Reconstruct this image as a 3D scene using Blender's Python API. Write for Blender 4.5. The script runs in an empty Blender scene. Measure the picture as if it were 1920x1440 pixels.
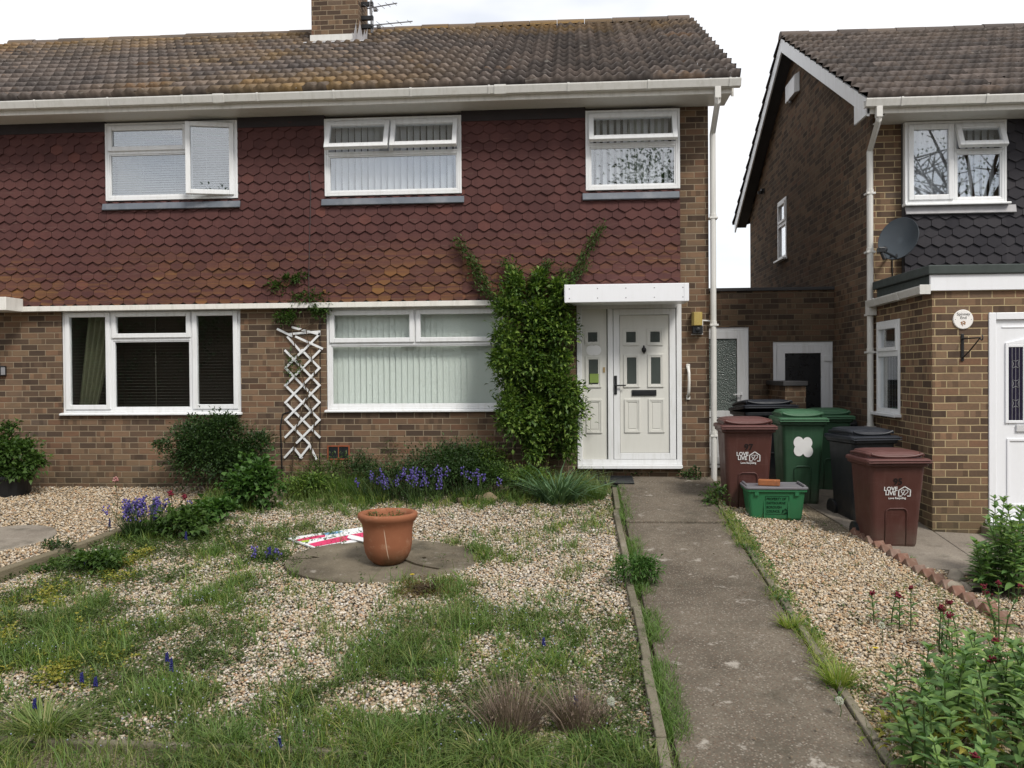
import bpy, math, random
import numpy as np
from mathutils import Vector, Matrix
random.seed(7)
RNG = np.random.default_rng(11)
S = bpy.context.scene
COL = S.collection
R = math.radians

# ------------------------------------------------------------------ camera
F = 1600.0                                   # focal length in pixels of the 1920 px wide photograph
YAW, PITCH, ROLL = R(4.2), 0.0125, 0.0075
EYE = Vector((0, 0, 1.33))
_f0 = Vector((-math.sin(YAW), math.cos(YAW), 0)); _r0 = Vector((math.cos(YAW), math.sin(YAW), 0)); _u0 = Vector((0, 0, 1))
FWD = _f0 * math.cos(PITCH) - _u0 * math.sin(PITCH)
_up = _u0 * math.cos(PITCH) + _f0 * math.sin(PITCH)
RGT = _r0 * math.cos(ROLL) - _up * math.sin(ROLL)
UP = _up * math.cos(ROLL) + _r0 * math.sin(ROLL)
cam = bpy.data.cameras.new('camera'); camo = bpy.data.objects.new('camera', cam); COL.objects.link(camo)
cam.sensor_width = 36; cam.lens = 36 * F / 1920; cam.clip_end = 2000; cam.clip_start = 0.05
camo.matrix_world = Matrix(((RGT.x, UP.x, -FWD.x, EYE.x), (RGT.y, UP.y, -FWD.y, EYE.y), (RGT.z, UP.z, -FWD.z, EYE.z), (0, 0, 0, 1)))
S.camera = camo

# ------------------------------------------------------------------ light
S.view_settings.view_transform = 'Standard'; S.view_settings.look = 'None'
S.view_settings.exposure = 0.62; S.view_settings.gamma = 1
SUN_EL, SUN_AZ = R(48), R(38)                # azimuth to the right of straight behind the camera
sun = bpy.data.lights.new('sun', 'SUN'); sun.energy = 2.1; sun.angle = R(16); sun.color = (1, 0.955, 0.88)
suno = bpy.data.objects.new('sun', sun); COL.objects.link(suno)
sd = Vector((math.sin(SUN_AZ) * math.cos(SUN_EL), -math.cos(SUN_AZ) * math.cos(SUN_EL), math.sin(SUN_EL)))
suno.rotation_euler = sd.to_track_quat('Z', 'Y').to_euler()
suno.location = (6, -8, 12)

W = bpy.data.worlds.new('World'); S.world = W; W.use_nodes = True
nt = W.node_tree; nt.nodes.clear()
def wn(t, **k):
    n = nt.nodes.new(t)
    for a, b in k.items(): setattr(n, a, b)
    return n
out = wn('ShaderNodeOutputWorld'); bg = wn('ShaderNodeBackground'); bg.inputs[1].default_value = 0.1
sky = wn('ShaderNodeTexSky', sky_type='NISHITA', sun_disc=False, sun_elevation=SUN_EL, sun_rotation=math.pi - SUN_AZ)
tc = wn('ShaderNodeTexCoord'); mp = wn('ShaderNodeMapping'); mp.inputs['Scale'].default_value = (1, 1, 2.6)
nz = wn('ShaderNodeTexNoise'); nz.inputs['Scale'].default_value = 2.6; nz.inputs['Detail'].default_value = 5; nz.inputs['Roughness'].default_value = .5
rp = wn('ShaderNodeMapRange'); rp.inputs[1].default_value = .34; rp.inputs[2].default_value = .52; rp.inputs[3].default_value = .62; rp.inputs[4].default_value = 1
mx = wn('ShaderNodeMix', data_type='RGBA'); mx.inputs[7].default_value = (7.3, 7.35, 7.5, 1)
L = nt.links.new
L(tc.outputs['Generated'], mp.inputs[0]); L(mp.outputs[0], nz.inputs['Vector']); L(nz.outputs[0], rp.inputs[0])
L(rp.outputs[0], mx.inputs[0]); L(sky.outputs[0], mx.inputs[6]); L(mx.outputs[2], bg.inputs[0]); L(bg.outputs[0], out.inputs[0])

# ------------------------------------------------------------------ picture <-> place helpers
def ray(px, py): return FWD + RGT * ((px - 960) / F) - UP * ((py - 720) / F)
def P(px, py, Y):                            # the point at depth plane Y seen at that pixel
    d = ray(px, py); return EYE + d * ((Y - EYE.y) / d.y)
def PX(px, py, X):
    d = ray(px, py); return EYE + d * ((X - EYE.x) / d.x)
def gz(x, y):                                # the front gardens slope gently up to the houses
    z = -0.1 * (10.5 - min(max(y, 1.5), 10.5)) - 0.075 * min(max(0.0, x - 1.55), 4) - 0.025 * min(max(0.0, -1 - x), 6)
    return z
def gzn(x, y): return -0.10 - 0.078 * (10.5 - min(max(y, 1.5), 10.5))   # the neighbour's raised gravel
def PG(px, py, g=gz):
    d = ray(px, py); t = 5.0
    for _ in range(40):
        q = EYE + d * t; e = q.z - g(q.x, q.y)
        t += e / max(0.05, -d.z + 0.09)
    return EYE + d * t

# ------------------------------------------------------------------ node materials
class NB:
    def __init__(s, name):
        s.m = bpy.data.materials.new(name); s.m.use_nodes = True; s.t = s.m.node_tree; s.t.nodes.clear()
        s.o = s.t.nodes.new('ShaderNodeOutputMaterial')
    def n(s, t, ins=None, **k):
        x = s.t.nodes.new(t)
        for a, b in k.items(): setattr(x, a, b)
        for a, b in (ins or {}).items():
            if hasattr(b, 'is_output'): s.t.links.new(b, x.inputs[a])
            else: x.inputs[a].default_value = b
        return x
    def math(s, op, a, b=0.0, c=0.0, clamp=False):
        return s.n('ShaderNodeMath', {0: a, 1: b, 2: c}, operation=op, use_clamp=clamp).outputs[0]
    def mix(s, f, a, b, mode='MIX'):
        return s.n('ShaderNodeMix', {0: f, 6: a, 7: b}, data_type='RGBA', blend_type=mode).outputs[2]
    def ramp(s, f, stops, interp='LINEAR'):
        r = s.n('ShaderNodeValToRGB', {0: f}); cr = r.color_ramp; cr.interpolation = interp
        while len(cr.elements) < len(stops): cr.elements.new(1)
        for e, (p, c) in zip(cr.elements, stops): e.position = p; e.color = (*c, 1)
        return r.outputs[0]
    def rng(s, v, a, b, c=0.0, d=1.0): return s.n('ShaderNodeMapRange', {0: v, 1: a, 2: b, 3: c, 4: d}).outputs[0]
    def noise(s, sc, det=4, vec=None, rough=.55):
        return s.n('ShaderNodeTexNoise', {'Scale': sc, 'Detail': det, 'Roughness': rough, **({'Vector': vec} if vec else {})}).outputs[0]
    def pos(s): return s.n('ShaderNodeNewGeometry').outputs['Position']
    def isl(s): return s.n('ShaderNodeNewGeometry').outputs['Random Per Island']
    def obj(s): return s.n('ShaderNodeTexCoord').outputs['Object']
    def xyz(s, v):
        x = s.n('ShaderNodeSeparateXYZ', {0: v}); return x.outputs[0], x.outputs[1], x.outputs[2]
    def wnoise(s, x, y, z=0.0):
        v = s.n('ShaderNodeCombineXYZ', {0: x, 1: y, 2: z}).outputs[0]
        return s.n('ShaderNodeTexWhiteNoise', {'Vector': v}, noise_dimensions='3D').outputs[0]
    def bump(s, h, st=.3, d=.01): return s.n('ShaderNodeBump', {'Strength': st, 'Distance': d, 'Height': h}).outputs[0]
    def done(s, col, rough=.6, spec=.3, nrm=None, metal=0.0, coat=0.0):
        ins = {'Base Color': col, 'Roughness': rough, 'Specular IOR Level': spec, 'Metallic': metal}
        if nrm: ins['Normal'] = nrm
        b = s.n('ShaderNodeBsdfPrincipled', ins); s.t.links.new(b.outputs[0], s.o.inputs[0]); return s.m
    def surf(s, sh): s.t.links.new(sh, s.o.inputs[0]); return s.m
C4 = lambda r, g, b: (r, g, b, 1)

def mat_brick(name, gain=1.0, warm=1.0, mortar=(.235, .195, .145)):
    b = NB(name); geo = b.n('ShaderNodeNewGeometry')
    x, y, z = b.xyz(geo.outputs['Position']); nx, ny, nz_ = b.xyz(geo.outputs['True Normal'])
    side = b.math('GREATER_THAN', b.math('ABSOLUTE', nx), .6)
    u = b.n('ShaderNodeMix', {0: side, 2: x, 3: y}, data_type='FLOAT').outputs[0]
    wob = b.math('MULTIPLY', b.math('SUBTRACT', b.noise(14, 2), .5), .006)
    v = b.math('DIVIDE', b.math('ADD', b.math('ADD', z, 20.0), wob), .075)
    row = b.math('FLOOR', v); fv = b.math('FRACT', v)
    shift = b.math('ADD', b.math('MULTIPLY', b.math('MODULO', row, 2.0), .5), b.math('MULTIPLY', b.wnoise(row, 3.0, 1.0), .12))
    uu = b.math('ADD', b.math('DIVIDE', b.math('ADD', b.math('ADD', u, 30.0), wob), .225), shift)
    col = b.math('FLOOR', uu); fu = b.math('FRACT', uu)
    mu = b.math('MINIMUM', fu, b.math('SUBTRACT', 1.0, fu)); mv = b.math('MINIMUM', fv, b.math('SUBTRACT', 1.0, fv))
    dist = b.math('MINIMUM', b.math('MULTIPLY', mu, .225), b.math('MULTIPLY', mv, .075))
    face = b.rng(dist, .0035, .0065)
    h = b.wnoise(col, row, 2.0)
    base = b.ramp(h, [(0, (.060, .045, .037)), (.22, (.085, .062, .048)), (.45, (.122, .086, .062)), (.62, (.155, .112, .078)), (.78, (.130, .080, .057)), (.9, (.180, .122, .084)), (1, (.092, .074, .062))])
    sub = b.math('FLOOR', b.math('MULTIPLY', fu, 4.0))
    hs = b.wnoise(b.math('ADD', b.math('MULTIPLY', col, 4.0), sub), row, 7.0)
    burn = b.math('MULTIPLY', b.math('LESS_THAN', hs, .3), b.math('GREATER_THAN', b.wnoise(col, row, 5.0), .35))
    base = b.mix(b.math('MULTIPLY', burn, .45), base, C4(.042, .031, .026))
    nn = b.noise(90, 4); base = b.mix(b.rng(nn, .3, .7, 0, .5), base, b.mix(1.0, base, C4(1.5, 1.35, 1.2), 'MULTIPLY'))
    mcol = b.mix(b.noise(7, 3), C4(*[c * .75 for c in mortar]), C4(*[c * 1.15 for c in mortar]))
    c = b.mix(face, mcol, base)
    big = b.noise(.9, 4); c = b.mix(b.rng(big, .35, .7, 0, .4), c, b.mix(1.0, c, C4(.62, .60, .60), 'MULTIPLY'))
    low = b.math('MULTIPLY', b.rng(z, .35, -.25, 0, 1), b.noise(5, 4)); c = b.mix(b.math('MULTIPLY', low, .7), c, C4(.055, .058, .035))
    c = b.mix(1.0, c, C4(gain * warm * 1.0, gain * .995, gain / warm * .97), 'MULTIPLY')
    hgt = b.math('ADD', face, b.math('MULTIPLY', nn, .45))
    return b.done(c, .92, .15, b.bump(hgt, .6, .008))

def mat_plain(name, col, rough=.5, spec=.4, var=.08, scale=6, dirt=None, bump=0.0, coat=0):
    b = NB(name); p = b.obj()
    n1 = b.noise(scale, 5, p); c = b.mix(n1, C4(*[x * (1 - var) for x in col]), C4(*[min(1, x * (1 + var)) for x in col]))
    if dirt:
        d = b.rng(b.noise(scale * .6, 6, p, .65), .5, .72, 0, dirt[1]); c = b.mix(d, c, C4(*dirt[0]))
    r = b.rng(b.noise(scale * 3, 3, p), .3, .7, rough - .08, rough + .1)
    return b.done(c, r, spec, b.bump(b.noise(scale * 12, 4, p), bump, .004) if bump else None)

def mat_pvc(name='white_plastic', col=(.72, .73, .74), dirt=.30):
    b = NB(name); p = b.pos()
    st = b.n('ShaderNodeMapping', {0: p, 'Scale': (9, 9, 1.2)}).outputs[0]
    d = b.rng(b.noise(2.2, 6, st, .65), .48, .75, 0, dirt)
    return b.done(b.mix(d, C4(*col), C4(.40, .39, .34)), .33, .45)

def mat_hung_tile(name, a, c_, lichen=1.0):
    b = NB(name); p = b.pos(); x, y, z = b.xyz(p); i = b.isl()
    c = b.mix(i, C4(*a), C4(*c_))
    c = b.mix(b.rng(b.wnoise(i, i, 2.0), .94, 1, 0, .4 if lichen else 0), c, C4(.15, .055, .04))
    c = b.mix(b.rng(b.noise(60, 4), .35, .7, 0, .35), c, b.mix(1.0, c, C4(1.55, 1.4, 1.3), 'MULTIPLY'))
    stk = b.noise(1.0, 5, b.n('ShaderNodeMapping', {0: p, 'Scale': (7, 7, .55)}).outputs[0]); c = b.mix(b.rng(stk, .5, .68, 0, .4), c, b.mix(1.0, c, C4(.62, .62, .64), 'MULTIPLY'))
    if lichen:
        zone = b.rng(z, 3.1, 2.2, 0, 1); l1 = b.rng(b.noise(5.0, 6, None, .7), .42, .62, 0, 1)
        i2 = b.wnoise(i, 4.0, 1.0)
        f = b.math('MULTIPLY', b.math('MULTIPLY', zone, l1), b.rng(i2, .1, .9, .2, .95)); f = b.math('MULTIPLY', f, lichen)
        lc = b.mix(b.noise(9, 3), C4(.30, .12, .03), C4(.16, .105, .035))
        c = b.mix(f, c, lc)
        sp = b.math('MULTIPLY', b.rng(b.noise(45, 2), .66, .72), b.rng(b.noise(3.1, 3), .45, .6)); c = b.mix(b.math('MULTIPLY', sp, .5), c, C4(.24, .20, .15))
    return b.done(c, .82, .25, b.bump(b.noise(120, 3), .25, .003))

def mat_roof(name, lich=1.0, chim=(-3.8, 12.0)):
    b = NB(name); p = b.pos(); x, y, z = b.xyz(p)
    cell = b.isl()
    c = b.ramp(cell, [(0, (.070, .061, .058)), (.4, (.092, .079, .073)), (.75, (.110, .091, .082)), (1, (.135, .113, .102))])
    c = b.mix(b.rng(b.noise(26, 5), .35, .7, 0, .35), c, b.mix(1.0, c, C4(1.6, 1.5, 1.4), 'MULTIPLY'))
    spk = b.rng(b.noise(60, 2), .66, .74); c = b.mix(b.math('MULTIPLY', spk, .5), c, C4(.32, .30, .27))
    ridge = b.rng(z, 6.0, 7.05, 0, 1)
    dx = b.math('DIVIDE', b.math('ABSOLUTE', b.math('SUBTRACT', x, chim[0] + .1)), 2.6); under = b.math('MULTIPLY', b.rng(dx, 1, .25), .60)
    zone = b.math('MAXIMUM', b.math('MULTIPLY', ridge, .75), under)
    ln = b.rng(b.noise(2.6, 6, None, .7), .40, .62); cl = b.rng(b.wnoise(cell, 1.0, 8.0), .0, .8, .15, 1)
    f = b.math('MULTIPLY', b.math('MULTIPLY', zone, b.math('MULTIPLY', ln, cl)), lich)
    lc = b.mix(b.noise(5, 4), C4(.27, .19, .045), C4(.34, .17, .04))
    c = b.mix(b.math('MULTIPLY', f, .85), c, lc)
    f2 = b.math('MULTIPLY', b.rng(b.noise(9, 4), .62, .7), 0.28 * lich); c = b.mix(f2, c, C4(.30, .15, .045))
    return b.done(c, .9, .2, b.bump(b.noise(80, 4), .4, .004))

def mat_glass(name, refl=2.4, tint=(.965, .98, .975)):
    b = NB(name)
    ge = b.n('ShaderNodeNewGeometry'); dt = b.n('ShaderNodeVectorMath', {0: ge.outputs['Normal'], 1: ge.outputs['Incoming']}, operation='DOT_PRODUCT').outputs['Value']
    fr = b.math('ADD', b.math('MULTIPLY', b.math('POWER', b.math('SUBTRACT', 1.0, b.math('ABSOLUTE', dt), clamp=True), 5.0), .96), .04)   # Schlick, alike from both sides of the pane
    f = b.math('MULTIPLY', fr, refl, clamp=True)
    g = b.n('ShaderNodeBsdfGlossy', {'Roughness': 0.0, 'Color': C4(.95, .97, 1)}).outputs[0]
    t = b.n('ShaderNodeBsdfTransparent', {'Color': C4(*tint)}).outputs[0]
    return b.surf(b.n('ShaderNodeMixShader', {0: f, 1: t, 2: g}).outputs[0])

def mat_leaf(name, cols, trans=.35, rough=.5, spec=.3):
    b = NB(name); i = b.isl()
    st = [(k / max(1, len(cols) - 1), c) for k, c in enumerate(cols)]
    c = b.ramp(i, st)
    c = b.mix(b.rng(b.noise(3, 3), .3, .7, 0, .35), c, b.mix(1.0, c, C4(.6, .62, .6), 'MULTIPLY'))
    pr = b.n('ShaderNodeBsdfPrincipled', {'Base Color': c, 'Roughness': rough, 'Specular IOR Level': spec}).outputs[0]
    tr = b.n('ShaderNodeBsdfTranslucent', {'Color': b.mix(1.0, c, C4(1.2, 1.35, .7), 'MULTIPLY')}).outputs[0]
    return b.surf(b.n('ShaderNodeMixShader', {0: trans, 1: pr, 2: tr}).outputs[0])

def mat_pebble(name, stops, gain=1.0):
    b = NB(name); i = b.isl(); c = b.ramp(i, [(p, tuple(x * gain for x in q)) for p, q in stops], 'CONSTANT')
    c = b.mix(b.wnoise(i, 2.0, 3.0), c, b.mix(1.0, c, C4(.82, .79, .76), 'MULTIPLY'))
    c = b.mix(b.rng(b.noise(70, 3), .4, .7, 0, .3), c, b.mix(1.0, c, C4(.7, .62, .5), 'MULTIPLY'))
    return b.done(c, .75, .25)

def mat_soil(name, a=(.07, .055, .04), c_=(.17, .135, .10), sc=30):
    b = NB(name); p = b.pos()
    vo = b.n('ShaderNodeTexVoronoi', {'Vector': p, 'Scale': sc * 1.6}); v = vo.outputs['Distance']
    hs = b.n('ShaderNodeTexWhiteNoise', {'Vector': vo.outputs['Color']}, noise_dimensions='3D').outputs[0]
    c = b.mix(hs, C4(*a), C4(*c_)); c = b.mix(b.rng(v, .25, .6), c, C4(*[x * .6 for x in a]))
    return b.done(c, .95, .1, b.bump(v, -.6, .01))

def mat_concrete(name, col=(.20, .18, .15), dark=(.085, .07, .055), agg=1.0, stain=.5):
    b = NB(name); p = b.pos()
    c = b.mix(b.rng(b.noise(1.6, 6, p, .65), .35, .65), C4(*col), C4(*dark))
    vo = b.n('ShaderNodeTexVoronoi', {'Vector': p, 'Scale': 75.0})
    hs = b.n('ShaderNodeTexWhiteNoise', {'Vector': vo.outputs['Color']}, noise_dimensions='3D').outputs[0]
    st = b.ramp(hs, [(0, (.06, .045, .035)), (.45, (.13, .085, .06)), (.7, (.17, .14, .11)), (.9, (.25, .215, .175)), (1, (.32, .29, .25))])
    c = b.mix(b.math('MULTIPLY', b.rng(vo.outputs['Distance'], .55, .3), .75 * agg), c, st)
    pale = b.math('MULTIPLY', b.rng(b.noise(5.5, 6, p, .7), .60, .68), stain); c = b.mix(pale, c, C4(.34, .31, .27))
    dk = b.math('MULTIPLY', b.rng(b.noise(2.3, 5, p, .6), .56, .7), .6); c = b.mix(dk, c, C4(.05, .045, .032))
    return b.done(c, .9, .2, b.bump(b.math('ADD', b.math('MULTIPLY', vo.outputs['Distance'], agg), b.noise(40, 4, p)), .5, .006))

M = {}
M['brick'] = mat_brick('brown_brick', 1.0, 1.04, (.27, .225, .165))
M['brick_r'] = mat_brick('tan_brick', 1.16, 1.05, (.36, .30, .19))
M['tile'] = mat_hung_tile('red_tile', (.064, .0265, .0250), (.082, .0340, .0310), 1.1)
M['tile_grey'] = mat_hung_tile('charcoal_tile', (.022, .021, .026), (.036, .034, .039), 0)
M['roof'] = mat_roof('roof_tile'); M['roof_r'] = mat_roof('roof_tile_brown', .25, (30, 0))
M['pvc'] = mat_pvc(); M['pvc_old'] = mat_pvc('grey_white_plastic', (.60, .59, .56), .45)
M['paint'] = mat_pvc('white_paint', (.70, .68, .64), .45)
M['door'] = mat_pvc('cream_door', (.62, .615, .575), .15); M['door_r'] = mat_pvc('white_door', (.76, .77, .80), .08)
M['glass'] = mat_glass('window_glass'); M['glass_up'] = mat_glass('reflective_glass', 5.0, (.90, .92, .93)); M['glass_dark'] = mat_glass('dark_glass', 2.2, (.35, .38, .38))
M['lead'] = mat_plain('lead_sheet', (.115, .13, .155), .5, .4, .3, 5, ((.30, .30, .32), .5), .2)
M['lead_pale'] = mat_plain('pale_lead', (.36, .35, .36), .5, .4, .25, 7, ((.15, .16, .18), .6), .2)
M['dark_plastic'] = mat_plain('black_plastic', (.012, .013, .015), .38, .45, .2, 8)
M['black_iron'] = mat_plain('black_iron', (.012, .012, .013), .4, .4, .2, 20)
M['metal'] = mat_plain('grey_metal', (.22, .22, .23), .35, .6, .2, 20)
M['soffit'] = mat_pvc('soffit_board', (.62, .61, .58), .3)
M['dark_board'] = mat_plain('dark_board', (.06, .058, .06), .7, .2, .2, 4)
M['blind'] = mat_plain('pale_blind', (.80, .84, .80), .8, .1, .05, 3)
M['blind_w'] = mat_plain('white_blind', (.72, .72, .74), .8, .1, .06, 3)
M['blind_v'] = mat_plain('slat_blind', (.38, .40, .42), .5, .3, .05, 3)
M['blind_d'] = mat_plain('olive_blind', (.13, .125, .10), .5, .3, .08, 3)
M['curtain'] = mat_plain('curtain_cloth', (.46, .48, .42), .9, .1, .1, 2)
M['curtain_o'] = mat_plain('olive_curtain', (.30, .31, .20), .9, .1, .1, 2)
M['dark'] = mat_plain('dim_room', (.09, .085, .08), .9, .1, .2, 2)
M['frost'] = NB('frosted_glass')
_b = M['frost']; _v = _b.n('ShaderNodeTexVoronoi', {'Vector': _b.pos(), 'Scale': 60.0})
M['frost'] = _b.done(_b.mix(_b.rng(_v.outputs['Distance'], .1, .5), C4(.035, .05, .043), C4(.14, .17, .155)), .25, .5, _b.bump(_v.outputs['Distance'], .8, .01))

# ------------------------------------------------------------------ mesh builder
class MB:
    def __init__(s): s.v = []; s.f = []
    def add(s, vs, fs):
        k = len(s.v); s.v += [tuple(q) for q in vs]; s.f += [tuple(i + k for i in f) for f in fs]; return s
    def box(s, x0, x1, y0, y1, z0, z1, T=None):
        vs = [Vector((x, y, z)) for z in (z0, z1) for y in (y0, y1) for x in (x0, x1)]
        if T: vs = [T @ q for q in vs]
        return s.add(vs, [(0, 2, 3, 1), (4, 5, 7, 6), (0, 1, 5, 4), (2, 6, 7, 3), (0, 4, 6, 2), (1, 3, 7, 5)])
    def hexa(s, bot, top):
        return s.add(list(bot) + list(top), [(3, 2, 1, 0), (4, 5, 6, 7), (0, 1, 5, 4), (1, 2, 6, 5), (2, 3, 7, 6), (3, 0, 4, 7)])
    def ring(s, x0, x1, z0, z1, y0, y1, w, T=None, wb=None):
        wb = wb or w
        s.box(x0, x0 + w, y0, y1, z0, z1, T); s.box(x1 - w, x1, y0, y1, z0, z1, T)
        s.box(x0 + w, x1 - w, y0, y1, z0, z0 + wb, T); s.box(x0 + w, x1 - w, y0, y1, z1 - w, z1, T); return s
    def prism(s, pts, a, b):                 # polygon rings a->b given as two point lists
        n = len(a); s.add(list(a) + list(b), [tuple(range(n - 1, -1, -1)), tuple(range(n, 2 * n))] + [(i, (i + 1) % n, n + (i + 1) % n, n + i) for i in range(n)]); return s
    def extr(s, poly, axis, t0, t1):         # extrude a 2-D polygon along an axis; poly in the other two axes (cyclic order y,z / x,z / x,y)
        def q(a, b, t): return (t, a, b) if axis == 'x' else ((a, t, b) if axis == 'y' else (a, b, t))
        return s.prism(None, [q(a, b, t0) for a, b in poly], [q(a, b, t1) for a, b in poly])
    def tube(s, pts, r, n=8, cap=True):
        pts = [Vector(p) for p in pts]; rs = r if isinstance(r, (list, tuple)) else [r] * len(pts)
        k = len(s.v); vs = []; pu = None
        for i, p in enumerate(pts):
            d = (pts[min(i + 1, len(pts) - 1)] - pts[max(i - 1, 0)]).normalized()
            u = Vector((0, 0, 1)) if abs(d.z) < .9 else Vector((1, 0, 0))
            if pu is not None: u = pu
            a = (u - d * u.dot(d)).normalized(); c = d.cross(a); pu = a
            vs += [p + (a * math.cos(2 * math.pi * j / n) + c * math.sin(2 * math.pi * j / n)) * rs[i] for j in range(n)]
        fs = [(i * n + j, i * n + (j + 1) % n, (i + 1) * n + (j + 1) % n, (i + 1) * n + j) for i in range(len(pts) - 1) for j in range(n)]
        if cap: fs += [tuple(range(n - 1, -1, -1)), tuple((len(pts) - 1) * n + j for j in range(n))]
        return s.add(vs, fs)
    def lathe(s, prof, c=(0, 0, 0), n=40, T=None):
        vs = [Vector((c[0] + r * math.cos(2 * math.pi * j / n), c[1] + r * math.sin(2 * math.pi * j / n), c[2] + z)) for r, z in prof for j in range(n)]
        if T: vs = [T @ q for q in vs]
        m = len(prof); fs = [(i * n + j, i * n + (j + 1) % n, (i + 1) * n + (j + 1) % n, (i + 1) * n + j) for i in range(m - 1) for j in range(n)]
        fs += [tuple(range(n - 1, -1, -1)), tuple((m - 1) * n + j for j in range(n))]
        return s.add(vs, fs)

ORG = {}                                     # world place of each parent, so that parts can be given in world coordinates
def link(name, me, mat, parent=None, smooth=False, bevel=0, world=True, auto=None):
    o = bpy.data.objects.new(name, me); COL.objects.link(o); me.name = name
    if mat: me.materials.append(mat)
    if parent is not None:
        o.parent = parent; g = ORG.get(parent.name, Vector((0, 0, 0))); ORG[o.name] = g
        if world and g.length: me.transform(Matrix.Translation(-g))
    if smooth: me.polygons.foreach_set('use_smooth', [True] * len(me.polygons))
    if bevel:
        b = o.modifiers.new('bevel', 'BEVEL'); b.width = bevel; b.segments = 2; b.limit_method = 'ANGLE'; b.angle_limit = R(35)
    return o
def build(name, mb, mat, parent=None, smooth=False, bevel=0, world=True, fix=True):
    me = bpy.data.meshes.new(name); me.from_pydata(mb.v, [], mb.f); me.update()
    if fix:
        import bmesh
        bm = bmesh.new(); bm.from_mesh(me); bmesh.ops.recalc_face_normals(bm, faces=bm.faces); bm.to_mesh(me); bm.free()
    return link(name, me, mat, parent, smooth, bevel, world)
def npmesh(name, V, Fc, mat, parent=None, smooth=False, world=True):
    me = bpy.data.meshes.new(name); V = np.asarray(V, dtype=np.float32).reshape(-1, 3); Fc = np.asarray(Fc, dtype=np.int32)
    k = Fc.shape[1]; me.vertices.add(len(V)); me.vertices.foreach_set('co', V.ravel())
    me.loops.add(Fc.size); me.loops.foreach_set('vertex_index', Fc.ravel())
    me.polygons.add(len(Fc)); me.polygons.foreach_set('loop_start', np.arange(0, Fc.size, k, dtype=np.int32)); me.polygons.foreach_set('loop_total', np.full(len(Fc), k, dtype=np.int32))
    me.update(calc_edges=True); me.validate()
    return link(name, me, mat, parent, smooth, 0, world)
def tag(o, label, cat, group=None, kind=None):
    if label: o['label'] = label
    if cat: o['category'] = cat
    if group: o['group'] = group
    if kind: o['kind'] = kind
    return o
def thing(name, label, cat, loc=(0, 0, 0), rz=0.0, group=None):
    o = bpy.data.objects.new(name, None); COL.objects.link(o); o.empty_display_size = .2
    o.location = loc; o.rotation_euler = (0, 0, rz); ORG[o.name] = Vector(loc) if not rz else Vector((0, 0, 0))
    return tag(o, label, cat, group)
def struct(o): o['kind'] = 'structure'; return o
def stuff(o): o['kind'] = 'stuff'; return o
def dup(root, loc, rz=0.0, label=None):
    r = root.copy(); COL.objects.link(r); r.location = loc; r.rotation_euler = (0, 0, rz)
    if label: r['label'] = label
    def kids(a, b):
        for ch in list(a.children):
            c = ch.copy(); COL.objects.link(c); c.parent = b; kids(ch, c)
    kids(root, r); return r
def text_mesh(body, size, T, depth=.001, align='CENTER', bold=0.0, sx=1.0, spacing=1.0):
    cu = bpy.data.curves.new('lettering', 'FONT'); cu.body = body; cu.size = size; cu.align_x = align; cu.extrude = depth; cu.offset = bold; cu.resolution_u = 3; cu.space_line = spacing
    ob = bpy.data.objects.new('lettering', cu); COL.objects.link(ob)
    bpy.context.view_layer.update()
    me = bpy.data.meshes.new_from_object(ob.evaluated_get(bpy.context.evaluated_depsgraph_get()))
    bpy.data.objects.remove(ob); bpy.data.curves.remove(cu); me.materials.clear()
    me.transform(Matrix.Diagonal((sx, 1, 1, 1))); me.transform(T); return me
FRONT = Matrix(((1, 0, 0, 0), (0, 0, 1, 0), (0, 1, 0, 0), (0, 0, 0, 1)))   # text x->x, y->z
UPR = Matrix(((1, 0, 0, 0), (0, 0, -1, 0), (0, 1, 0, 0), (0, 0, 0, 1)))     # faces -Y

# ------------------------------------------------------------------ building helpers
def holes_wall(mb, u0, u1, v0, v1, holes, place, depth):
    """a wall face with openings; place(u, v, d) -> world point, d = depth behind the face"""
    us = sorted({u0, u1, *[h[0] for h in holes], *[h[1] for h in holes]}); vs = sorted({v0, v1, *[h[2] for h in holes], *[h[3] for h in holes]})
    us = [u for u in us if u0 <= u <= u1]; vs = [v for v in vs if v0 <= v <= v1]
    for a, b in zip(us, us[1:]):
        for c, d in zip(vs, vs[1:]):
            m, n = (a + b) / 2, (c + d) / 2
            if any(h[0] < m < h[1] and h[2] < n < h[3] for h in holes): continue
            mb.add([place(a, c, 0), place(b, c, 0), place(b, d, 0), place(a, d, 0)], [(0, 1, 2, 3)])
    for a, b, c, d in holes:
        for (p, q) in (((a, c), (b, c)), ((b, c), (b, d)), ((b, d), (a, d)), ((a, d), (a, c))):
            mb.add([place(*p, 0), place(*p, depth), place(*q, depth), place(*q, 0)], [(0, 1, 2, 3)])
    # back and edges, so that the wall is solid
    mb.add([place(u0, v0, depth), place(u1, v0, depth), place(u1, v0, 0), place(u0, v0, 0)], [(0, 1, 2, 3)])
    return mb

def rect(px0, py0, px1, py1, Y):
    ym, xm = (py0 + py1) / 2, (px0 + px1) / 2
    return (P(px0, ym, Y).x, P(px1, ym, Y).x, P(xm, py1, Y).z, P(xm, py0, Y).z)

def pane_box(mb, x0, x1, z0, z1, y, T=None): mb.box(x0, x1, y, y + .006, z0, z1, T)

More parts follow.
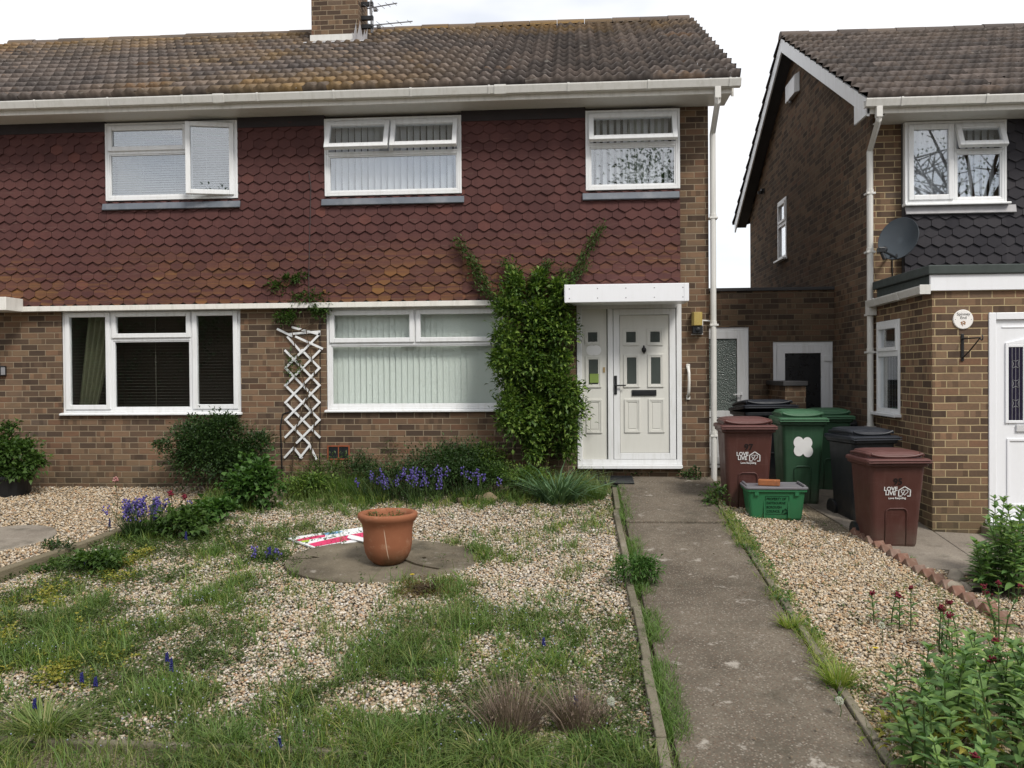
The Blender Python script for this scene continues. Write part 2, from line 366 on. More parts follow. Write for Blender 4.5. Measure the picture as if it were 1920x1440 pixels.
def window(parent, r, rpx, cells, yf, label=None, sill=True, mat='pvc', blind=None, glass='glass', sill_ext=.02):
    """uPVC window: frame mesh with sashes, panes, sill and blind as sub-parts.  cells in photo pixels inside rpx"""
    x0, x1, z0, z1 = r; dp = .07
    fx = lambda p: x0 + (p - rpx[0]) / (rpx[2] - rpx[0]) * (x1 - x0)
    fz = lambda p: z1 - (p - rpx[1]) / (rpx[3] - rpx[1]) * (z1 - z0)
    fr = MB(); fr.ring(x0, x1, z0, z1, yf, yf + dp, .028)
    w = None; subs = []
    for (a, b, c, d, kind, ang) in cells:
        ca, cc = max(fx(a), x0 + .028), min(fx(c), x1 - .028); cd, cb = max(fz(d), z0 + .028), min(fz(b), z1 - .028)
        fr.ring(ca, cc, cd, cb, yf + .003, yf + dp - .003, .026)
        i0, i1, j0, j1 = ca + .026, cc - .026, cd + .026, cb - .026
        if kind == 'fixed':
            s = MB(); s.ring(i0, i1, j0, j1, yf + .012, yf + .05, .016); subs.append(('bead', s, mat, .003))
            g = MB(); pane_box(g, i0 + .016, i1 - .016, j0 + .016, j1 - .016, yf + .028); subs.append(('pane', g, glass, 0))
        else:
            e = .014; i0 -= e; i1 += e; j0 -= e; j1 += e
            T = None
            if kind == 'top': T = Matrix.Translation((0, yf - .02, j1)) @ Matrix.Rotation(-ang, 4, 'X') @ Matrix.Translation((0, -(yf - .02), -j1))
            if kind == 'side': T = Matrix.Translation((i1, yf - .02, 0)) @ Matrix.Rotation(ang, 4, 'Z') @ Matrix.Translation((-i1, -(yf - .02), 0))
            s = MB(); s.ring(i0, i1, j0, j1, yf - .018, yf + .045, .058, T); subs.append(('sash', s, mat, .006))
            g = MB(); pane_box(g, i0 + .056, i1 - .056, j0 + .056, j1 - .056, yf + .012, T); subs.append(('pane', g, glass, 0))
    w = build('window', fr, M[mat], parent, bevel=.004)
    if label: w['label'] = label
    for nme, mb, mt, bv in subs: build(nme, mb, M[mt], w, bevel=bv)
    if sill:
        s = MB(); s.extr([(yf - .07, z0 - .034), (yf + .05, z0 - .034), (yf + .05, z0 - .001), (yf - .005, z0 - .001), (yf - .07, z0 - .012)], 'x', x0 - sill_ext, x1 + sill_ext)
        build('sill', s, M[mat], w, bevel=.004)
    rm = MB()                                  # the dim room behind
    ya, yb = yf + dp + .001, yf + 1.5
    rm.add([(x0, ya, z0), (x1, ya, z0), (x1, yb, z0), (x0, yb, z0), (x0, ya, z1), (x1, ya, z1), (x1, yb, z1), (x0, yb, z1)],
           [(0, 1, 2, 3), (7, 6, 5, 4), (0, 3, 7, 4), (1, 5, 6, 2), (3, 2, 6, 7)])
    build('room', rm, M['dark'], w, fix=False)
    return w

def vertical_blind(w, x0, x1, z0, z1, y, mat, pitch=.08, slat=.089, ang=20, jit=6, name='blind', skip=None):
    mb = MB(); x = x0 + pitch / 2; rg = random.Random(int(x0 * 100))
    while x < x1:
        a = R(ang + rg.uniform(-jit, jit)); c, s = math.cos(a) * slat / 2, math.sin(a) * slat / 2
        if not (skip and skip(x)):
            mb.hexa([(x - c, y - s, z0), (x + c, y + s, z0), (x + c, y + s + .002, z0), (x - c, y - s + .002, z0)], [(x - c, y - s, z1), (x + c, y + s, z1), (x + c, y + s + .002, z1), (x - c, y - s + .002, z1)])
        x += pitch
    return build(name, mb, M[mat], w)
def venetian_blind(w, x0, x1, z0, z1, y, mat, pitch=.030, slat=.026, ang=25):
    mb = MB(); z = z0 + .02; a = R(ang); c, s = math.cos(a) * slat / 2, math.sin(a) * slat / 2
    while z < z1 - .01:
        mb.hexa([(x0, y - c, z - s), (x1, y - c, z - s), (x1, y + c, z + s), (x0, y + c, z + s)], [(x0, y - c, z - s + .0012), (x1, y - c, z - s + .0012), (x1, y + c, z + s + .0012), (x0, y + c, z + s + .0012)]); z += pitch
    for k in range(1, 4):
        xx = x0 + (x1 - x0) * k / 4; mb.box(xx - .003, xx + .003, y - slat / 2 - .004, y - slat / 2 - .002, z0, z1)
    mb.box(x0, x1, y - .02, y + .02, z1 - .03, z1); return build('blind', mb, M[mat], w)
def curtain(w, x0, x1, z0, z1, y, mat, folds=6, depth=.035, x0b=None, x1b=None):
    """a hanging curtain; x0b/x1b are its edges at the bottom when tied back"""
    x0b = x0 if x0b is None else x0b; x1b = x1 if x1b is None else x1b; mb = MB(); n = folds * 8; m = 10
    for off in (0, .004):
        vs = []
        for j in range(m + 1):
            t = j / m; a, b = x0b + (x0 - x0b) * t, x1b + (x1 - x1b) * t
            for i in range(n + 1):
                u = i / n; vs.append((a + (b - a) * u, y + off + depth * math.sin(u * folds * 2 * math.pi + t * .8), z0 + (z1 - z0) * t))
        fs = [(j * (n + 1) + i, j * (n + 1) + i + 1, (j + 1) * (n + 1) + i + 1, (j + 1) * (n + 1) + i) for j in range(m) for i in range(n)]
        mb.add(vs, fs)
    return build('curtain', mb, M[mat], w, smooth=True, fix=False)

def clip(poly, ax, lim, keep_less):
    o = []
    for i, p in enumerate(poly):
        q = poly[(i + 1) % len(poly)]; ip = (p[ax] <= lim) == keep_less or p[ax] == lim; iq = (q[ax] <= lim) == keep_less or q[ax] == lim
        if ip: o.append(p)
        if ip != iq:
            t = (lim - p[ax]) / (q[ax] - p[ax]); o.append(tuple(p[k] + (q[k] - p[k]) * t for k in range(2)))
    return o
def tile_hanging(strips, zb, yb, w=.157, g=.108):
    """arrow-ended hung tiles; strips = (x0, x1, ztop)"""
    mb = MB(); rg = random.Random(3)
    for xa, xb, zt in strips:
        k0, k1 = int((zt - zb) / g) + 1, 0
        for k in range(k0):
            z0 = zb + k * g; off = (k % 2) * w / 2; i = math.floor((xa - off) / w) - 1
            while i * w + off < xb + w:
                xc = i * w + off + rg.uniform(-.0025, .0025); dz = rg.uniform(-.004, .004) - (.014 if rg.random() < .012 else 0); i += 1
                h = .037; pl = [(xc - w / 2 + .0015, z0 + h + dz), (xc - .010, z0 + dz), (xc + .010, z0 + dz), (xc + w / 2 - .0015, z0 + h + dz), (xc + w / 2 - .0015, z0 + .2), (xc - w / 2 + .0015, z0 + .2)]
                pl = clip(pl, 0, xa, False) if pl else pl
                pl = clip(pl, 0, xb, True) if pl else pl
                pl = clip(pl, 1, zt, True) if pl else pl
                if len(pl) < 3: continue
                tl = rg.uniform(-.005, .004); n = len(pl)
                fy = lambda z: yb + tl + (z - z0) * .135
                A = [(x, fy(z), z) for x, z in pl]; B = [(x, fy(z) + .012, z) for x, z in pl]
                mb.add(A + B, [tuple(range(n))] + [(i_, n + i_, n + (i_ + 1) % n, (i_ + 1) % n) for i_ in range(n)])
    return mb
def roof_mesh(x0, x1, yE, zE, yR, zR, g=.333, per=.148, amp=.040):
    """interlocking pantiles in courses as one wavy stepped sheet"""
    Ls = math.hypot(yR - yE, zR - zE); ty, tz = (yR - yE) / Ls, (zR - zE) / Ls; ny, nz_ = -tz, ty
    if nz_ < 0: ny, nz_ = -ny, -nz_
    tw = per * 2; n_t = int(math.ceil((x1 - x0) / tw)); n_c = int(Ls / g + .6); m = 21
    u = np.linspace(0, 1, m); c = .5 + .5 * np.cos(2 * np.pi * (u * 2 - .5)); wave = amp * c ** 1.35
    V = []; Fc = []; rg = np.random.default_rng(5); i = np.arange(m - 1); k0 = 0
    for k in range(n_c):
        for t_ in range(n_t):
            xs = np.minimum(x0 + (t_ + u * .998) * tw, x1); j = rg.normal(0, .005); tl = rg.normal(0, .0025); hh = rg.normal(0, .0015)
            s0 = k * g - .035 + j; s1 = min((k + 1) * g + .03, Ls); w_ = wave * (1 + rg.normal(0, .04))
            for s_, h_ in ((s0 + .022, -.012 + w_ * .55), (s0, .072 + w_ + tl * (u - .5) * 4 + hh), ((s0 + s1) / 2, .036 + w_ + hh), (s1, .006 + w_)):
                V.append(np.stack([xs, np.full(m, yE + ty * s_) + ny * h_, np.full(m, zE + tz * s_) + nz_ * h_], 1))
            for r_ in range(3):
                a = k0 + r_ * m + i; Fc.append(np.stack([a, a + 1, a + 1 + m, a + m], 1))
            k0 += 4 * m
    return np.concatenate(V), np.concatenate(Fc)
def ridge_run(x0, x1, y, z, r=.125, seg=.45):
    mb = MB(); x = x0; rg = random.Random(2); n = 10
    while x < x1 - .05:
        xe = min(x + seg, x1); rr = r + rg.uniform(-.004, .004); dz = rg.uniform(-.006, .006)
        def arc(xx, q): return [(xx, y + q * math.cos(math.pi * j / n), z + dz + q * .85 * math.sin(math.pi * j / n)) for j in range(n + 1)]
        mb.prism(None, arc(x + .004, rr), arc(xe - .004, rr - .004)); x = xe
    return mb
def gutter(mb, x0, x1, y, z):
    """square-line gutter: y = its back, z = its rim"""
    prof = [(y, z), (y, z - .085), (y - .085, z - .085), (y - .11, z - .01), (y - .11, z + .004), (y - .102, z + .004), (y - .08, z - .077), (y - .008, z - .077), (y - .008, z)]
    mb.extr(prof, 'x', x0, x1)
    x = x0 + .4
    while x < x1:
        for dx in (0,): mb.extr([(y + .001, z + .006), (y + .001, z - .091), (y - .09, z - .091), (y - .116, z - .012), (y - .116, z + .009), (y - .108, z + .009), (y - .085, z - .086), (y - .006, z - .086)], 'x', x - .014, x + .014)
        x += .93
    x = x0 + 2.1
    while x < x1:
        mb.extr([(y + .001, z + .007), (y + .001, z - .095), (y - .092, z - .095), (y - .118, z - .012), (y - .118, z + .010), (y - .109, z + .010), (y - .086, z - .088), (y - .006, z - .088)], 'x', x - .07, x + .07); x += 3.4
    return mb

# ================================================================== THE PAIR OF HOUSES
YW, YT = 10.6, 10.49                            # brick face, face of the hung tiles
HX0, HX1 = -9.45, 1.645
zE = P(1380, 147, 10.05).z; zR = P(1300, 33, 14.2).z - .05
house = thing('semi_detached_house', 'pair of brick houses with red hung tiles and a mossy brown roof', 'house', (HX0 + 5.5, 14.2, 0))
zTB = P(600, 569, YT).z; zS = P(900, 203, YT).z; zFb = P(1365, 176, 10.14).z; zS = zFb + .015
RP = {'ul': (197, 228, 445, 374), 'um': (608, 219, 865, 365), 'ur': (1098, 205, 1275, 355), 'll': (118, 579, 452, 773), 'lr': (613, 575, 945, 767), 'door': (1082, 569, 1278, 877)}
YUF, YLF, YDF = 10.485, 10.62, 10.60
RW = {k: rect(*v, {'u': YUF, 'l': YLF, 'd': YDF}[k[0]]) for k, v in RP.items()}
for k in ('ul', 'um', 'ur'): RW[k] = (*RW[k][:3], min(RW[k][3], zS - .003))
mb = MB(); pl = lambda u, v, d: (u, YW + d, v)
e = .004
hl = [(RW[k][0] - e, RW[k][1] + e, RW[k][2] - (.02 if k[0] == 'l' else e), min(RW[k][3] + e, zS - .02)) for k in RP]
holes_wall(mb, HX0, HX1, -1.0, zS + .2, hl, pl, .25); build('front_wall', mb, M['brick'], house, fix=False)
mb = MB(); mb.box(HX1 - .25, HX1, YW + .25, 17.8, -.6, zS + .2); mb.box(HX0, HX0 + .25, YW + .25, 17.8, -.6, zS + .2); mb.box(HX0 + .25, HX1 - .25, 17.55, 17.8, -.6, zS + .2)
for X_ in (HX0, HX1 - .25): mb.extr([(YW + .25, zS + .2), (17.8, zS + .2), (14.2, zR - .12)], 'x', X_, X_ + .25)
build('side_wall', mb, M['brick'], house)
# hung tiles
XT1 = P(1277, 400, YT).x
st = []; xs_ = [HX0, RW['ul'][0], RW['ul'][1], RW['um'][0], RW['um'][1], RW['ur'][0], min(RW['ur'][1], XT1), XT1]
for i in range(len(xs_) - 1):
    if xs_[i + 1] - xs_[i] < .01: continue
    st.append((xs_[i], xs_[i + 1], zS - .02 if i % 2 == 0 else RW[('ul', 'um', 'ur')[i // 2]][2] - .015))
build('hung_tiles', tile_hanging(st, zTB, YT), M['tile'], house, fix=False)
m_ = mat_plain('shaded_strip', (.040, .034, .036), .8, .2, .2, 4)  # dark grey for the undercloak, with the soffit shading put into the colour
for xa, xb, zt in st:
    if zt > zS - .1: mb = MB(); mb.box(xa + .002, xb - .002, YT - .004, YT + .05, zS - .14, zS - .004); build('top_shade_strip', mb, m_, house)
mb = MB()
for xa, xb, zt in st: mb.box(xa + .001, xb - .001, YT + .045, YW - .002, zTB + .05, zt - (.02 if zt < zS - .1 else .0))
build('tile_backing', mb, M['dark_board'], house)
# white strip under the tiles
mb = MB(); zs0 = P(600, 577, YT + .01).z; mb.box(HX0, P(1062, 560, YT).x, YT - .012, YW - .002, zs0, zTB + .012); build('white_strip', mb, M['paint'], house, bevel=.003)
mb = MB()
for k in ('ul', 'um', 'ur'):
    x0, x1, z0, _ = RW[k]; ext = (.04, .03 if k != 'ur' else -.01)
    mb = MB(); mb.extr([(YT - .03, z0 - .115), (YT - .012, z0 - .125), (YT + .03, z0 - .036), (YT - .012, z0 - .036)], 'x', x0 - ext[0], min(x1 + ext[1], XT1)); build('lead_apron', mb, M['lead'], house, bevel=.003)
# eaves
XV = 1.925
mb = MB(); mb.box(HX0 - .25, XV - .08, 10.12, 10.145, zFb, zE - .02); build('fascia', mb, M['paint'], house, bevel=.003)
mb = MB(); mb.box(HX0 - .25, HX1, 10.146, YW + .05, zFb + .004, zFb + .016); mb.box(HX1 + .001, XV - .085, 10.146, 10.60, zFb + .004, zE - .03)
build('soffit', mb, M['soffit'], house)
mb = MB(); gutter(mb, HX0 - .3, XV + .01, 10.118, zE - .005); build('gutter', mb, M['pvc_old'], house, bevel=.003)
V, Fc = roof_mesh(HX0 - .28, XV, 10.06, zE + .012, 14.2, zR)
rf = npmesh('roof', V, Fc, M['roof'], house)
V, Fc = roof_mesh(HX0 - .28, XV, 18.34, zE + .012, 14.2, zR); npmesh('roof', V, Fc, M['roof'], house)
build('ridge_tiles', ridge_run(HX0 - .25, XV - .02, 14.2, zR - .02), M['roof'], house)
mb = MB()
for s_ in (1, -1):
    ya = 14.2 - s_ * 4.0
    mb.hexa([(XV - .07, ya, zE - .16), (XV - .045, ya, zE - .16), (XV - .045, 14.2, zR - .2), (XV - .07, 14.2, zR - .2)], [(XV - .07, ya, zE - .015), (XV - .045, ya, zE - .015), (XV - .045, 14.2, zR - .04), (XV - .07, 14.2, zR - .04)])
build('bargeboard', mb, M['paint'], house)
# downpipe
def pipe_bracket(mb, x, y, z, w=.034): mb.box(x - w - .012, x + w + .022, y - w - .006, y + w + .05, z - .012, z + .012)
xo = P(1345, 160, 10.08).x; xp = HX1 + .045; yp = 10.55
mb = MB(); zo = zE - .09
mb.box(xo - .034, xo + .034, 10.03, 10.095, zo - .13, zo + .004)
mb.tube([(xo, 10.06, zo - .12), (xo, 10.07, zo - .17), (xp, yp, zo - .40), (xp, yp, zo - .46)], .036, 4)
mb.tube([(xp, yp, zo - .41), (xp, yp, .0)], .036, 12)
for z in (3.2, 1.9, .55): mb.tube([(xp, yp, z), (xp, yp, z + .05)], .041, 12); pipe_bracket(mb, xp, yp, z)
build('downpipe', mb, M['pvc_old'], house, bevel=.003)
# chimney
d = ray(628, 82); tt = None
for i in range(4000):
    q = EYE + d * (9 + i * .002)
    if q.y > 10.06 and q.z <= zE + (q.y - 10.06) / (14.2 - 10.06) * (zR - zE) + .03: tt = q; break
YC = (tt.y if tt else 13.3); xc0, xc1 = P(584, 50, YC).x, P(672, 50, YC).x
mb = MB(); mb.box(xc0, xc1, YC, YC + .62, zE + 1.2, zR + 1.0); mb.box(xc0 - .04, xc1 + .04, YC - .04, YC + .66, zR + 1.0, zR + 1.15)
for k in (0, 1): mb.lathe([(.13, 0), (.11, .25), (.13, .27), (.13, .32), (.09, .32), (.09, 0)], (xc0 + .28 + k * .3, YC + .31, zR + 1.15), 16)
ch = build('chimney', mb, M['brick'], house)
mb = MB(); zf = tt.z + .04 if tt else 6.6
mb.box(xc0 - .02, xc1 - .02, YC - .022, YC - .002, zf, zf + .10); f1 = build('flashing', mb, M['pvc_old'], ch, bevel=.004)
mb = MB(); mb.extr([(YC - .16, zf - .075), (YC - .15, zf - .06), (YC - .001, zf + .005), (YC - .001, zf - .03)], 'x', xc0 - .1, xc1 + .16)
rg = random.Random(4)
for k in range(9):
    a = rg.uniform(0, 6.28); x = xc1 + .03 + rg.uniform(-.10, .12); y = YC - rg.uniform(.0, .12); z = zf - .04
    mb.add([(x - .03, y, z), (x + .03, y + .01, z), (x + .05 * math.cos(a), y - .03, z + rg.uniform(.12, .32)), (x - .02, y + .04, z + .02)], [(0, 1, 2), (0, 2, 3), (1, 3, 2), (0, 3, 1)])
build('flashing', mb, M['lead_pale'], ch)
# windows of the pair
w = window(house, RW['ul'], RP['ul'], [(197, 228, 354, 283, 'fit', 0), (197, 283, 354, 374, 'fixed', 0), (354, 228, 445, 374, 'side', R(13))], YUF, 'upstairs window with its side casement swung open', sill=False, glass='glass_up')
x0, x1, z0, z1 = RW['ul']; venetian_blind(w, x0 + .03, x1 - .03, z0 + .03, z1 - .02, YUF + .13, 'blind_v', .03, .03, 52); curtain(w, x0 + .02, x0 + .35, z0, z1, YUF + .25, 'curtain', 4)
w = window(house, RW['um'], RP['um'], [(608, 219, 734, 286, 'top', R(24)), (734, 219, 865, 286, 'top', R(24)), (608, 286, 865, 365, 'fixed', 0)], YUF, 'upstairs window with two top lights open', sill=False, glass='glass_up')
x0, x1, z0, z1 = RW['um']; vertical_blind(w, x0 + .03, x1 - .03, z0 + .02, z1 - .02, YUF + .105, 'blind_w', .083, .075, 38, 7); curtain(w, x0 + .55, x0 + .98, z0, z1, YUF + .24, 'blind_w', 4)
w = window(house, RW['ur'], RP['ur'], [(1098, 205, 1275, 270, 'top', R(20)), (1098, 270, 1275, 355, 'fixed', 0)], YUF, 'upstairs window with its single top light open', sill=False, glass='glass_up')
x0, x1, z0, z1 = RW['ur']; vertical_blind(w, x0 + .03, x1 - .03, z0 + .02, z1 - .02, YUF + .105, 'blind_w', .083, .07, 45, 10)
curtain(w, x0 + .55, x0 + .78, z0, z1, YUF + .17, 'curtain', 3, .02, x0 + .42, x0 + .76); curtain(w, x0 + .84, x0 + .98, z0, z1, YUF + .17, 'curtain', 2, .02, x0 + .8, x0 + .93)
w = window(house, RW['ll'], RP['ll'], [(118, 579, 210, 773, 'fit', 0), (210, 579, 361, 635, 'fit', 0), (210, 635, 361, 773, 'fixed', 0), (361, 579, 452, 773, 'fit', 0)], YLF, 'ground floor window with dark open slat blinds')
x0, x1, z0, z1 = RW['ll']; venetian_blind(w, x0 + .03, x1 - .03, z0 + .03, z1 - .02, YLF + .13, 'blind_d', .040, .020, 4); curtain(w, x0 + .2, x0 + .62, z0, z1, YLF + .25, 'curtain_o', 5, .035, x0 + .05, x0 + .3)
w = window(house, RW['lr'], RP['lr'], [(613, 575, 780, 643, 'fit', 0), (780, 575, 945, 643, 'fit', 0), (613, 643, 945, 767, 'fixed', 0)], YLF, 'wide ground floor window with closed pale vertical blinds')
x0, x1, z0, z1 = RW['lr']; vertical_blind(w, x0 + .03, x1 - .03, z0 + .02, z1 - .02, YLF + .13, 'blind', .076, .089, 14, 7)
# front door set
x0, x1, z0, z1 = RW['door']; fx = lambda p: x0 + (p - 1082) / 196 * (x1 - x0); fz = lambda p: z1 - (p - 569) / 308 * (z1 - z0)
mb = MB(); Y = YDF
mb.ring(x0, x1, z0 + .04, z1, Y - .02, Y + .06, .062); mb.box(fx(1140), fx(1150), Y - .018, Y + .06, z0 + .102, z1 - .062)
mb.box(x0 - .0, x1 + .0, Y - .09, Y + .06, z0 - .005, z0 + .04)
ds = build('front_door', mb, M['pvc'], house, bevel=.005)
def moulded(mb, a, b, c, d, y, w_=.03, h=.012): mb.ring(a, b, c, d, y - h, y + .004, w_)
sp = MB(); sa, sb = fx(1088), fx(1137); sz0, sz1 = z0 + .108, z1 - .066
sp.box(sa - .004, sb + .01, Y + .012, Y + .045, sz0 - .004, sz1 + .004)
gl = MB()
def raised(mbx, glx, a, b, c, d, y, glazed):
    A, B, Z0, Z1 = fx(a), fx(b), fz(d), fz(c); mbx.ring(A, B, Z0, Z1, y - .013, y + .002, .022)
    mbx.ring(A + .022, B - .022, Z0 + .022, Z1 - .022, y - .007, y + .002, .018)
    if glazed: glx.box(A + .04, B - .04, y - .004, y + .003, Z0 + .04, Z1 - .04)
    else: mbx.box(A + .05, B - .05, y - .005, y + .001, Z0 + .05, Z1 - .05)
raised(sp, gl, 1097, 1127, 616, 646, Y + .012, 1); raised(sp, gl, 1098, 1128, 667, 726, Y + .012, 1); raised(sp, gl, 1099, 1129, 748, 812, Y + .012, 0)
build('side_panel', sp, M['door'], ds, bevel=.002)
lf = MB(); la, lb, lz0, lz1 = fx(1151), fx(1267), z0 + .106, z1 - .066
lf.ring(la, lb, lz0, lz1, Y - .012, Y + .05, .075)
build('door_frame', lf, M['pvc'], ds, bevel=.004)
dl = MB(); dl.box(la + .079, lb - .079, Y + .006, Y + .04, lz0 + .079, lz1 - .079)
for a in ((1169, 1199), (1214, 1244)):
    raised(dl, gl, a[0], a[1], 616, 648, Y + .006, 1); raised(dl, gl, a[0] + 1, a[1] + 1, 664, 726, Y + .006, 1); raised(dl, gl, a[0] + 2, a[1] + 2, 748, 811, Y + .006, 0)
build('door_leaf', dl, M['door'], ds, bevel=.002)
for k in range(0, len(gl.v), 8): g_ = MB(); g_.add(gl.v[k:k + 8], gl.f[:6]); build('pane', g_, M['glass_dark'], ds)
mb = MB(); mb.box(fx(1185), fx(1231), Y - .008, Y + .004, fz(742), fz(731)); mb.box(fx(1188), fx(1228), Y - .012, Y - .007, fz(740.5), fz(732.5)); build('letterbox', mb, M['dark_plastic'], ds, bevel=.002)
mb = MB(); kx, kz = fx(1208), fz(656)
mb.lathe([(.003, .055), (.012, .05), (.009, .035), (.024, .02), (.030, 0), (.024, -.018), (.010, -.03), (.006, -.045), (.002, -.05)], (kx, Y - .006, kz), 14)
mb.tube([(kx + .02 * math.sin(a), Y - .02, kz - .012 + .024 * math.cos(a)) for a in [i * .5 for i in range(13)]], .004, 6); build('knocker', mb, M['black_iron'], ds, smooth=True)
mb = MB(); hx = fx(1154.5); mb.box(hx - .018, hx + .018, Y - .024, Y - .011, fz(739), fz(704)); mb.box(hx - .008, hx + .125, Y - .055, Y - .040, fz(723.5), fz(721)); mb.box(hx - .009, hx + .009, Y - .042, Y - .02, fz(724), fz(720.5)); build('handle', mb, M['dark_plastic'], ds, bevel=.004)
mb = MB()
for cx in (1109, 1118.5): mb.lathe([(.0, .0), (.062, .0), (.062, .0025), (0, .0025)], (0, 0, 0), 24, Matrix.Translation((fx(cx), Y + (.010 if cx < 1112 else .0085), fz(656))) @ Matrix.Rotation(R(90), 4, 'X'))  # white discs added where a redaction blob covers the side panel
build('redaction', mb, mat_plain('white_redaction', (.8, .8, .8), .5, .3, .01), ds)
mb = MB(); mb.box(fx(1106), fx(1123), Y + .001, Y + .004, fz(717), fz(700)); build('notice', mb, mat_plain('lime_notice', (.20, .28, .07), .5, .3, .2, 40), ds)
mb = MB(); mb.box(fx(1131), fx(1135), Y + .004, Y + .013, fz(698), fz(688)); build('bell_push', mb, mat_plain('brass_push', (.35, .25, .12), .35, .5, .1), ds)
mb = MB(); mb.box(x0, x1, Y + .2, Y + .25, z0, z1); build('backing', mb, M['dark'], ds)
# canopy
q0, q1 = P(1058, 550, 10.05), P(1292, 550, 10.05); zc1, zc0 = P(1175, 532, 10.05).z, P(1175, 566, 10.05).z
mb = MB(); mb.box(q0.x, q1.x, 10.05, YT - .002, zc0, zc1); cn = build('canopy', mb, M['door_r'], house, bevel=.006)
mb = MB(); mb.box(q0.x + .01, q0.x + .02, 10.045, 10.049, zc0, zc1); build('joint_strip', mb, M['door_r'], cn); mb = MB(); mb.box(q1.x - .055, q1.x - .05, 10.046, 10.049, zc0, zc1); build('joint_strip', mb, M['door_r'], cn); mb = MB()
for k in range(5):
    for zz in (zc0 + .05, zc1 - .05):
        x = q0.x + .06 + k * (q1.x - q0.x - .13) / 4; mb.lathe([(0, 0), (.007, 0), (.005, .004), (0, .005)], (0, 0, 0), 8, Matrix.Translation((x, 10.05, zz)) @ Matrix.Rotation(R(90), 4, 'X')); build('fixing', mb, M['metal'], cn); mb = MB()
mb = MB(); r_ = rect(-60, 557, 11, 582, 10.15); mb.box(r_[0], r_[1], 10.15, YT - .002, r_[2], r_[3]); build('canopy', mb, M['paint'], house, bevel=.006)
# air brick with a terracotta surround
r_ = rect(614, 835, 656, 862, YW); mb = MB(); mb.ring(r_[0], r_[1], r_[2], r_[3], YW - .012, YW - .001, .016); xm = (r_[0] + r_[1]) / 2; mb.box(xm - .006, xm + .006, YW - .010, YW - .001, r_[2] + .016, r_[3] - .016)
ab = build('air_brick', mb, mat_plain('terracotta_edge', (.24, .075, .035), .8, .2, .3, 20), house)
mb = MB(); mb.box(r_[0] + .016, r_[1] - .016, YW - .005, YW - .001, r_[2] + .016, r_[3] - .016); build('grille', mb, M['dark_plastic'], ab)
# cables
mb = MB(); mb.tube([P(555, 165, 10.0), P(600, 120, 11.6), P(640, 92, 12.9)], .006, 5); build('cable', mb, M['soffit'], house)
mb = MB(); mb.tube([P(579, 320, YT - .012), P(583, 350, YT - .012), P(581, 430, YT - .012), P(579, 520, YT - .012), P(580, 568, YT - .012)], .004, 5); build('cable', mb, M['dark_board'], house)
mb = MB(); mb.tube([P(600, 590, YW - .01), P(601, 740, YW - .01), P(599, 900, YW - .01)], .004, 5); build('cable', mb, M['dark_plastic'], house)
mb = MB(); mb.tube([P(545, 772, YW - .012), P(530, 776, YW - .012), P(526, 800, YW - .012), P(529, 880, YW - .012), P(527, 905, YW - .012)], .008, 6); build('cable', mb, M['dark_plastic'], house)
# fittings fixed to the front
def plate(px0, py0, px1, py1, Y, d, mb=None): r_ = rect(px0, py0, px1, py1, Y); mb = mb or MB(); mb.box(r_[0], r_[1], Y - d, Y - .001, r_[2], r_[3]); return mb, r_
a = P(1305, 605, YW); lamp = thing('wall_lamp', 'brass and black wall lamp on the brick pier beside the front door', 'wall lamp', a)
r1 = rect(1296, 586, 1315, 611, YW); mb = MB(); mb.extr([(r1[0], YW - .08), (r1[0] + .02, YW - .11), (r1[1] - .02, YW - .11), (r1[1], YW - .08), (r1[1], YW - .001), (r1[0], YW - .001)], 'z', r1[2], r1[3]); build('hood', mb, mat_plain('brass', (.40, .30, .09), .35, .5, .15, 20), lamp, bevel=.004)
r1 = rect(1297, 611, 1316, 626, YW); mb = MB(); mb.box(r1[0], r1[1], YW - .09, YW - .001, r1[2], r1[3] - .001); mb.lathe([(0, 0), (.03, 0), (.026, .015), (0, .02)], (0, 0, 0), 16, Matrix.Translation(((r1[0] + r1[1]) / 2, YW - .09, (r1[2] + r1[3]) / 2)) @ Matrix.Rotation(R(90), 4, 'X')); build('sensor', mb, M['dark_plastic'], lamp, bevel=.005)
mb = MB(); q = P(1315, 601, YW); q2 = P(1331, 602, YW); q3 = P(1317, 627, YW); mb.tube([(q.x, YW - .02, q.z), (q2.x, YW - .02, q2.z)], .008, 6); mb.tube([(q3.x, YW - .02, q.z), (q3.x, YW - .02, q3.z), (r1[0] - .01, YW - .02, q3.z)], .006, 6); build('conduit', mb, M['pvc'], lamp)
a = P(1290, 716, YW); gr = thing('grab_rail', 'white moulded grab rail screwed upright beside the front door', 'grab rail', a)
zt_, zb_ = P(1290, 684, YW).z, P(1290, 748, YW).z; mb = MB(); mb.tube([(a.x, YW - .02, zt_ - .03), (a.x + .005, YW - .06, zt_ - .1), (a.x + .006, YW - .065, (zt_ + zb_) / 2), (a.x + .003, YW - .06, zb_ + .1), (a.x, YW - .02, zb_ + .03)], [.020, .017, .016, .017, .020], 10); build('bar', mb, M['paint'], gr, smooth=True)
for zz in (zt_ - .02, zb_ + .02): mb = MB(); mb.box(a.x - .024, a.x + .024, YW - .022, YW - .001, zz - .03, zz + .03); build('fixing_foot', mb, M['paint'], gr, bevel=.008)
a = P(7, 695, YW); ks = thing('key_safe', 'small black key safe with grey face on the far left brickwork', 'key safe', a)
mb, r_ = plate(-2, 686, 13, 705, YW, .05); build('body', mb, M['dark_plastic'], ks, bevel=.008); mb, r_ = plate(2, 689, 10, 703, YW - .05, .008); build('face', mb, M['metal'], ks, bevel=.004)
a = P(692, 20, YC + .3); ae = thing('tv_aerial', 'thin double television aerial clamped beside the brick chimney', 'aerial', a)
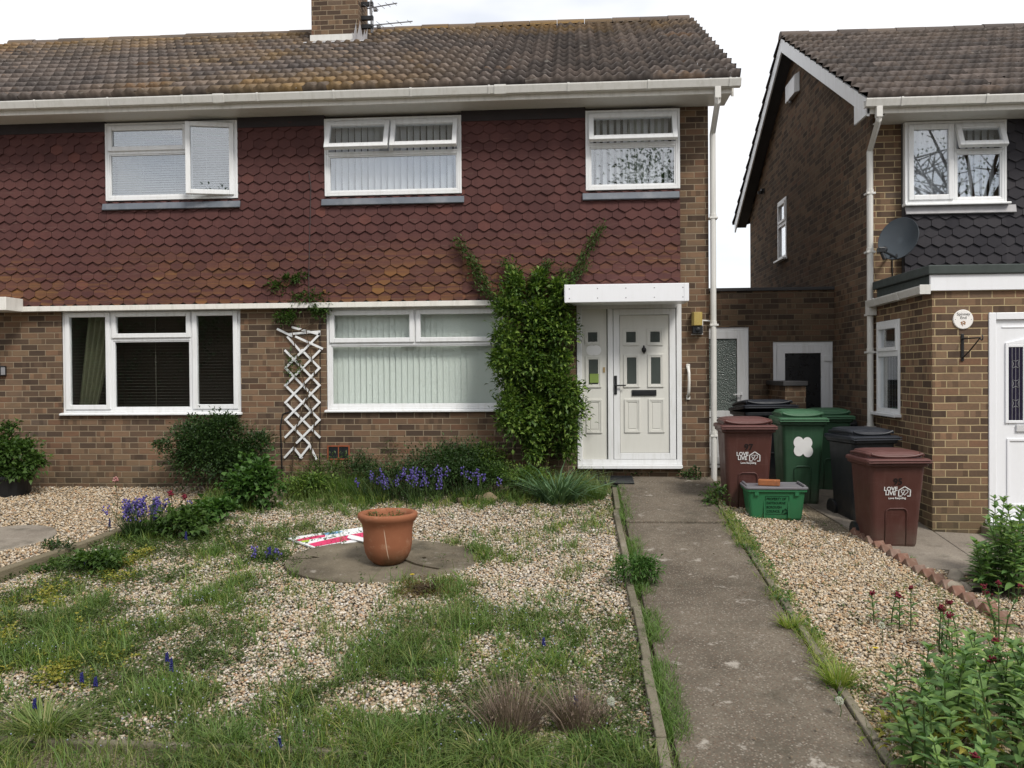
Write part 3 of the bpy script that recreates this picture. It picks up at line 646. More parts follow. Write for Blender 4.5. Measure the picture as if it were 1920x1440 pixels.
mx_ = xc1 + .16; zt_ = P(700, -60, YC + .2).z; zb_ = P(692, 62, YC + .2).z; mb = MB(); mb.tube([(mx_, YC + .2, zb_), (mx_, YC + .2, zt_)], .017, 8); build('mast', mb, M['metal'], ae)
for (pa, pb, nm) in (((688, 16), (744, 6), 0), ((692, 48), (773, 40), 1)):
    A, B = P(*pa, YC + .2), P(*pb, YC - .3); mb = MB(); mb.tube([A, B], .010, 6)
    for k in range(5):
        q = A.lerp(B, .05 + k * .22); s_ = .14 - k * .02; mb.tube([q + Vector((-.3 * s_, -s_, 0)), q + Vector((.3 * s_, s_, 0))], .004, 5)
    q = A.lerp(B, .10); mb.tube([q + Vector((0, 0, -.1)), q + Vector((0, 0, .1))], .006, 5); mb.box(q.x + .06, q.x + .12, q.y - .03, q.y + .03, q.z - .05, q.z - .01)
    build('boom', mb, M['metal'], ae)
for pz in ((692, 8), (693, 34), (694, 50)): q = P(*pz, YC + .2); mb = MB(); mb.box(xc1 - .002, mx_ + .03, YC + .17, YC + .23, q.z - .03, q.z + .03); build('clamp', mb, M['black_iron'], ae)

# ================================================================== THE HOUSE NEXT DOOR
NX, NV = 3.6, 3.345                           # gable wall plane, verge
zE2 = P(1610, 186, 10.05).z; zR2 = PX(1465, 58, NV).z - .05; NX1 = 10.5
h2 = thing('end_house', 'brown brick house next door with charcoal hung tiles and a brick porch', 'house', (NX + 3.4, 14.2, 0))
zF2 = P(1640, 214, 10.14).z; zS2 = zF2 + .015
RW2 = rect(1697, 226, 1888, 380, YUF); RW2 = (*RW2[:3], min(RW2[3], zS2 - .003))
XB = P(1697, 400, YT).x
zPR = P(1748, 497, 8.85).z                    # porch roof top
mb = MB(); holes_wall(mb, NX, NX1, -1.0, zS2 + .15, [(RW2[0] - e, RW2[1] + e, RW2[2] - e, zS2 - .02)], pl, .25); build('front_wall', mb, M['brick_r'], h2, fix=False)
mb = MB(); gy0 = PX(1459, 430, NX).y; gy1 = PX(1475, 430, NX).y; gw = (min(gy0, gy1), max(gy0, gy1), PX(1467, 486, NX).z, PX(1467, 374, NX).z)
pls = lambda u, v, d: (NX + d, u, v)
holes_wall(mb, YW, 17.8, -1.0, zS2 + .15, [(gw[0] - e, gw[1] + e, gw[2], gw[3] + e)], pls, .25)
n = 24                                         # gable triangle
mb.add([(NX, YW, zS2 + .15), (NX, 17.8, zS2 + .15), (NX, 14.2, zR2 - .05)], [(0, 1, 2)])
mb.box(NX1 - .25, NX1, YW + .26, 17.8, -.6, zR2 - .6); mb.box(NX + .26, NX1 - .25, 17.55, 17.8, -.6, zS2 + .2)
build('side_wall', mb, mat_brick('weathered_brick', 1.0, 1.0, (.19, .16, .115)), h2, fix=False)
xs2 = [RW2[0], RW2[1], NX1]; st2 = [(XB, RW2[1], RW2[2] - .015), (RW2[1], NX1, zS2 - .02)]
zTB2 = zPR - .03
build('hung_tiles', tile_hanging(st2, zTB2, YT, .160, .110), M['tile_grey'], h2, fix=False)
mb = MB(); mb.box(XB, NX1, YT + .03, YW - .002, zTB2 + .03, RW2[2] - .02); mb.box(RW2[1] + .005, NX1, YT + .03, YW - .002, RW2[2] - .02, zS2); build('tile_backing', mb, M['dark_board'], h2)
mb = MB(); mb.extr([(YT - .03, RW2[2] - .125), (YT - .012, RW2[2] - .135), (YT + .03, RW2[2] - .036), (YT - .012, RW2[2] - .036)], 'x', RW2[0] + .005, RW2[1] + .1); build('lead_apron', mb, M['lead_pale'], h2, bevel=.003)
w = window(h2, RW2, (1697, 226, 1888, 380), [(1697, 226, 1790, 380, 'fit', 0), (1790, 226, 1888, 283, 'top', R(24)), (1790, 283, 1888, 380, 'fixed', 0)], YUF, 'upstairs window with a small top light open', glass='glass_up')
x0, x1, z0, z1 = RW2; vertical_blind(w, x0 + .6, x1 - .03, z0 + .02, z1 - .02, YUF + .14, 'blind_w', .083, .085, 28, 5); curtain(w, x0 + .03, x0 + .62, z0 + .02, z1 - .02, YUF + .15, 'blind_w', 5)
mb = MB(); mb.box(NV + .03, NX1 + .2, 10.12, 10.145, zF2, zE2 - .02); build('fascia', mb, M['paint'], h2, bevel=.003)
mb = MB(); mb.box(NX, NX1 + .2, 10.146, YW + .05, zF2 + .004, zF2 + .016); mb.box(P(1764, 214, 10.3).x, P(1772, 214, 10.3).x, 10.28, 10.36, zF2, zF2 + .003); build('soffit', mb, M['soffit'], h2)
mb = MB(); gutter(mb, NV - .015, NX1 + .2, 10.118, zE2 - .005); build('gutter', mb, M['pvc_old'], h2, bevel=.003)
V, Fc = roof_mesh(NV, NX1 + .25, 10.06, zE2 + .012, 14.2, zR2); npmesh('roof', V, Fc, M['roof_r'], h2)
V, Fc = roof_mesh(NV, NX1 + .25, 18.34, zE2 + .012, 14.2, zR2); npmesh('roof', V, Fc, M['roof_r'], h2)
build('ridge_tiles', ridge_run(NV + .01, NX1 + .2, 14.2, zR2 - .02), M['roof_r'], h2)
# verge: bargeboards, dark undercloak and soffit boards
sl = (zR2 - zE2) / 4.14
for s_, nme in ((1, 'bargeboard'), (-1, 'bargeboard')):
    f = lambda y: zR2 - abs(y - 14.2) * sl
    mb = MB(); ye = 14.2 - s_ * 4.08; x = NV + .03
    mb.hexa([(x, ye, f(ye) - .21), (x + .025, ye, f(ye) - .21), (x + .025, 14.2, zR2 - .23), (x, 14.2, zR2 - .23)], [(x, ye, f(ye) - .012), (x + .025, ye, f(ye) - .012), (x + .025, 14.2, zR2 - .012), (x, 14.2, zR2 - .012)])
    if s_ == 1: mb.extr([(10.121, zF2), (10.58, zF2), (10.58, f(10.58) - .2), (10.121, f(10.121) - .18)], 'x', x - .002, x + .02)
    build(nme, mb, M['pvc'], h2)
mb = MB()
for s_ in (1, -1):
    ye = 14.2 - s_ * 4.0
    mb.hexa([(NV + .056, ye, f(ye) - .17), (NX - .002, ye, f(ye) - .17), (NX - .002, 14.2, zR2 - .17), (NV + .056, 14.2, zR2 - .17)], [(NV + .056, ye, f(ye) - .155), (NX - .002, ye, f(ye) - .155), (NX - .002, 14.2, zR2 - .155), (NV + .056, 14.2, zR2 - .155)])
build('verge_soffit', mb, M['dark_board'], h2)
mb = MB(); mb.box(NX + .02, NX1, YW + .1, 17.7, zS2 + .1, zS2 + .14); build('ceiling_board', mb, M['dark_board'], h2)
# gable window (in the plane x = NX)
def side_window(parent, y0, y1, z0, z1, split, label, blind=True):
    mb = MB(); T = Matrix(((0, 1, 0, NX), (-1, 0, 0, y1 + y0), (0, 0, 1, 0), (0, 0, 0, 1)))   # local x -> -y, local y -> x
    mb.ring(y0, y1, z0, z1, -.012, .06, .05, T); zs_ = z1 - (z1 - z0) * split; mb.box(y0 + .05, y1 - .05, -.01, .06, zs_ - .03, zs_ + .03, T)
    w = build('window', mb, M['pvc'], parent, bevel=.004); w['label'] = label
    s = MB(); s.ring(y0 + .05, y1 - .05, zs_ + .03, z1 - .05, -.025, .03, .045, T); build('sash', s, M['pvc'], w, bevel=.004)
    g = MB(); g.box(y0 + .05, y1 - .05, .02, .026, z0 + .05, zs_ - .03, T); g.box(y0 + .095, y1 - .095, .01, .016, zs_ + .075, z1 - .095, T); build('pane', g, M['glass'], w)
    s = MB(); s.box(y0 - .03, y1 + .03, -.08, .05, z0 - .035, z0 - .001, T); build('sill', s, M['pvc'], w, bevel=.005)
    rm = MB(); rm.box(y0, y1, .065, .9, z0, z1, T); rm.f = [f_ for i, f_ in enumerate(rm.f) if i != 2]; build('room', rm, M['dark'], w, fix=False)
    if blind:
        c = MB(); k = y0 + .06
        while k < y1 - .05: c.hexa(*[[T @ Vector(q) for q in ((k, .12, zz), (k + .05, .10, zz), (k + .05, .104, zz), (k, .124, zz))] for zz in (z0 + .04, zs_ - .0 if blind == 1 else z1 - .05)]); k += .085
        build('blind', c, M['blind_w'], w)
    return w
side_window(h2, *gw, .42, 'narrow upstairs window in the gable wall', 2)
# porch
PY0 = 8.9; zPf0, zPf1 = P(1760, 545, PY0 - .03).z, P(1760, 515, PY0 - .03).z
py0 = PX(1688, 690, NX).y; py1 = PX(1645, 690, NX).y; pw = (py0, py1, PX(1666, 774, NX).z, PX(1666, 601, NX).z)
rd = rect(1853, 585, 2010, 980, PY0)
mb = MB(); holes_wall(mb, PY0, YW - .001, -1.0, zPf0 + .05, [(pw[0] - e, pw[1] + e, pw[2] - .02, pw[3] + e)], pls, .22)
holes_wall(mb, NX, 6.6, -1.0, zPf0 + .05, [(rd[0], rd[1], rd[2], rd[3])], lambda u, v, d: (u, PY0 + d, v), .22); mb.box(6.38, 6.6, PY0 + .23, YW - .01, -.6, zPf0 + .05)
build('porch_wall', mb, M['brick_r'], h2, fix=False)
side_window(h2, *pw, .36, 'small side window of the porch', 1)
mb = MB(); mb.box(NX - .03, 6.65, PY0 - .035, PY0 - .002, zPf0, zPf1); build('porch_fascia', mb, M['door_r'], h2, bevel=.004)
mb = MB(); mb.box(NX - .06, 6.7, PY0 - .06, YT - .03, zPf1 + .001, zPR); mb.box(NX - .028, NX - .003, PY0 - .002, YW - .2, zPf0 + .06, zPf1)
build('porch_roof', mb, mat_plain('dark_roof_felt', (.045, .055, .052), .7, .3, .3, 6, None, .3), h2, bevel=.01)
mb = MB()                                       # porch gutter along its side, running into the downpipe
gT = Matrix(((0, -1, 0, NX - .03), (1, 0, 0, 0), (0, 0, 1, 0), (0, 0, 0, 1)))
prof = [(0, 0), (0, -.075), (-.075, -.075), (-.1, -.01), (-.1, .004), (-.092, .004), (-.07, -.067), (-.008, -.067), (-.008, 0)]
def side_gutter(ya, yb, za, zb): mb.prism(None, [(NX - .03 + a, ya, za + b) for a, b in prof], [(NX - .03 + a, yb, zb + b) for a, b in prof])
zg = P(1745, 536, PY0).z
side_gutter(PY0 - .03, 10.5, zg, zg - .02); mb.box(NX - .135, NX - .028, PY0 - .036, PY0 - .028, zg - .085, zg + .01)
for y_ in (9.5, 10.2): mb.prism(None, [(NX - .029 + a * 1.06, y_, zg - .01 + b * 1.08) for a, b in prof], [(NX - .029 + a * 1.06, y_ + .05, zg - .01 + b * 1.08) for a, b in prof])
build('porch_gutter', mb, M['pvc_old'], h2, bevel=.002)
q = P(1621, 400, 10.5); xp2, yp2 = NX - .06, 10.53
mb = MB(); xo2 = P(1648, 195, 10.06).x; zo2 = zE2 - .09
mb.box(xo2 - .034, xo2 + .034, 10.03, 10.095, zo2 - .12, zo2 + .004); mb.tube([(xo2, 10.06, zo2 - .1), (xo2, 10.07, zo2 - .15), (xp2, yp2, zo2 - .38), (xp2, yp2, zo2 - .44)], .036, 4)
mb.tube([(xp2, yp2, zo2 - .39), (xp2, yp2, -.3)], .037, 12); zj = zg - .06
mb.box(xp2 - .045, xp2 + .05, yp2 - .08, yp2 + .04, zj - .13, zj + .03)
for z in (3.45, 2.75, 2.0, 1.55, .65): mb.tube([(xp2, yp2, z), (xp2, yp2, z + .05)], .042, 12); pipe_bracket(mb, xp2, yp2, z)
build('downpipe', mb, M['pvc_old'], h2, bevel=.003)
# porch door
x0, x1, z0, z1 = rd; fx = lambda p: x0 + (p - 1853) / 157 * (x1 - x0); fz = lambda p: z1 - (p - 585) / 395 * (z1 - z0); Y = PY0 + .015
mb = MB(); mb.ring(x0 + .002, x1 - .002, z0 + .03, z1 - .002, Y - .03, Y + .05, .07); mb.box(x0 - .03, x1 + .03, Y - .12, Y + .05, z0 - .012, z0 + .03); pd = build('porch_door', mb, M['door_r'], h2, bevel=.005)
mb = MB(); mb.box(x0 + .075, x1 - .075, Y, Y + .04, z0 + .105, z1 - .075)
mb.box(fx(1865), x1 - .09, Y - .008, Y + .001, fz(598), fz(595)); mb.box(fx(1880), x1 - .12, Y - .008, Y + .001, fz(614), fz(611))
ga, gb, gc_, gd = fx(1892), fx(1919), fz(786), fz(638)
def prism_y(mb, poly, y0, y1): mb.extr([(a, b) for a, b in poly], 'y', y0, y1)
ox0, ox1, oz0, oz1 = fx(1886), fx(1924), fz(793), fz(645)
mb.ring(ox0, ox1, oz0, oz1, Y - .016, Y + .001, .028); prism_y(mb, [(ox0, oz1), (ox1, oz1), (ox1, oz1 + .06), (ox0, oz1 + .015)], Y - .016, Y + .001)
mb.ring(fx(1889), fx(1950), fz(950), fz(822), Y - .012, Y + .001, .025); build('door_leaf', mb, M['door_r'], pd, bevel=.003)
mb = MB(); mb.box(ox0 + .028, ox1 - .028, Y - .010, Y + .002, oz0 + .028, oz1 - .028); gp = build('pane', mb, mat_plain('dark_leaded_glass', (.02, .018, .035), .08, .6, .4, 30), pd)
mb = MB(); xm = (ox0 + ox1) / 2
for k in range(1, 4): x = ox0 + .028 + (ox1 - ox0 - .056) * k / 4; mb.box(x - .002, x + .002, Y - .013, Y - .0095, oz0 + .028, oz1 - .028)
for zz in (.25, .5, .75):
    zc = oz0 + (oz1 - oz0) * zz; mb.tube([(xm + .05 * math.cos(a) * (1 if i % 2 else .45), Y - .012, zc + .06 * math.sin(a) * (1 if i % 2 else .45)) for i, a in enumerate([k * math.pi / 4 for k in range(9)])], .0035, 5)
build('leading', mb, M['metal'], pd)
mb = MB(); mb.box(fx(1906), fx(1960), Y - .02, Y + .001, fz(809), fz(796)); build('letterbox', mb, mat_plain('chrome', (.55, .55, .56), .25, .6, .05), pd, bevel=.004)
mb = MB(); mb.box(NX + .01, 6.3, PY0 - .0 + .3, PY0 + .33, 0, 2); build('porch_inside', mb, M['dark'], h2)
mb = MB(); s0 = P(1848, 985, 8.75); mb.box(fx(1838), 5.7, 8.45, PY0 - .001, -.6, z0 - .03); build('door_step', mb, mat_concrete('step_concrete', (.20, .17, .13), (.10, .085, .06), .4), h2, bevel=.01)
# things fixed to that house
a = P(1680, 450, 10.35); sd_ = thing('satellite_dish', 'dark grey satellite dish on an arm on the next door brickwork', 'satellite dish', (a.x + .02, YW, P(1690, 500, YW).z))
c = P(1684, 447, 10.22); nrm = Vector((-.62, -.62, .30)).normalized(); T = Matrix.Translation(c) @ nrm.to_track_quat('Z', 'Y').to_matrix().to_4x4() @ Matrix.Diagonal((1, 1.12, 1, 1))
prof = [(0, -.055)] + [(r_, -.055 + .055 * (r_ / .23) ** 2) for r_ in (.05, .1, .15, .19, .22, .23)] + [(.236, .004), (.236, -.008), (.225, -.012)] + [(r_, -.063 + .055 * (r_ / .23) ** 2) for r_ in (.2, .15, .1, .05)] + [(0, -.063)]
mb = MB(); mb.lathe(prof, (0, 0, 0), 40, T); build('reflector', mb, mat_plain('slate_grey_plastic', (.035, .045, .055), .4, .4, .15, 8), sd_, smooth=True)
mb = MB(); q = P(1655, 470, 9.95); foot = T @ Vector((0, -.21, -.0)); mb.tube([c + Vector((.05, .1, -.1)), P(1680, 483, 10.15), q], .014, 6); mb.tube([P(1672, 482, 10.2), (c.x + .02, YW, P(1680, 480, YW).z)], .02, 8); build('arm', mb, M['dark_plastic'], sd_)
mb = MB(); mb.box(q.x - .05, q.x + .02, q.y - .03, q.y + .05, q.z - .02, q.z + .035); mb.tube([q + Vector((-.01, .0, -.02)), q + Vector((.02, -.01, -.10))], .024, 10); mb.tube([q + Vector((.0, .04, .0)), q + Vector((.06, .1, .03))], [.02, .035], 12); build('receiver', mb, M['dark_plastic'], sd_, bevel=.004)
mb = MB(); mb.tube([P(1673, 484, YW - .01), P(1673, 505, YW - .01), P(1675, 522, YW - .01), P(1696, 526, YW - .01)], .006, 6); build('cable', mb, M['dark_plastic'], sd_)
a = PX(1490, 165, NX); ab = thing('alarm_box', 'white burglar alarm box high on the gable wall', 'alarm box', a)
y0_, y1_ = PX(1500, 165, NX).y, PX(1481, 165, NX).y; z0_, z1_ = PX(1490, 185, NX).z, PX(1490, 146, NX).z
mb = MB(); mb.prism(None, [(NX - .001, y0_, z0_ + .02), (NX - .001, y1_, z0_ + .02), (NX - .001, y1_, z1_), (NX - .001, y0_, z1_)], [(NX - .085, y0_ + .03, z0_), (NX - .085, y1_ - .03, z0_), (NX - .085, y1_ - .03, z1_ - .05), (NX - .085, y0_ + .03, z1_ - .05)]); build('cover', mb, M['pvc'], ab, bevel=.012)
mb = MB(); mb.lathe([(0, 0), (.025, 0), (.025, .05), (0, .05)], ((NX - .05), (y0_ + y1_) / 2 + .1, z0_ - .04), 10); build('strobe', mb, M['metal'], ab)
a = PX(1433, 358, NX); mb = MB(); mb.box(NX - .06, NX - .001, a.y - .04, a.y + .04, a.z - .04, a.z + .04); mb.lathe([(0, 0), (.045, 0), (.05, .05), (0, .06)], (NX - .08, a.y - .02, a.z - .06), 12); tag(build('security_camera', mb, M['dark_plastic']), 'tiny black camera under the far eaves of the gable wall', 'camera')
a = P(1805, 599, PY0); npq = thing('name_plaque', 'round white house name plaque with lettering above the iron bracket', 'plaque', a)
rad = (P(1824, 599, PY0).x - P(1786, 599, PY0).x) / 2; Tq = Matrix.Translation((a.x, PY0, a.z)) @ Matrix.Rotation(R(90), 4, 'X')
mb = MB(); mb.lathe([(0, .001), (rad, .001), (rad, .01), (rad - .006, .016), (0, .016)], (0, 0, 0), 40, Tq); build('disc', mb, mat_plain('plaque_white', (.78, .76, .74), .3, .5, .02), npq, smooth=False)
for (tx, sz, dz) in (('Spinney', .042, .040), ('End', .042, .004)):
    me = text_mesh(tx, sz, Matrix.Translation((a.x, PY0 - .017, a.z + dz)) @ UPR, .0004); link('lettering', me, M['black_iron'], npq)
mb = MB(); rg = random.Random(8)
for k in range(26): t, r_ = rg.uniform(0, 6.28), rg.uniform(0, .03); mb.lathe([(0, 0), (.006, 0), (0, .003)], (0, 0, 0), 6, Tq @ Matrix.Translation((r_ * math.cos(t), r_ * .75 * math.sin(t) - .042, .0165)))
build('motif', mb, mat_plain('tan_motif', (.30, .17, .10), .6, .2, .3), npq)
mb = MB()
for sx_ in (-1, 1): mb.lathe([(0, 0), (.005, 0), (0, .003)], (0, 0, 0), 8, Tq @ Matrix.Translation((sx_ * (rad - .02), 0, .016)))
build('screw', mb, M['metal'], npq)
a = P(1804, 650, PY0); hb = thing('hanging_bracket', 'empty black iron hanging basket bracket beneath the round plaque', 'bracket', a)
z1_, z0_ = P(1804, 626, PY0).z, P(1804, 677, PY0).z; mb = MB(); mb.box(a.x - .014, a.x + .014, PY0 - .012, PY0 - .001, z0_, z1_); build('back_bar', mb, M['black_iron'], hb, bevel=.002)
tip = Vector((a.x + .05, PY0 - .28, z1_ - .05)); mb = MB(); mb.tube([(a.x, PY0 - .012, z1_ - .05), tip], .007, 6); mb.tube([(a.x, PY0 - .012, z0_ + .03), (a.x + .02, PY0 - .12, z0_ + .10), tip], .007, 6); mb.tube([tip + Vector((0, -.025 + .025 * math.cos(t), -.025 * math.sin(t))) for t in [k * .5 for k in range(10)]], .006, 6); build('arm', mb, M['black_iron'], hb)

# ================================================================== LINK BUILDING BETWEEN THE HOUSES
YL = 12.15
lk = thing('link_building', 'low brick building with two white doors filling the gap between the houses', 'outbuilding', (2.6, YL, 0))
zl = P(1450, 545, YL).z
r1, r2 = rect(1330, 613, 1405, 905, YL), rect(1450, 640, 1565, 930, YL); r1 = (HX1 + .01, r1[1], -.02, r1[3]); r2 = (r2[0], min(r2[1], NX - .015), -.05, r2[3])
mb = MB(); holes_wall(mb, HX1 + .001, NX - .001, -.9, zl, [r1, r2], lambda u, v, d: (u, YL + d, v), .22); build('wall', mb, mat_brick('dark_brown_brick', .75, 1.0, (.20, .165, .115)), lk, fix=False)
mb = MB(); mb.box(HX1 + .001, NX - .001, YL - .03, YL + 3, zl, zl + .045); build('coping', mb, M['dark_board'], lk, bevel=.006)
for r_, kind in ((r1, 0), (r2, 1)):
    mb = MB(); mb.ring(r_[0] + .003, r_[1] - .003, r_[2], r_[3] - .003, YL + .02, YL + .08, .05); dd = build('door', mb, M['pvc'], lk, bevel=.004); dd['label'] = ('white door with frosted glass', 'white framed door with a dark panel')[kind]
    a0, a1, b0, b1 = r_[0] + .055, r_[1] - .055, r_[2] + .055, r_[3] - .055
    zm = P(1380, 770, YL).z if not kind else b0 + .12
    mb = MB(); mb.ring(a0, a1, b0, b1, YL + .005, YL + .06, .11); 
    if not kind: mb.box(a0 + .11, a1 - .11, YL + .006, YL + .06, zm - .09, zm); mb.box(a0 + .11, a1 - .11, YL + .02, YL + .05, b0 + .11, zm - .09)
    build('leaf', mb, M['pvc'], dd, bevel=.004)
    mb = MB(); mb.box(a0 + .11, a1 - .11, YL + .025, YL + .04, zm if not kind else b0 + .11, b1 - .11); build('pane', mb, M['frost'] if not kind else mat_plain('dark_door_panel', (.012, .013, .015), .3, .5, .2, 3), dd)
    mb = MB(); hz = P(1390, 740, YL).z if not kind else 1.0; hx = a1 - .05 if not kind else a0 + .05
    if not kind: mb.box(hx - .014, hx + .014, YL - .008, YL + .006, hz - .1, hz + .03); mb.box(hx - .12, hx + .008, YL - .045, YL - .03, hz - .005, hz + .012); mb.box(hx - .006, hx + .006, YL - .03, YL - .006, hz - .004, hz + .01)
    else:
        for zz in (P(1500, 672, YL).z, P(1500, 778, YL).z): mb.box(a1 - .07, a1 + .03, YL - .012, YL + .004, zz - .04, zz + .04)
    build('handle' if not kind else 'hinge', mb, M['pvc'], dd, bevel=.003)
mb = MB(); mb.box(HX1, NX, YL + .9, YL + 1, -.3, zl - .05); build('back_wall', mb, M['dark'], lk)
q0, q1 = P(1472, 740, 11.2), P(1511, 740, 11.2); zp = P(1490, 716, 11.2).z
pr = thing('garden_wall', 'short brick wall stub with a dark coping in front of the dark door', 'wall', (q0.x, 11.2, 0))
mb = MB(); mb.box(q0.x, q1.x, 11.2, YL - .001, -.4, zp - .05); build('brickwork', mb, M['brick'], pr); mb = MB(); mb.box(q0.x - .03, q1.x + .02, 11.17, YL - .002, zp - .05, zp + .01); build('coping', mb, M['dark_board'], pr, bevel=.006)

# ================================================================== GROUND
def vnoise(x, y, sc, seed):
    g = np.random.default_rng(seed).random((64, 64)); x = np.asarray(x) * sc + 1000.3; y = np.asarray(y) * sc + 1000.7
    i, j = np.floor(x).astype(int), np.floor(y).astype(int); u, v = x - i, y - j; u = u * u * (3 - 2 * u); v = v * v * (3 - 2 * v)
    a = lambda p, q: g[p % 64, q % 64]
    return (a(i, j) * (1 - u) + a(i + 1, j) * u) * (1 - v) + (a(i, j + 1) * (1 - u) + a(i + 1, j + 1) * u) * v
gzv = np.vectorize(gz); gznv = np.vectorize(gzn)
def sheet(name, xs, ys, g, mat, dz=0.0, thick=0.0):
    xs, ys = np.asarray(xs), np.asarray(ys); X, Y = np.meshgrid(xs, ys); Z = g(X, Y) + dz; nx, ny = len(xs), len(ys)
    V = np.stack([X, Y, Z], -1).reshape(-1, 3); i, j = np.meshgrid(np.arange(nx - 1), np.arange(ny - 1)); a = (j * nx + i).ravel()
    return npmesh(name, V, np.stack([a, a + 1, a + 1 + nx, a + nx], 1), mat)
M['soil'] = mat_soil('garden_soil', (.17, .14, .10), (.38, .32, .24), 44)
M['path'] = mat_concrete('path_concrete', (.148, .126, .098), (.082, .069, .053), .9, .8)
M['edging'] = mat_concrete('edging_concrete', (.21, .185, .14), (.11, .10, .07), .35, .3)
M['slab'] = mat_concrete('slab_concrete', (.185, .158, .115), (.085, .072, .052), .3, .5)
M['pad'] = mat_concrete('pad_concrete', (.26, .23, .19), (.17, .145, .12), .4, .3)
xs = np.concatenate([[-90, -50, -30, -20, -15], np.arange(-12, 12.1, .4), [15, 20, 30, 50, 90]]); ys = np.concatenate([[-90, -50, -25, -12, -5, 0, 1.5], np.arange(2, 19, .4), [25, 50, 90]])
struct(sheet('ground', xs, ys, gzv, M['soil'], -.02))
struct(sheet('pavement', np.linspace(-20, 20, 60), [-2.5, 0, 1.5, 2.5, 3.3], gzv, M['pad'], -.01))
struct(sheet('road', np.linspace(-60, 60, 60), [-9.0, -5.5, -2.6], gzv, mat_concrete('asphalt', (.05, .05, .05), (.04, .04, .04), .5, .1), -.012))
JY = PG(1250, 985).y
def slab(name, x0, x1, y0, y1, top, mat, g=gz, th=.10, n=10):
    mb = MB(); ys_ = [y0 + (y1 - y0) * i / n for i in range(n + 1)]
    A = [(x0, y, g(x0, y) + top) for y in ys_] + [(x0, y, g(x0, y) + top - th) for y in reversed(ys_)]
    B = [(x1, y, g(x1, y) + top) for y in ys_] + [(x1, y, g(x1, y) + top - th) for y in reversed(ys_)]
    mb.prism(None, A, B); return build(name, mb, mat, bevel=.012)
struct(slab('path', .50, 1.50, 3.4, JY - .008, .025, M['path'])); struct(slab('path', .50, 1.50, JY + .008, 9.75, .045, M['path'])); struct(slab('path', .50, 1.66, 9.765, YW - .003, .05, M['path']))
rg = random.Random(21)
ye = [3.5, 4.42, 5.33, 6.25, 7.15, 8.1, 9.0, 9.92]
def fly(i): return ('nearest the street', 'second from the street', 'third from the street', 'fourth from the street', 'beside the fern leaved weed', 'second from the flower bed', 'running into the flower bed')[i]
for i in range(7):
    a, b_ = ye[i] + .006, ye[i + 1] - .006; o = rg.uniform(-.012, .012); o2 = o + rg.uniform(-.012, .012); t = .055 + rg.uniform(-.012, .012)
    mb = MB(); mb.hexa([(.405 + o, a, gz(.4, a) - .08), (.462 + o, a, gz(.4, a) - .08), (.462 + o2, b_, gz(.4, b_) - .08), (.405 + o2, b_, gz(.4, b_) - .08)], [(.405 + o, a, gz(.4, a) + t), (.462 + o, a, gz(.4, a) + t), (.462 + o2, b_, gz(.4, b_) + t), (.405 + o2, b_, gz(.4, b_) + t)])
    tag(build('edging_kerb', mb, M['edging'], bevel=.008), 'weathered concrete edging length left of the path, ' + fly(i), 'kerb', 'concrete edging along the path')
for i in range(6):
    a, b_ = 3.5 + i * 1.0, 4.49 + i * 1.0; o = rg.uniform(-.01, .01); t = .035 + rg.uniform(-.008, .008)
    mb = MB(); mb.hexa([(1.515 + o, a, gz(1.5, a) - .08), (1.565 + o, a, gz(1.5, a) - .08), (1.565, b_, gz(1.5, b_) - .08), (1.515, b_, gz(1.5, b_) - .08)], [(1.515 + o, a, gz(1.5, a) + t), (1.565 + o, a, gz(1.5, a) + t), (1.565, b_, gz(1.5, b_) + t), (1.515, b_, gz(1.5, b_) + t)])
    tag(build('edging_kerb', mb, M['edging'], bevel=.008), 'concrete edging length right of the path, ' + ('by the street among valerian leaves', 'among bright grass tufts', 'beside a dandelion clock', 'level with the fern leaved weed', 'a step before the recycling box', 'beside the left brown bin')[i], 'kerb', 'concrete edging along the path')
fk = [PG(-140, 1388), PG(70, 1402), PG(360, 1412), PG(640, 1424), PG(930, 1438), PG(1230, 1452)]
for i in range(5):
    a, b_ = fk[i], fk[i + 1]; d = (b_ - a).normalized() * .006; a = a + d; b_ = b_ - d; t = .045 + rg.uniform(-.014, .006); w_ = Vector((0, .05, 0))
    mb = MB(); dn = Vector((0, 0, -.08)); up_ = Vector((0, 0, t)); mb.hexa([a + dn, b_ + dn, b_ + w_ + dn, a + w_ + dn], [a + up_, b_ + up_, b_ + w_ + up_, a + w_ + up_])
    tag(build('edging_kerb', mb, M['edging'], bevel=.01), 'low concrete kerb length along the front of the garden, ' + ('in the left corner under the grass clump', 'bare length left of centre', 'half hidden beneath grass in the middle', 'below the middle of the gravel', 'below the two brown lavenders')[i], 'kerb', 'front garden kerb')
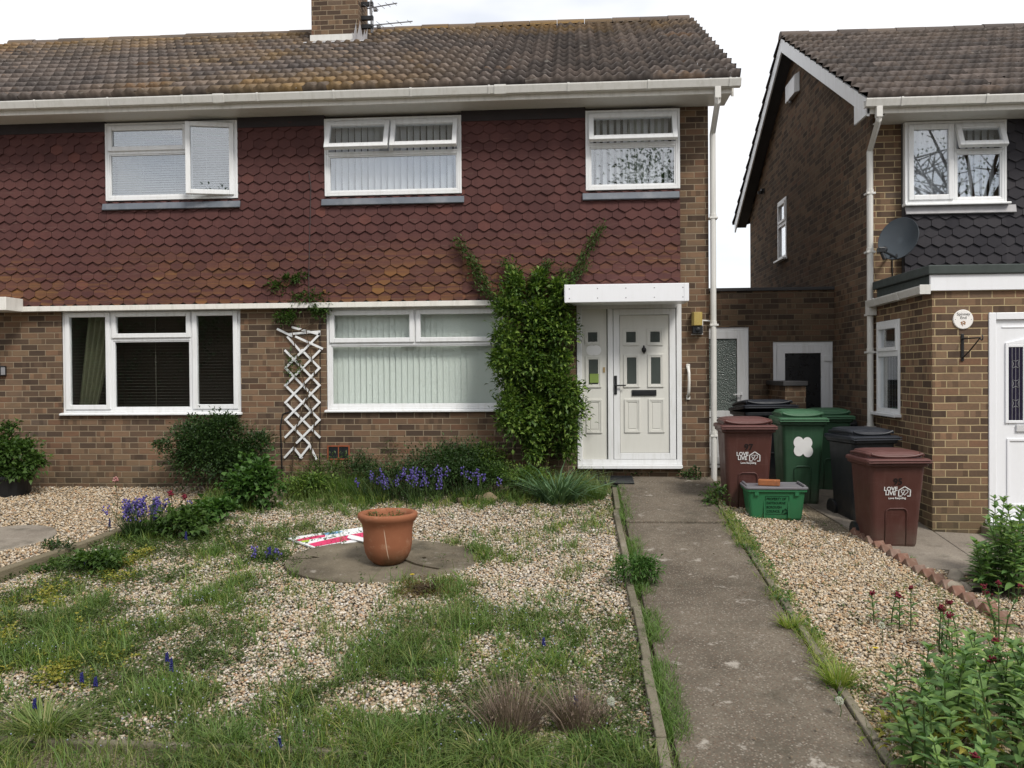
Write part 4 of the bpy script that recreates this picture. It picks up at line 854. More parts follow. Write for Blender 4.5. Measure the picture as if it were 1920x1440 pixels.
# sleepers between the two gardens
SL = [PG(*p, gzn) for p in ((-160, 1128), (0, 1077), (165, 1021), (358, 953), (423, 926))]
M['timber'] = NB('weathered_timber'); _b = M['timber']; _m = _b.n('ShaderNodeMapping', {0: _b.pos(), 'Scale': (3, 3, 26)}).outputs[0]
M['timber'] = _b.done(_b.mix(_b.noise(4, 6, _m), C4(.10, .085, .055), C4(.21, .18, .125)), .9, .1, _b.bump(_b.noise(6, 5, _m), .5, .006))
for i, (a, b_, lb) in enumerate(((0, 1, 'weathered timber sleeper edging at the left edge of the picture'), (1, 2, 'weathered timber sleeper beside the grey paved circle'), (2, 3, 'weathered timber sleeper behind the purple bluebell clump'), (3, 4, 'short timber sleeper end beside the green leafy plants'))):
    A, B_ = SL[a], SL[b_]; d = (B_ - A).normalized(); s_ = Vector((-d.y, d.x, 0)).normalized() * .095; A = A + d * .004; B_ = B_ - d * .004; up_ = Vector((0, 0, .03)); dn = Vector((0, 0, -.26))
    mb = MB(); mb.hexa([A + dn, B_ + dn, B_ + s_ + dn, A + s_ + dn], [A + up_, B_ + up_, B_ + s_ + up_, A + s_ + up_]); tag(build('timber_sleeper', mb, M['timber'], bevel=.01), lb, 'sleeper', 'sleepers between the front gardens')
def left_of_sleeper(x, y):                    # vectorised: True on the neighbour's side
    px = np.interp(y, [p.y for p in SL], [p.x - .1 for p in SL]); return x < px
# neighbour's raised bed
ys_ = np.linspace(4.0, YW - .01, 24); V = []
for y in ys_:
    xr = float(np.interp(y, [p.y for p in SL], [p.x - .05 for p in SL]))
    for t in np.linspace(0, 1, 16): x = -13 + (xr + 13) * t; V.append((x, y, gzn(x, y) - .012))
n_ = len(ys_); Fc = [(j * 16 + i, j * 16 + i + 1, (j + 1) * 16 + i + 1, (j + 1) * 16 + i) for j in range(n_ - 1) for i in range(15)]
struct(npmesh('neighbour_ground', V, Fc, M['soil']))
cL = (PG(-95, 1012, gzn), PG(92, 1012, gzn)); mb = MB(); c = (cL[0] + cL[1]) / 2; rad = (cL[1] - cL[0]).length / 2
mb.lathe([(0, -.04), (rad, -.04), (rad, .012), (rad - .012, .02), (0, .02)], (0, 0, 0), 56, Matrix.Translation((c.x, c.y, gzn(c.x, c.y))) @ Matrix.Rotation(math.atan(.078), 4, 'X'))
tag(build('paved_circle', mb, M['pad']), 'grey round paving set in the neighbour gravel at the left', 'paving')
pc0, pc1, pcT, pcB = PG(540, 1056), PG(900, 1048), PG(722, 1017), PG(722, 1097); pc = Vector(((pc0.x + pc1.x) / 2, (pcT.y + pcB.y) / 2, 0)); prx, pry = (pc1.x - pc0.x) / 2, (pcT.y - pcB.y) / 2
TS = Matrix.Translation((pc.x, pc.y, gz(pc.x, pc.y) + .012)) @ Matrix.Rotation(math.atan(.1), 4, 'X') @ Matrix.Diagonal((prx, pry, 1, 1))
mb = MB(); mb.lathe([(0, -.05), (1, -.05), (1, .008), (.985, .016), (0, .016)], (0, 0, 0), 64, TS); sb = thing('paved_circle', 'cracked round paving slab under the terracotta pot', 'paving', (pc.x, pc.y, gz(pc.x, pc.y)))
build('paving', mb, M['slab'], sb)
mb = MB(); 
for pts in ([(.18, -.02), (.28, -.14), (.33, -.22), (.45, -.34), (.62, -.46)], [(.28, -.14), (.42, .02), (.40, .08)], [(-.98, -.1), (-.7, .02), (-.78, .06)]):
    for a, b_ in zip(pts, pts[1:]): mb.add([TS @ Vector((a[0], a[1], .0185)), TS @ Vector((b_[0], b_[1], .0185)), TS @ Vector((b_[0] + .03, b_[1] + .035, .0185)), TS @ Vector((a[0] + .03, a[1] + .03, .0185))], [(0, 1, 2, 3)])
build('crack', mb, mat_plain('crack_soil', (.035, .028, .018), .95, .05, .4, 20), sb)
BX0, BX1 = PG(1600, 1000), PG(1885, 1170)     # the brick edging line on the right
def brick_line(y): return BX0.x + (BX1.x - BX0.x) * (y - BX0.y) / (BX1.y - BX0.y)
yq = [7.62 + k * .3 for k in range(15)]
mb = MB(); A = [(max(2.45, brick_line(y) + .05), y, gz(3, y) + .018) for y in yq]; B_ = [(3.598, y, gz(3.6, y) + .018) for y in yq]; n_ = len(yq)
mb.add(A + B_, [(i, n_ + i, n_ + i + 1, i + 1) for i in range(n_ - 1)]); mb.add([(x, y, z - .08) for x, y, z in (A[0], B_[0])] + [A[0], B_[0]], [(0, 1, 3, 2)]); mb.add([(x, y, z - .08) for x, y, z in A] + A, [(i, i + 1, n_ + i + 1, n_ + i) for i in range(n_ - 1)])
struct(build('path', mb, M['pad'])); struct(slab('path', 3.605, 6.6, 7.62, 8.885, .02, M['pad'], gz))
q0, q1 = PG(1118, 914), PG(1178, 903); mb = MB(); rt = lambda x, y: (x, y, gz(x, y) + .055)
for k in range(9): 
    y = q0.y - .05 + k * .045; mb.hexa([(q0.x, y, gz(q0.x, y) + .052), (q1.x + .05, y, gz(q1.x, y) + .052), (q1.x + .05, y + .03, gz(q1.x, y) + .055), (q0.x, y + .03, gz(q1.x, y) + .055)], [(q0.x, y, gz(q0.x, y) + .066), (q1.x + .05, y, gz(q1.x, y) + .066), (q1.x + .05, y + .03, gz(q1.x, y) + .069), (q0.x, y + .03, gz(q1.x, y) + .069)])
for x in (q0.x, (q0.x + q1.x) / 2, q1.x): mb.hexa([(x, q0.y - .05, gz(x, q0.y - .05) + .05), (x + .03, q0.y - .05, gz(x, q0.y - .05) + .05), (x + .03, q0.y + .34, gz(x, q0.y + .34) + .05), (x, q0.y + .34, gz(x, q0.y + .34) + .05)], [(x, q0.y - .05, gz(x, q0.y - .05) + .063), (x + .03, q0.y - .05, gz(x, q0.y - .05) + .063), (x + .03, q0.y + .34, gz(x, q0.y + .34) + .063), (x, q0.y + .34, gz(x, q0.y + .34) + .063)])
tag(build('door_mat', mb, M['dark_plastic']), 'black rubber door mat on the path left of the front door', 'door mat')

# ------------------------------------------------------------------ gravel
_ph = (1 + 5 ** .5) / 2
ICO = np.array([(-1, _ph, 0), (1, _ph, 0), (-1, -_ph, 0), (1, -_ph, 0), (0, -1, _ph), (0, 1, _ph), (0, -1, -_ph), (0, 1, -_ph), (_ph, 0, -1), (_ph, 0, 1), (-_ph, 0, -1), (-_ph, 0, 1)]) / 1.902
ICF = np.array([(0, 11, 5), (0, 5, 1), (0, 1, 7), (0, 7, 10), (0, 10, 11), (1, 5, 9), (5, 11, 4), (11, 10, 2), (10, 7, 6), (7, 1, 8), (3, 9, 4), (3, 4, 2), (3, 2, 6), (3, 6, 8), (3, 8, 9), (4, 9, 5), (2, 4, 11), (6, 2, 10), (8, 6, 7), (9, 8, 1)])
def blobs(P_, S_, rng, name, mat, parent=None, flat=False, tilt=.25):
    """many small stones / florets as one mesh: P_ (n,3) centres, S_ (n,3) radii"""
    n = len(P_); a = rng.uniform(0, 6.28, n); t = rng.normal(0, tilt, n); V = ICO[None] * S_[:, None] * (1 + rng.normal(0, .09, (n, 12, 1)))
    c, s = np.cos(t)[:, None], np.sin(t)[:, None]; y, z = V[..., 1] * c - V[..., 2] * s, V[..., 1] * s + V[..., 2] * c; x = V[..., 0]
    c, s = np.cos(a)[:, None], np.sin(a)[:, None]; V = np.stack([x * c - y * s, x * s + y * c, z], -1) + P_[:, None]
    return npmesh(name, V.reshape(-1, 3), (ICF[None] + (np.arange(n) * 12)[:, None, None]).reshape(-1, 3), mat, parent, not flat)
PEB = [(0, (.44, .37, .28)), (.16, (.52, .44, .33)), (.30, (.36, .29, .21)), (.42, (.58, .52, .43)), (.55, (.46, .34, .22)), (.66, (.37, .345, .31)), (.74, (.62, .58, .52)), (.84, (.30, .285, .265)), (.91, (.44, .28, .18)), (.95, (.66, .63, .58))]
M['pebble'] = mat_pebble('shingle', PEB); M['pebble_tan'] = mat_pebble('tan_shingle', [(p, (c[0] * 1.0, c[1] * .955, c[2] * .88)) for p, c in PEB], .95)
def gravel(name, label, x0, x1, y0, y1, n, keep, g, mat, r0=.008, r1=.017, seed=1):
    rng = np.random.default_rng(seed); x = rng.uniform(x0, x1, n); y = y0 + (y1 - y0) * rng.random(n); k = keep(x, y); x, y = x[k], y[k]; n = len(x)
    r = rng.uniform(r0, r1, n) * np.where(rng.random(n) < .05, 1.5, 1); Sz = np.stack([r * rng.uniform(.85, 1.35, n), r * rng.uniform(.75, 1.1, n), r * rng.uniform(.5, .85, n)], 1)
    z = g(x, y) + rng.uniform(-.012, .012, n) + .004 + .02 * (vnoise(x, y, 1.3, 3) - .5)
    o = blobs(np.stack([x, y, z], 1), Sz, rng, name, mat, tilt=.5); tag(o, label, 'gravel', None, 'stuff'); return o
def in_disc(x, y): return ((x - pc.x) / prx) ** 2 + ((y - pc.y) / pry) ** 2 < .97
gravel('gravel', 'pale mixed shingle covering the front garden left of the path', -5.2, .41, 3.9, 9.75, 150000, lambda x, y: ~left_of_sleeper(x - .12, y) & ~in_disc(x, y) & (y < 9.65 + .15 * np.sin(x * 3)) & (y > np.interp(x, [p.x for p in fk], [p.y for p in fk]) + .05) & (np.random.default_rng(5).random(len(x)) < np.where(y > 8.2, .75, 1)), gzv, M['pebble'], .0062, .0132, 2)
gravel('gravel', 'tan shingle between the path and the brick edging', 1.56, 3.7, 3.6, 9.7, 70000, lambda x, y: (x < brick_line(y) - .03) & (x < 2.44 + 10 * (y < 8.6)), gzv, M['pebble_tan'], .0062, .0132, 3)
gravel('gravel', 'golden shingle in the raised neighbour garden at the left', -9.5, -2.4, 6.0, 10.55, 70000, lambda x, y: left_of_sleeper(x + .03, y) & (((x - c.x) ** 2 + (y - c.y) ** 2) > rad * rad), gznv, M['pebble_tan'], .0075, .0145, 4)
gravel('gravel', 'tan shingle in front of the next door porch, right of the brick edging', 2.6, 6, 5.6, 7.6, 30000, lambda x, y: (x > brick_line(y) + .1), gzv, M['pebble_tan'], .0062, .0132, 6)

# ------------------------------------------------------------------ plants
def leafmesh(P0, D, L_, W_, rng, fold=.25, droop=.25, roll=None):
    """n leaves of 5 corner points: base, left, rib, right, tip"""
    n = len(P0); D = D / np.linalg.norm(D, axis=1, keepdims=True); up = np.array([0, 0, 1.0])
    Sx = np.cross(D, up + rng.normal(0, .35 if roll is None else roll, (n, 3))); Sx /= np.linalg.norm(Sx, axis=1, keepdims=True) + 1e-9; N = np.cross(Sx, D)
    L_, W_ = L_[:, None], W_[:, None]; mid = P0 + D * L_ * .5; tip = P0 + D * L_ - N * L_ * droop
    V = np.stack([P0, mid + Sx * W_ * .5 + N * W_ * fold, mid, mid - Sx * W_ * .5 + N * W_ * fold, tip], 1)
    Fq = np.array([(0, 2, 1), (0, 3, 2), (1, 2, 4), (2, 3, 4)])
    return V.reshape(-1, 3), (Fq[None] + (np.arange(n) * 5)[:, None, None]).reshape(-1, 3)
def bigleaf(P0, D, L_, W_, rng, droop=.35, fold=.22, roll=.2):
    n = len(P0); D = D / np.linalg.norm(D, axis=1, keepdims=True)
    Sx = np.cross(D, np.array([0, 0, 1.0]) + rng.normal(0, roll, (n, 3))); Sx /= np.linalg.norm(Sx, axis=1, keepdims=True) + 1e-9; N = np.cross(Sx, D); rows = []
    for t, w in ((0, .10), (.18, .62), (.42, 1), (.68, .78), (.88, .34), (1, .03)):
        cpt = P0 + D * (L_ * t)[:, None] - N * (L_ * droop * t * t)[:, None]; wv = Sx * (W_ * w * .5)[:, None]; fv = N * (W_ * w * fold)[:, None]
        rows += [cpt + wv + fv, cpt, cpt - wv + fv]
    V = np.stack(rows, 1); Fq = []
    for r_ in range(5):
        for k in (0, 1): Fq.append((r_ * 3 + k, r_ * 3 + k + 1, r_ * 3 + k + 4, r_ * 3 + k + 3))
    return V.reshape(-1, 3), (np.array(Fq)[None] + (np.arange(n) * 18)[:, None, None]).reshape(-1, 4)
def blades(B, H, Wd, lean, az, rng, curl=.6):
    """grass-like blades; lean = sideways reach as a share of the height"""
    n = len(B); d = np.stack([np.cos(az), np.sin(az), np.zeros(n)], 1); s = np.stack([-np.sin(az + rng.normal(0, .8, n)), np.cos(az), np.zeros(n)], 1); rows = []
    for t, w in ((0, 1), (.35, .9), (.7, .6)):
        cpt = B + d * (H * lean * t ** 1.6)[:, None] + np.array([0, 0, 1.0]) * (H * (t - curl * lean * .35 * t * t))[:, None]
        rows += [cpt + s * (Wd * w * .5)[:, None], cpt - s * (Wd * w * .5)[:, None]]
    tip = B + d * (H * lean)[:, None] + np.array([0, 0, 1.0]) * (H * (1 - curl * lean * .45))[:, None]; rows += [tip + s * (Wd * .04)[:, None], tip - s * (Wd * .04)[:, None]]
    V = np.stack(rows, 1); Fq = np.array([(0, 1, 3, 2), (2, 3, 5, 4), (4, 5, 7, 6)])
    return V.reshape(-1, 3), (Fq[None] + (np.arange(n) * 8)[:, None, None]).reshape(-1, 4)
def clumps(C, Rr, n, rng, n_cl=30, spread=.3, low=-.5):
    """points gathered in clumps over an uneven ellipsoid; returns points and outward directions"""
    d = rng.normal(0, 1, (n_cl, 3)); d /= np.linalg.norm(d, axis=1, keepdims=True); d[:, 2] = np.where(d[:, 2] < low, -d[:, 2] * .5, d[:, 2])
    cc = d * rng.uniform(.55, 1.0, (n_cl, 1)); k = rng.integers(0, n_cl, n); p = cc[k] + rng.normal(0, spread, (n, 3)) * rng.uniform(.5, 1.3, (n_cl, 1))[k]
    dirs = cc[k] * .7 + (p - cc[k]) * 1.6 + rng.normal(0, .45, (n, 3)) + np.array([0, 0, .25])
    return np.array(C) + p * np.array(Rr), dirs
M['leaf'] = mat_leaf('leaf_green', [(0.0345, 0.0713, 0.0154), (0.0575, 0.1092, 0.0242), (0.0862, 0.1495, 0.033)])
M['leaf_dark'] = mat_leaf('leaf_dark_green', [(0.0175, 0.0375, 0.0115), (0.03, 0.0625, 0.0172), (0.05, 0.0925, 0.023)], .25)
M['leaf_mid'] = mat_leaf('leaf_mid_green', [(0.0317, 0.0691, 0.0133), (0.0648, 0.1238, 0.023), (0.1152, 0.1872, 0.0339), (0.2016, 0.288, 0.0545)], .3)
M['leaf_olive'] = mat_leaf('leaf_olive', [(0.0381, 0.0664, 0.017), (0.0699, 0.1063, 0.0268), (0.108, 0.1528, 0.0426)])
M['leaf_bright'] = mat_leaf('leaf_bright', [(.042, .10, .022), (.065, .14, .032), (.10, .19, .045)])
M['leaf_val'] = mat_leaf('valerian_leaf', [(0.0806, 0.1587, 0.0497), (0.1142, 0.2139, 0.0684), (0.1613, 0.2622, 0.0827), (0.215, 0.3174, 0.0827)], .3, .45)
M['leaf_yel'] = mat_leaf('leaf_yellow', [(.17, .21, .04), (.30, .29, .05), (.42, .35, .07), (.12, .19, .04)])
M['grass'] = mat_leaf('grass_blade', [(0.0932, 0.1416, 0.0339), (0.1305, 0.1954, 0.0473), (0.1677, 0.2358, 0.062), (0.236, 0.256, 0.0902), (0.1118, 0.1752, 0.0451), (0.3353, 0.2965, 0.1353)], .35)
M['grass_g'] = mat_leaf('lush_grass_blade', [(0.0825, 0.1463, 0.0343), (0.1169, 0.1995, 0.0475), (0.165, 0.2461, 0.066)], .35)
M['grass_y'] = mat_leaf('bright_grass_blade', [(0.1392, 0.2151, 0.0368), (0.2024, 0.2783, 0.0473), (0.2656, 0.3162, 0.063), (0.3416, 0.3289, 0.126)], .35)
M['strap'] = mat_leaf('strap_leaf', [(0.0553, 0.11, 0.0525), (0.0935, 0.165, 0.0825), (0.153, 0.24, 0.1275)], .25)
M['dry'] = mat_leaf('dry_stem', [(.11, .075, .05), (.17, .125, .085), (.24, .19, .13)], .15, .8)
M['lav'] = mat_leaf('dead_lavender', [(0.1326, 0.0971, 0.0774), (0.195, 0.144, 0.1145), (0.2652, 0.2036, 0.1547)], .1, .8)
M['moss'] = mat_leaf('moss', [(.10, .075, .02), (.16, .125, .035), (.085, .05, .025)], .2, .9)
M['stem'] = mat_plain('brown_stem', (.07, .05, .032), .85, .1, .3, 20); M['gstem'] = mat_plain('green_stem', (.06, .095, .03), .6, .2, .3, 20)
M['purple'] = mat_leaf('bluebell_petal', [(.085, .07, .27), (.13, .10, .36), (.19, .15, .44)], .3, .6)
M['blue'] = mat_leaf('muscari_petal', [(.018, .020, .12), (.03, .03, .20)], .2, .6)
M['wine'] = mat_leaf('wine_petal', [(.10, .006, .014), (.17, .012, .028), (.23, .025, .05)], .2, .6)
M['yellow'] = mat_leaf('yellow_petal', [(.55, .40, .02), (.62, .48, .04)], .2, .6)
M['white_p'] = mat_leaf('white_petal', [(.55, .55, .52), (.65, .65, .62)], .3, .7)
M['blue_p'] = mat_leaf('pale_blue_petal', [(.28, .32, .48), (.42, .44, .55), (.5, .5, .48)], .3, .7)
M['pink'] = mat_leaf('pink_petal', [(.5, .22, .22), (.55, .3, .28)], .3, .6)
seed_ = [100]
def nr(): seed_[0] += 1; return np.random.default_rng(seed_[0])
def pm(px, Y): return (px) / (F / max(.1, Y))
def plant(name, label, cat, base, foliage, stems=None, mat='leaf', leaf=(.03, .05), wr=.5, group=None, big=False, droop=.25, blossoms=None, bmat='purple', sr=.006):
    """foliage = list of (centre, radii, count); stems = list of point lists"""
    t = thing(name, label, cat, tuple(base), 0, group); rng = nr(); Ps, Ds = [], []
    for C, Rr, n in foliage: p, d = clumps(C, Rr, n, rng, max(6, int(n / 45))); Ps.append(p); Ds.append(d)
    p, d = np.concatenate(Ps), np.concatenate(Ds); L_ = rng.uniform(leaf[0], leaf[1], len(p)); fn = bigleaf if big else leafmesh
    V, Fc = fn(p, d, L_, L_ * wr * rng.uniform(.8, 1.2, len(p)), rng, droop=droop); npmesh('foliage', V, Fc, M[mat], t)
    if stems:
        mb = MB()
        for s in stems: mb.tube(s, [sr * (1 - .6 * i / (len(s) - 1)) for i in range(len(s))], 5)
        build('stem', mb, M['stem'], t)
    if blossoms is not None: blobs(blossoms[0], blossoms[1], rng, 'blossoms', M[bmat], t)
    return t
def along(pts, n, rng, jit):
    pts = np.array([tuple(p) for p in pts]); t = rng.random(n) * (len(pts) - 1); i = np.minimum(t.astype(int), len(pts) - 2); f = (t - i)[:, None]
    return pts[i] * (1 - f) + pts[i + 1] * f + rng.normal(0, 1, (n, 3)) * jit, pts[i + 1] - pts[i]

# ================================================================== BINS AND OTHER THINGS
def rrect(w, d, r, z, cy=0.0, n=5):
    pts = []
    for (sx, sy, a0) in ((1, -1, -90), (1, 1, 0), (-1, 1, 90), (-1, -1, 180)):
        for k in range(n + 1):
            a = R(a0 + 90 * k / n); pts.append((sx * (w / 2 - r) + r * math.cos(a), cy + sy * (d / 2 - r) + r * math.sin(a), z))
    return pts
def loft(mb, secs):
    n = len(secs[0]); fs = [(i * n + j, i * n + (j + 1) % n, (i + 1) * n + (j + 1) % n, (i + 1) * n + j) for i in range(len(secs) - 1) for j in range(n)]
    fs += [tuple(range(n - 1, -1, -1)), tuple((len(secs) - 1) * n + j for j in range(n))]; return mb.add([p for s in secs for p in s], fs)
def binmat(name, c):
    b = NB(name); p = b.obj(); st = b.n('ShaderNodeMapping', {0: p, 'Rotation': (.3, .5, .2), 'Scale': (2, 2, 26)}).outputs[0]; dr = b.n('ShaderNodeMapping', {0: p, 'Scale': (16, 16, 1.3)}).outputs[0]
    k = b.mix(b.noise(4, 5, p), C4(*[x * .8 for x in c]), C4(*[x * 1.2 for x in c])); pale = C4(*[x * .75 + .018 + .5 * x for x in c])
    k = b.mix(b.math('MULTIPLY', b.rng(b.noise(3, 4, st), .60, .66), .35), k, pale); k = b.mix(b.rng(b.noise(1.6, 6, dr, .65), .52, .74, 0, .5), k, pale)
    z = b.xyz(p)[2]; k = b.mix(b.math('MULTIPLY', b.rng(z, .28, 0), b.rng(b.noise(6, 5, p), .35, .65, 0, .6)), k, C4(.10, .085, .065))
    return b.done(k, b.rng(b.noise(8, 4, p), .3, .7, .38, .58), .4, b.bump(b.noise(70, 3, p), .06, .004))
M['bin_brown'] = binmat('brown_bin_plastic', (.066, .0235, .0185)); M['bin_green'] = binmat('green_bin_plastic', (.026, .072, .038)); M['bin_black'] = binmat('black_bin_plastic', (.007, .009, .012))
M['lid_brown'] = binmat('brown_lid_plastic', (.095, .037, .032)); M['lid_green'] = binmat('green_lid_plastic', (.036, .105, .052)); M['lid_navy'] = binmat('dark_lid_plastic', (.014, .017, .024))
M['white_ink'] = mat_plain('white_print', (.62, .62, .62), .6, .2, .03); M['black_ink'] = mat_plain('black_print', (.012, .010, .010), .6, .2, .05)
def wheelie(loc, rz, label, body, lid, s=1.0, wd=1.0, tilt=0.0, lid_open=0.0, number=None, logo=False, redaction=False, big9=False, group='wheelie bins between the houses'):
    """local frame: front towards -y, base at z = 0"""
    t = thing('wheelie_bin', label, 'wheelie bin', loc, rz, group); t.scale = (s * wd, s, s); ORG[t.name] = Vector((0, 0, 0))
    if not rz: t.rotation_euler = (0, 0, .0001)
    h = .86; yb, yt = -.20, -.275                # front face at bottom and top
    mb = MB(); secs = []
    for z, w, d, cy in ((0, .42, .40, 0), (.03, .435, .42, 0), (.30, .462, .46, -.004), (.60, .492, .51, -.012), (.86, .52, .55, -.02)): secs.append(rrect(w, d, .05, z, cy))
    loft(mb, secs); bd = build('body', mb, M[body], t, world=False, bevel=.004)
    mb = MB(); loft(mb, [rrect(.535, .565, .05, .835, -.02), rrect(.575, .605, .05, .85, -.02), rrect(.575, .605, .05, .885, -.02), rrect(.56, .59, .05, .89, -.02)]); build('rim', mb, M[body], t, world=False, bevel=.004)
    fy = lambda z: -.20 - .0 - (z / .86) * .095; tl = math.atan(.095 / .86)
    mb = MB(); arch = [(-.10, .02)] + [(-.10, .36)] + [(-.10 + .04 * (1 - math.cos(a)), .36 + .045 * math.sin(a)) for a in (.5, 1.0, 1.57)] + [(.06 + .04 * math.sin(a), .36 + .045 * math.cos(a)) for a in (0, .57, 1.07)] + [(.10, .36), (.10, .02)]
    mb.tube([(x, fy(z) - .001 - (.004 if z > .3 else 0), z) for x, z in arch], .008, 6)
    for x in (-.205, .205): mb.tube([(x * .88, fy(.05) + .012, .05), (x * 1.05, fy(.8) + .012, .80)], .010, 6)
    build('moulding', mb, M[body], t, world=False, smooth=True)
    mb = MB(); T = Matrix.Translation((0, .28, .895)) @ Matrix.Rotation(-lid_open, 4, 'X') @ Matrix.Translation((0, -.28, -.895)) if lid_open else None
    def L2(ss): return [[T @ Vector(p) for p in q] for q in ss] if T else ss
    loft(mb, L2([rrect(.60, .645, .055, .878, -.025), rrect(.605, .65, .055, .89, -.025), rrect(.60, .645, .055, .912, -.025), rrect(.575, .61, .06, .922, -.025)]))
    loft(mb, L2([rrect(.52, .50, .07, .921, -.005), rrect(.515, .49, .08, .958, .0), rrect(.49, .44, .08, .985, .01), rrect(.38, .32, .08, .997, .02)]))
    n = 12                                       # raised brow along the front of the dome
    brow = [(-.245 + .49 * k / n, -.262 + .05 * (2 * k / n - 1) ** 2 * 0, .938 + .030 * abs(2 * k / n - 1) ** 3) for k in range(n + 1)]
    mb.tube([T @ Vector(p) for p in brow] if T else brow, .014, 8)
    ears = [[(sx * .245, -.262, .955), (sx * .262, -.15, .965), (sx * .262, .1, .962), (sx * .25, .24, .945)] for sx in (-1, 1)]
    for e_ in ears: mb.tube([T @ Vector(p) for p in e_] if T else e_, .016, 8)
    ft = [[(-.298, -.352, z), (.298, -.352, z)] for z in (.884, .906)]
    for f_ in ft: mb.tube([T @ Vector(p) for p in f_] if T else f_, .007, 6)
    build('lid', mb, M[lid], t, world=False, bevel=.006, smooth=False)
    mb = MB(); mb.tube([(-.24, .31, .86), (.24, .31, .86)], .017, 10)
    for x in (-.22, 0, .22): mb.box(x - .02, x + .02, .24, .32, .84, .90)
    build('handle', mb, M[body], t, world=False, bevel=.003)
    for sx in (-1, 1):
        mb = MB(); mb.lathe([(0, -.022), (.085, -.022), (.10, -.016), (.10, .016), (.085, .022), (0, .022)], (0, 0, 0), 24, Matrix.Translation((sx * .235, .20, .10)) @ Matrix.Rotation(R(90), 4, 'Y')); build('wheel', mb, M['dark_plastic'], t, world=False)
    def face(z, x=0.0, off=.0015): return Matrix.Translation((x, fy(z) - off - .004, z)) @ Matrix.Rotation(tl, 4, 'X') @ UPR
    if number:
        link('number', text_mesh(number, .095, face(.655), .0006, 'CENTER', .0015, 1.0 / wd), M['black_ink'], t, world=False)
    if logo:
        lg = MB(); me = text_mesh('LOVE\nLIVE', .058, face(.592, -.065), .0006, 'CENTER', .0016, .92, .78); o = link('logo_lettering', me, M['white_ink'], t, world=False)
        me = text_mesh('Love Recycling', .029, face(.505, 0), .0006, 'CENTER', .0007, .95); link('logo_lettering', me, M['white_ink'], t, world=False)
        fT = face(.535, .067)
        def path(pts, w): 
            for a, b_ in zip(pts, pts[1:]):
                A, B_ = Vector((*a, 0)), Vector((*b_, 0)); d = (B_ - A).normalized(); s_ = Vector((-d.y, d.x, 0)) * w; A -= d * w * .8; B_ += d * w * .8
                lg.add([fT @ q for q in (A - s_, B_ - s_, B_ + s_, A + s_)], [(0, 1, 2, 3)])
        path([(-.055, 0), (-.055, .062), (0, .100), (.055, .062), (.055, 0), (.03, 0)], .005); path([(-.055, 0), (-.03, 0)], .005)
        path([(-.022, .012)] + [(-.0 + .016 * (16 * math.sin(a) ** 3) / 8, .042 + .016 * (13 * math.cos(a) - 5 * math.cos(2 * a) - 2 * math.cos(3 * a) - math.cos(4 * a)) / 8) for a in [k * 6.283 / 22 for k in range(23)]], .0038)
        build('logo_house', lg, M['white_ink'], t, world=False, fix=False)
    if redaction:
        mb = MB()
        for k, (x, z) in enumerate(((-.055, .66), (.05, .655), (-.05, .575), (.06, .565), (0, .61))): mb.lathe([(0, 0), (.062, 0), (.062, .001 + k * .0004), (0, .001 + k * .0004)], (0, 0, 0), 22, face(z, x, .0 + .001))  # redaction blob shape, added as overlapping white discs
        build('redaction', mb, mat_plain('lobed_redaction', (.78, .78, .78), .5, .3, .01), t, world=False)
    if big9: link('number', text_mesh('9', .24, face(.44, -.165), .0006, 'LEFT', .004), M['white_ink'], t, world=False)
    return t
def on_g(px, py, dz=.0): q = PG(px, py); return Vector((q.x, q.y, gz(q.x, q.y) + dz))
q = on_g(1403, 956); wheelie((q.x + .0, q.y + .22, q.z), R(-1), 'brown wheelie bin marked 97 with a white recycling logo', 'bin_brown', 'lid_brown', .985, .99, number='97', logo=True)
q = on_g(1672, 1026); wheelie((q.x + .02, q.y + .2, q.z), R(4), 'brown wheelie bin marked 95 with a white recycling logo', 'bin_brown', 'lid_brown', .91, 1.09, number='95', logo=True)
q = P(1507, 962, 9.75); wheelie((q.x, 10.02, gz(q.x, 9.9) - .03), R(-2), 'green wheelie bin with a white lobed sticker on its front', 'bin_green', 'lid_green', 1.06, .84, redaction=True)
q = P(1440, 900, 10.9); wheelie((q.x, 11.25, -.14), R(8), 'wheelie bin with a raised dark lid behind the 97 bin', 'bin_black', 'lid_navy', 1.08, 1.08, lid_open=R(5))
q = P(1622, 900, 9.2); wheelie((q.x, 9.36, gz(q.x, 9.3) - .02), R(12), 'black wheelie bin with a big white 9 beside the 95 bin', 'bin_black', 'lid_navy', .98, .92, big9=True)
q = P(1562, 880, 10.6); wheelie((q.x, 10.85, gz(q.x, 10.6) - .03), R(-4), 'second green wheelie bin showing only its lid behind the black bin', 'bin_green', 'lid_green', 1.02, .84)
q = P(1590, 790, 11.5); tb = thing('lidded_tub', 'round dark green tub with a black lid in the corner behind the bins', 'tub', (q.x, 11.5, -.25)); zt_ = q.z
mb = MB(); mb.lathe([(.24, 0), (.27, .4), (.285, zt_ + .25 - .10), (.30, zt_ + .25 - .08), (.30, zt_ + .25 - .03)], (q.x, 11.5, -.25), 32); build('body', mb, M['bin_green'], tb, smooth=False)
mb = MB(); mb.lathe([(.315, zt_ + .25 - .05), (.32, zt_ + .25 - .02), (.31, zt_ + .25), (.26, zt_ + .25 + .03), (.1, zt_ + .25 + .05), (0, zt_ + .25 + .052)], (q.x, 11.5, -.25), 32); build('lid', mb, M['dark_plastic'], tb)
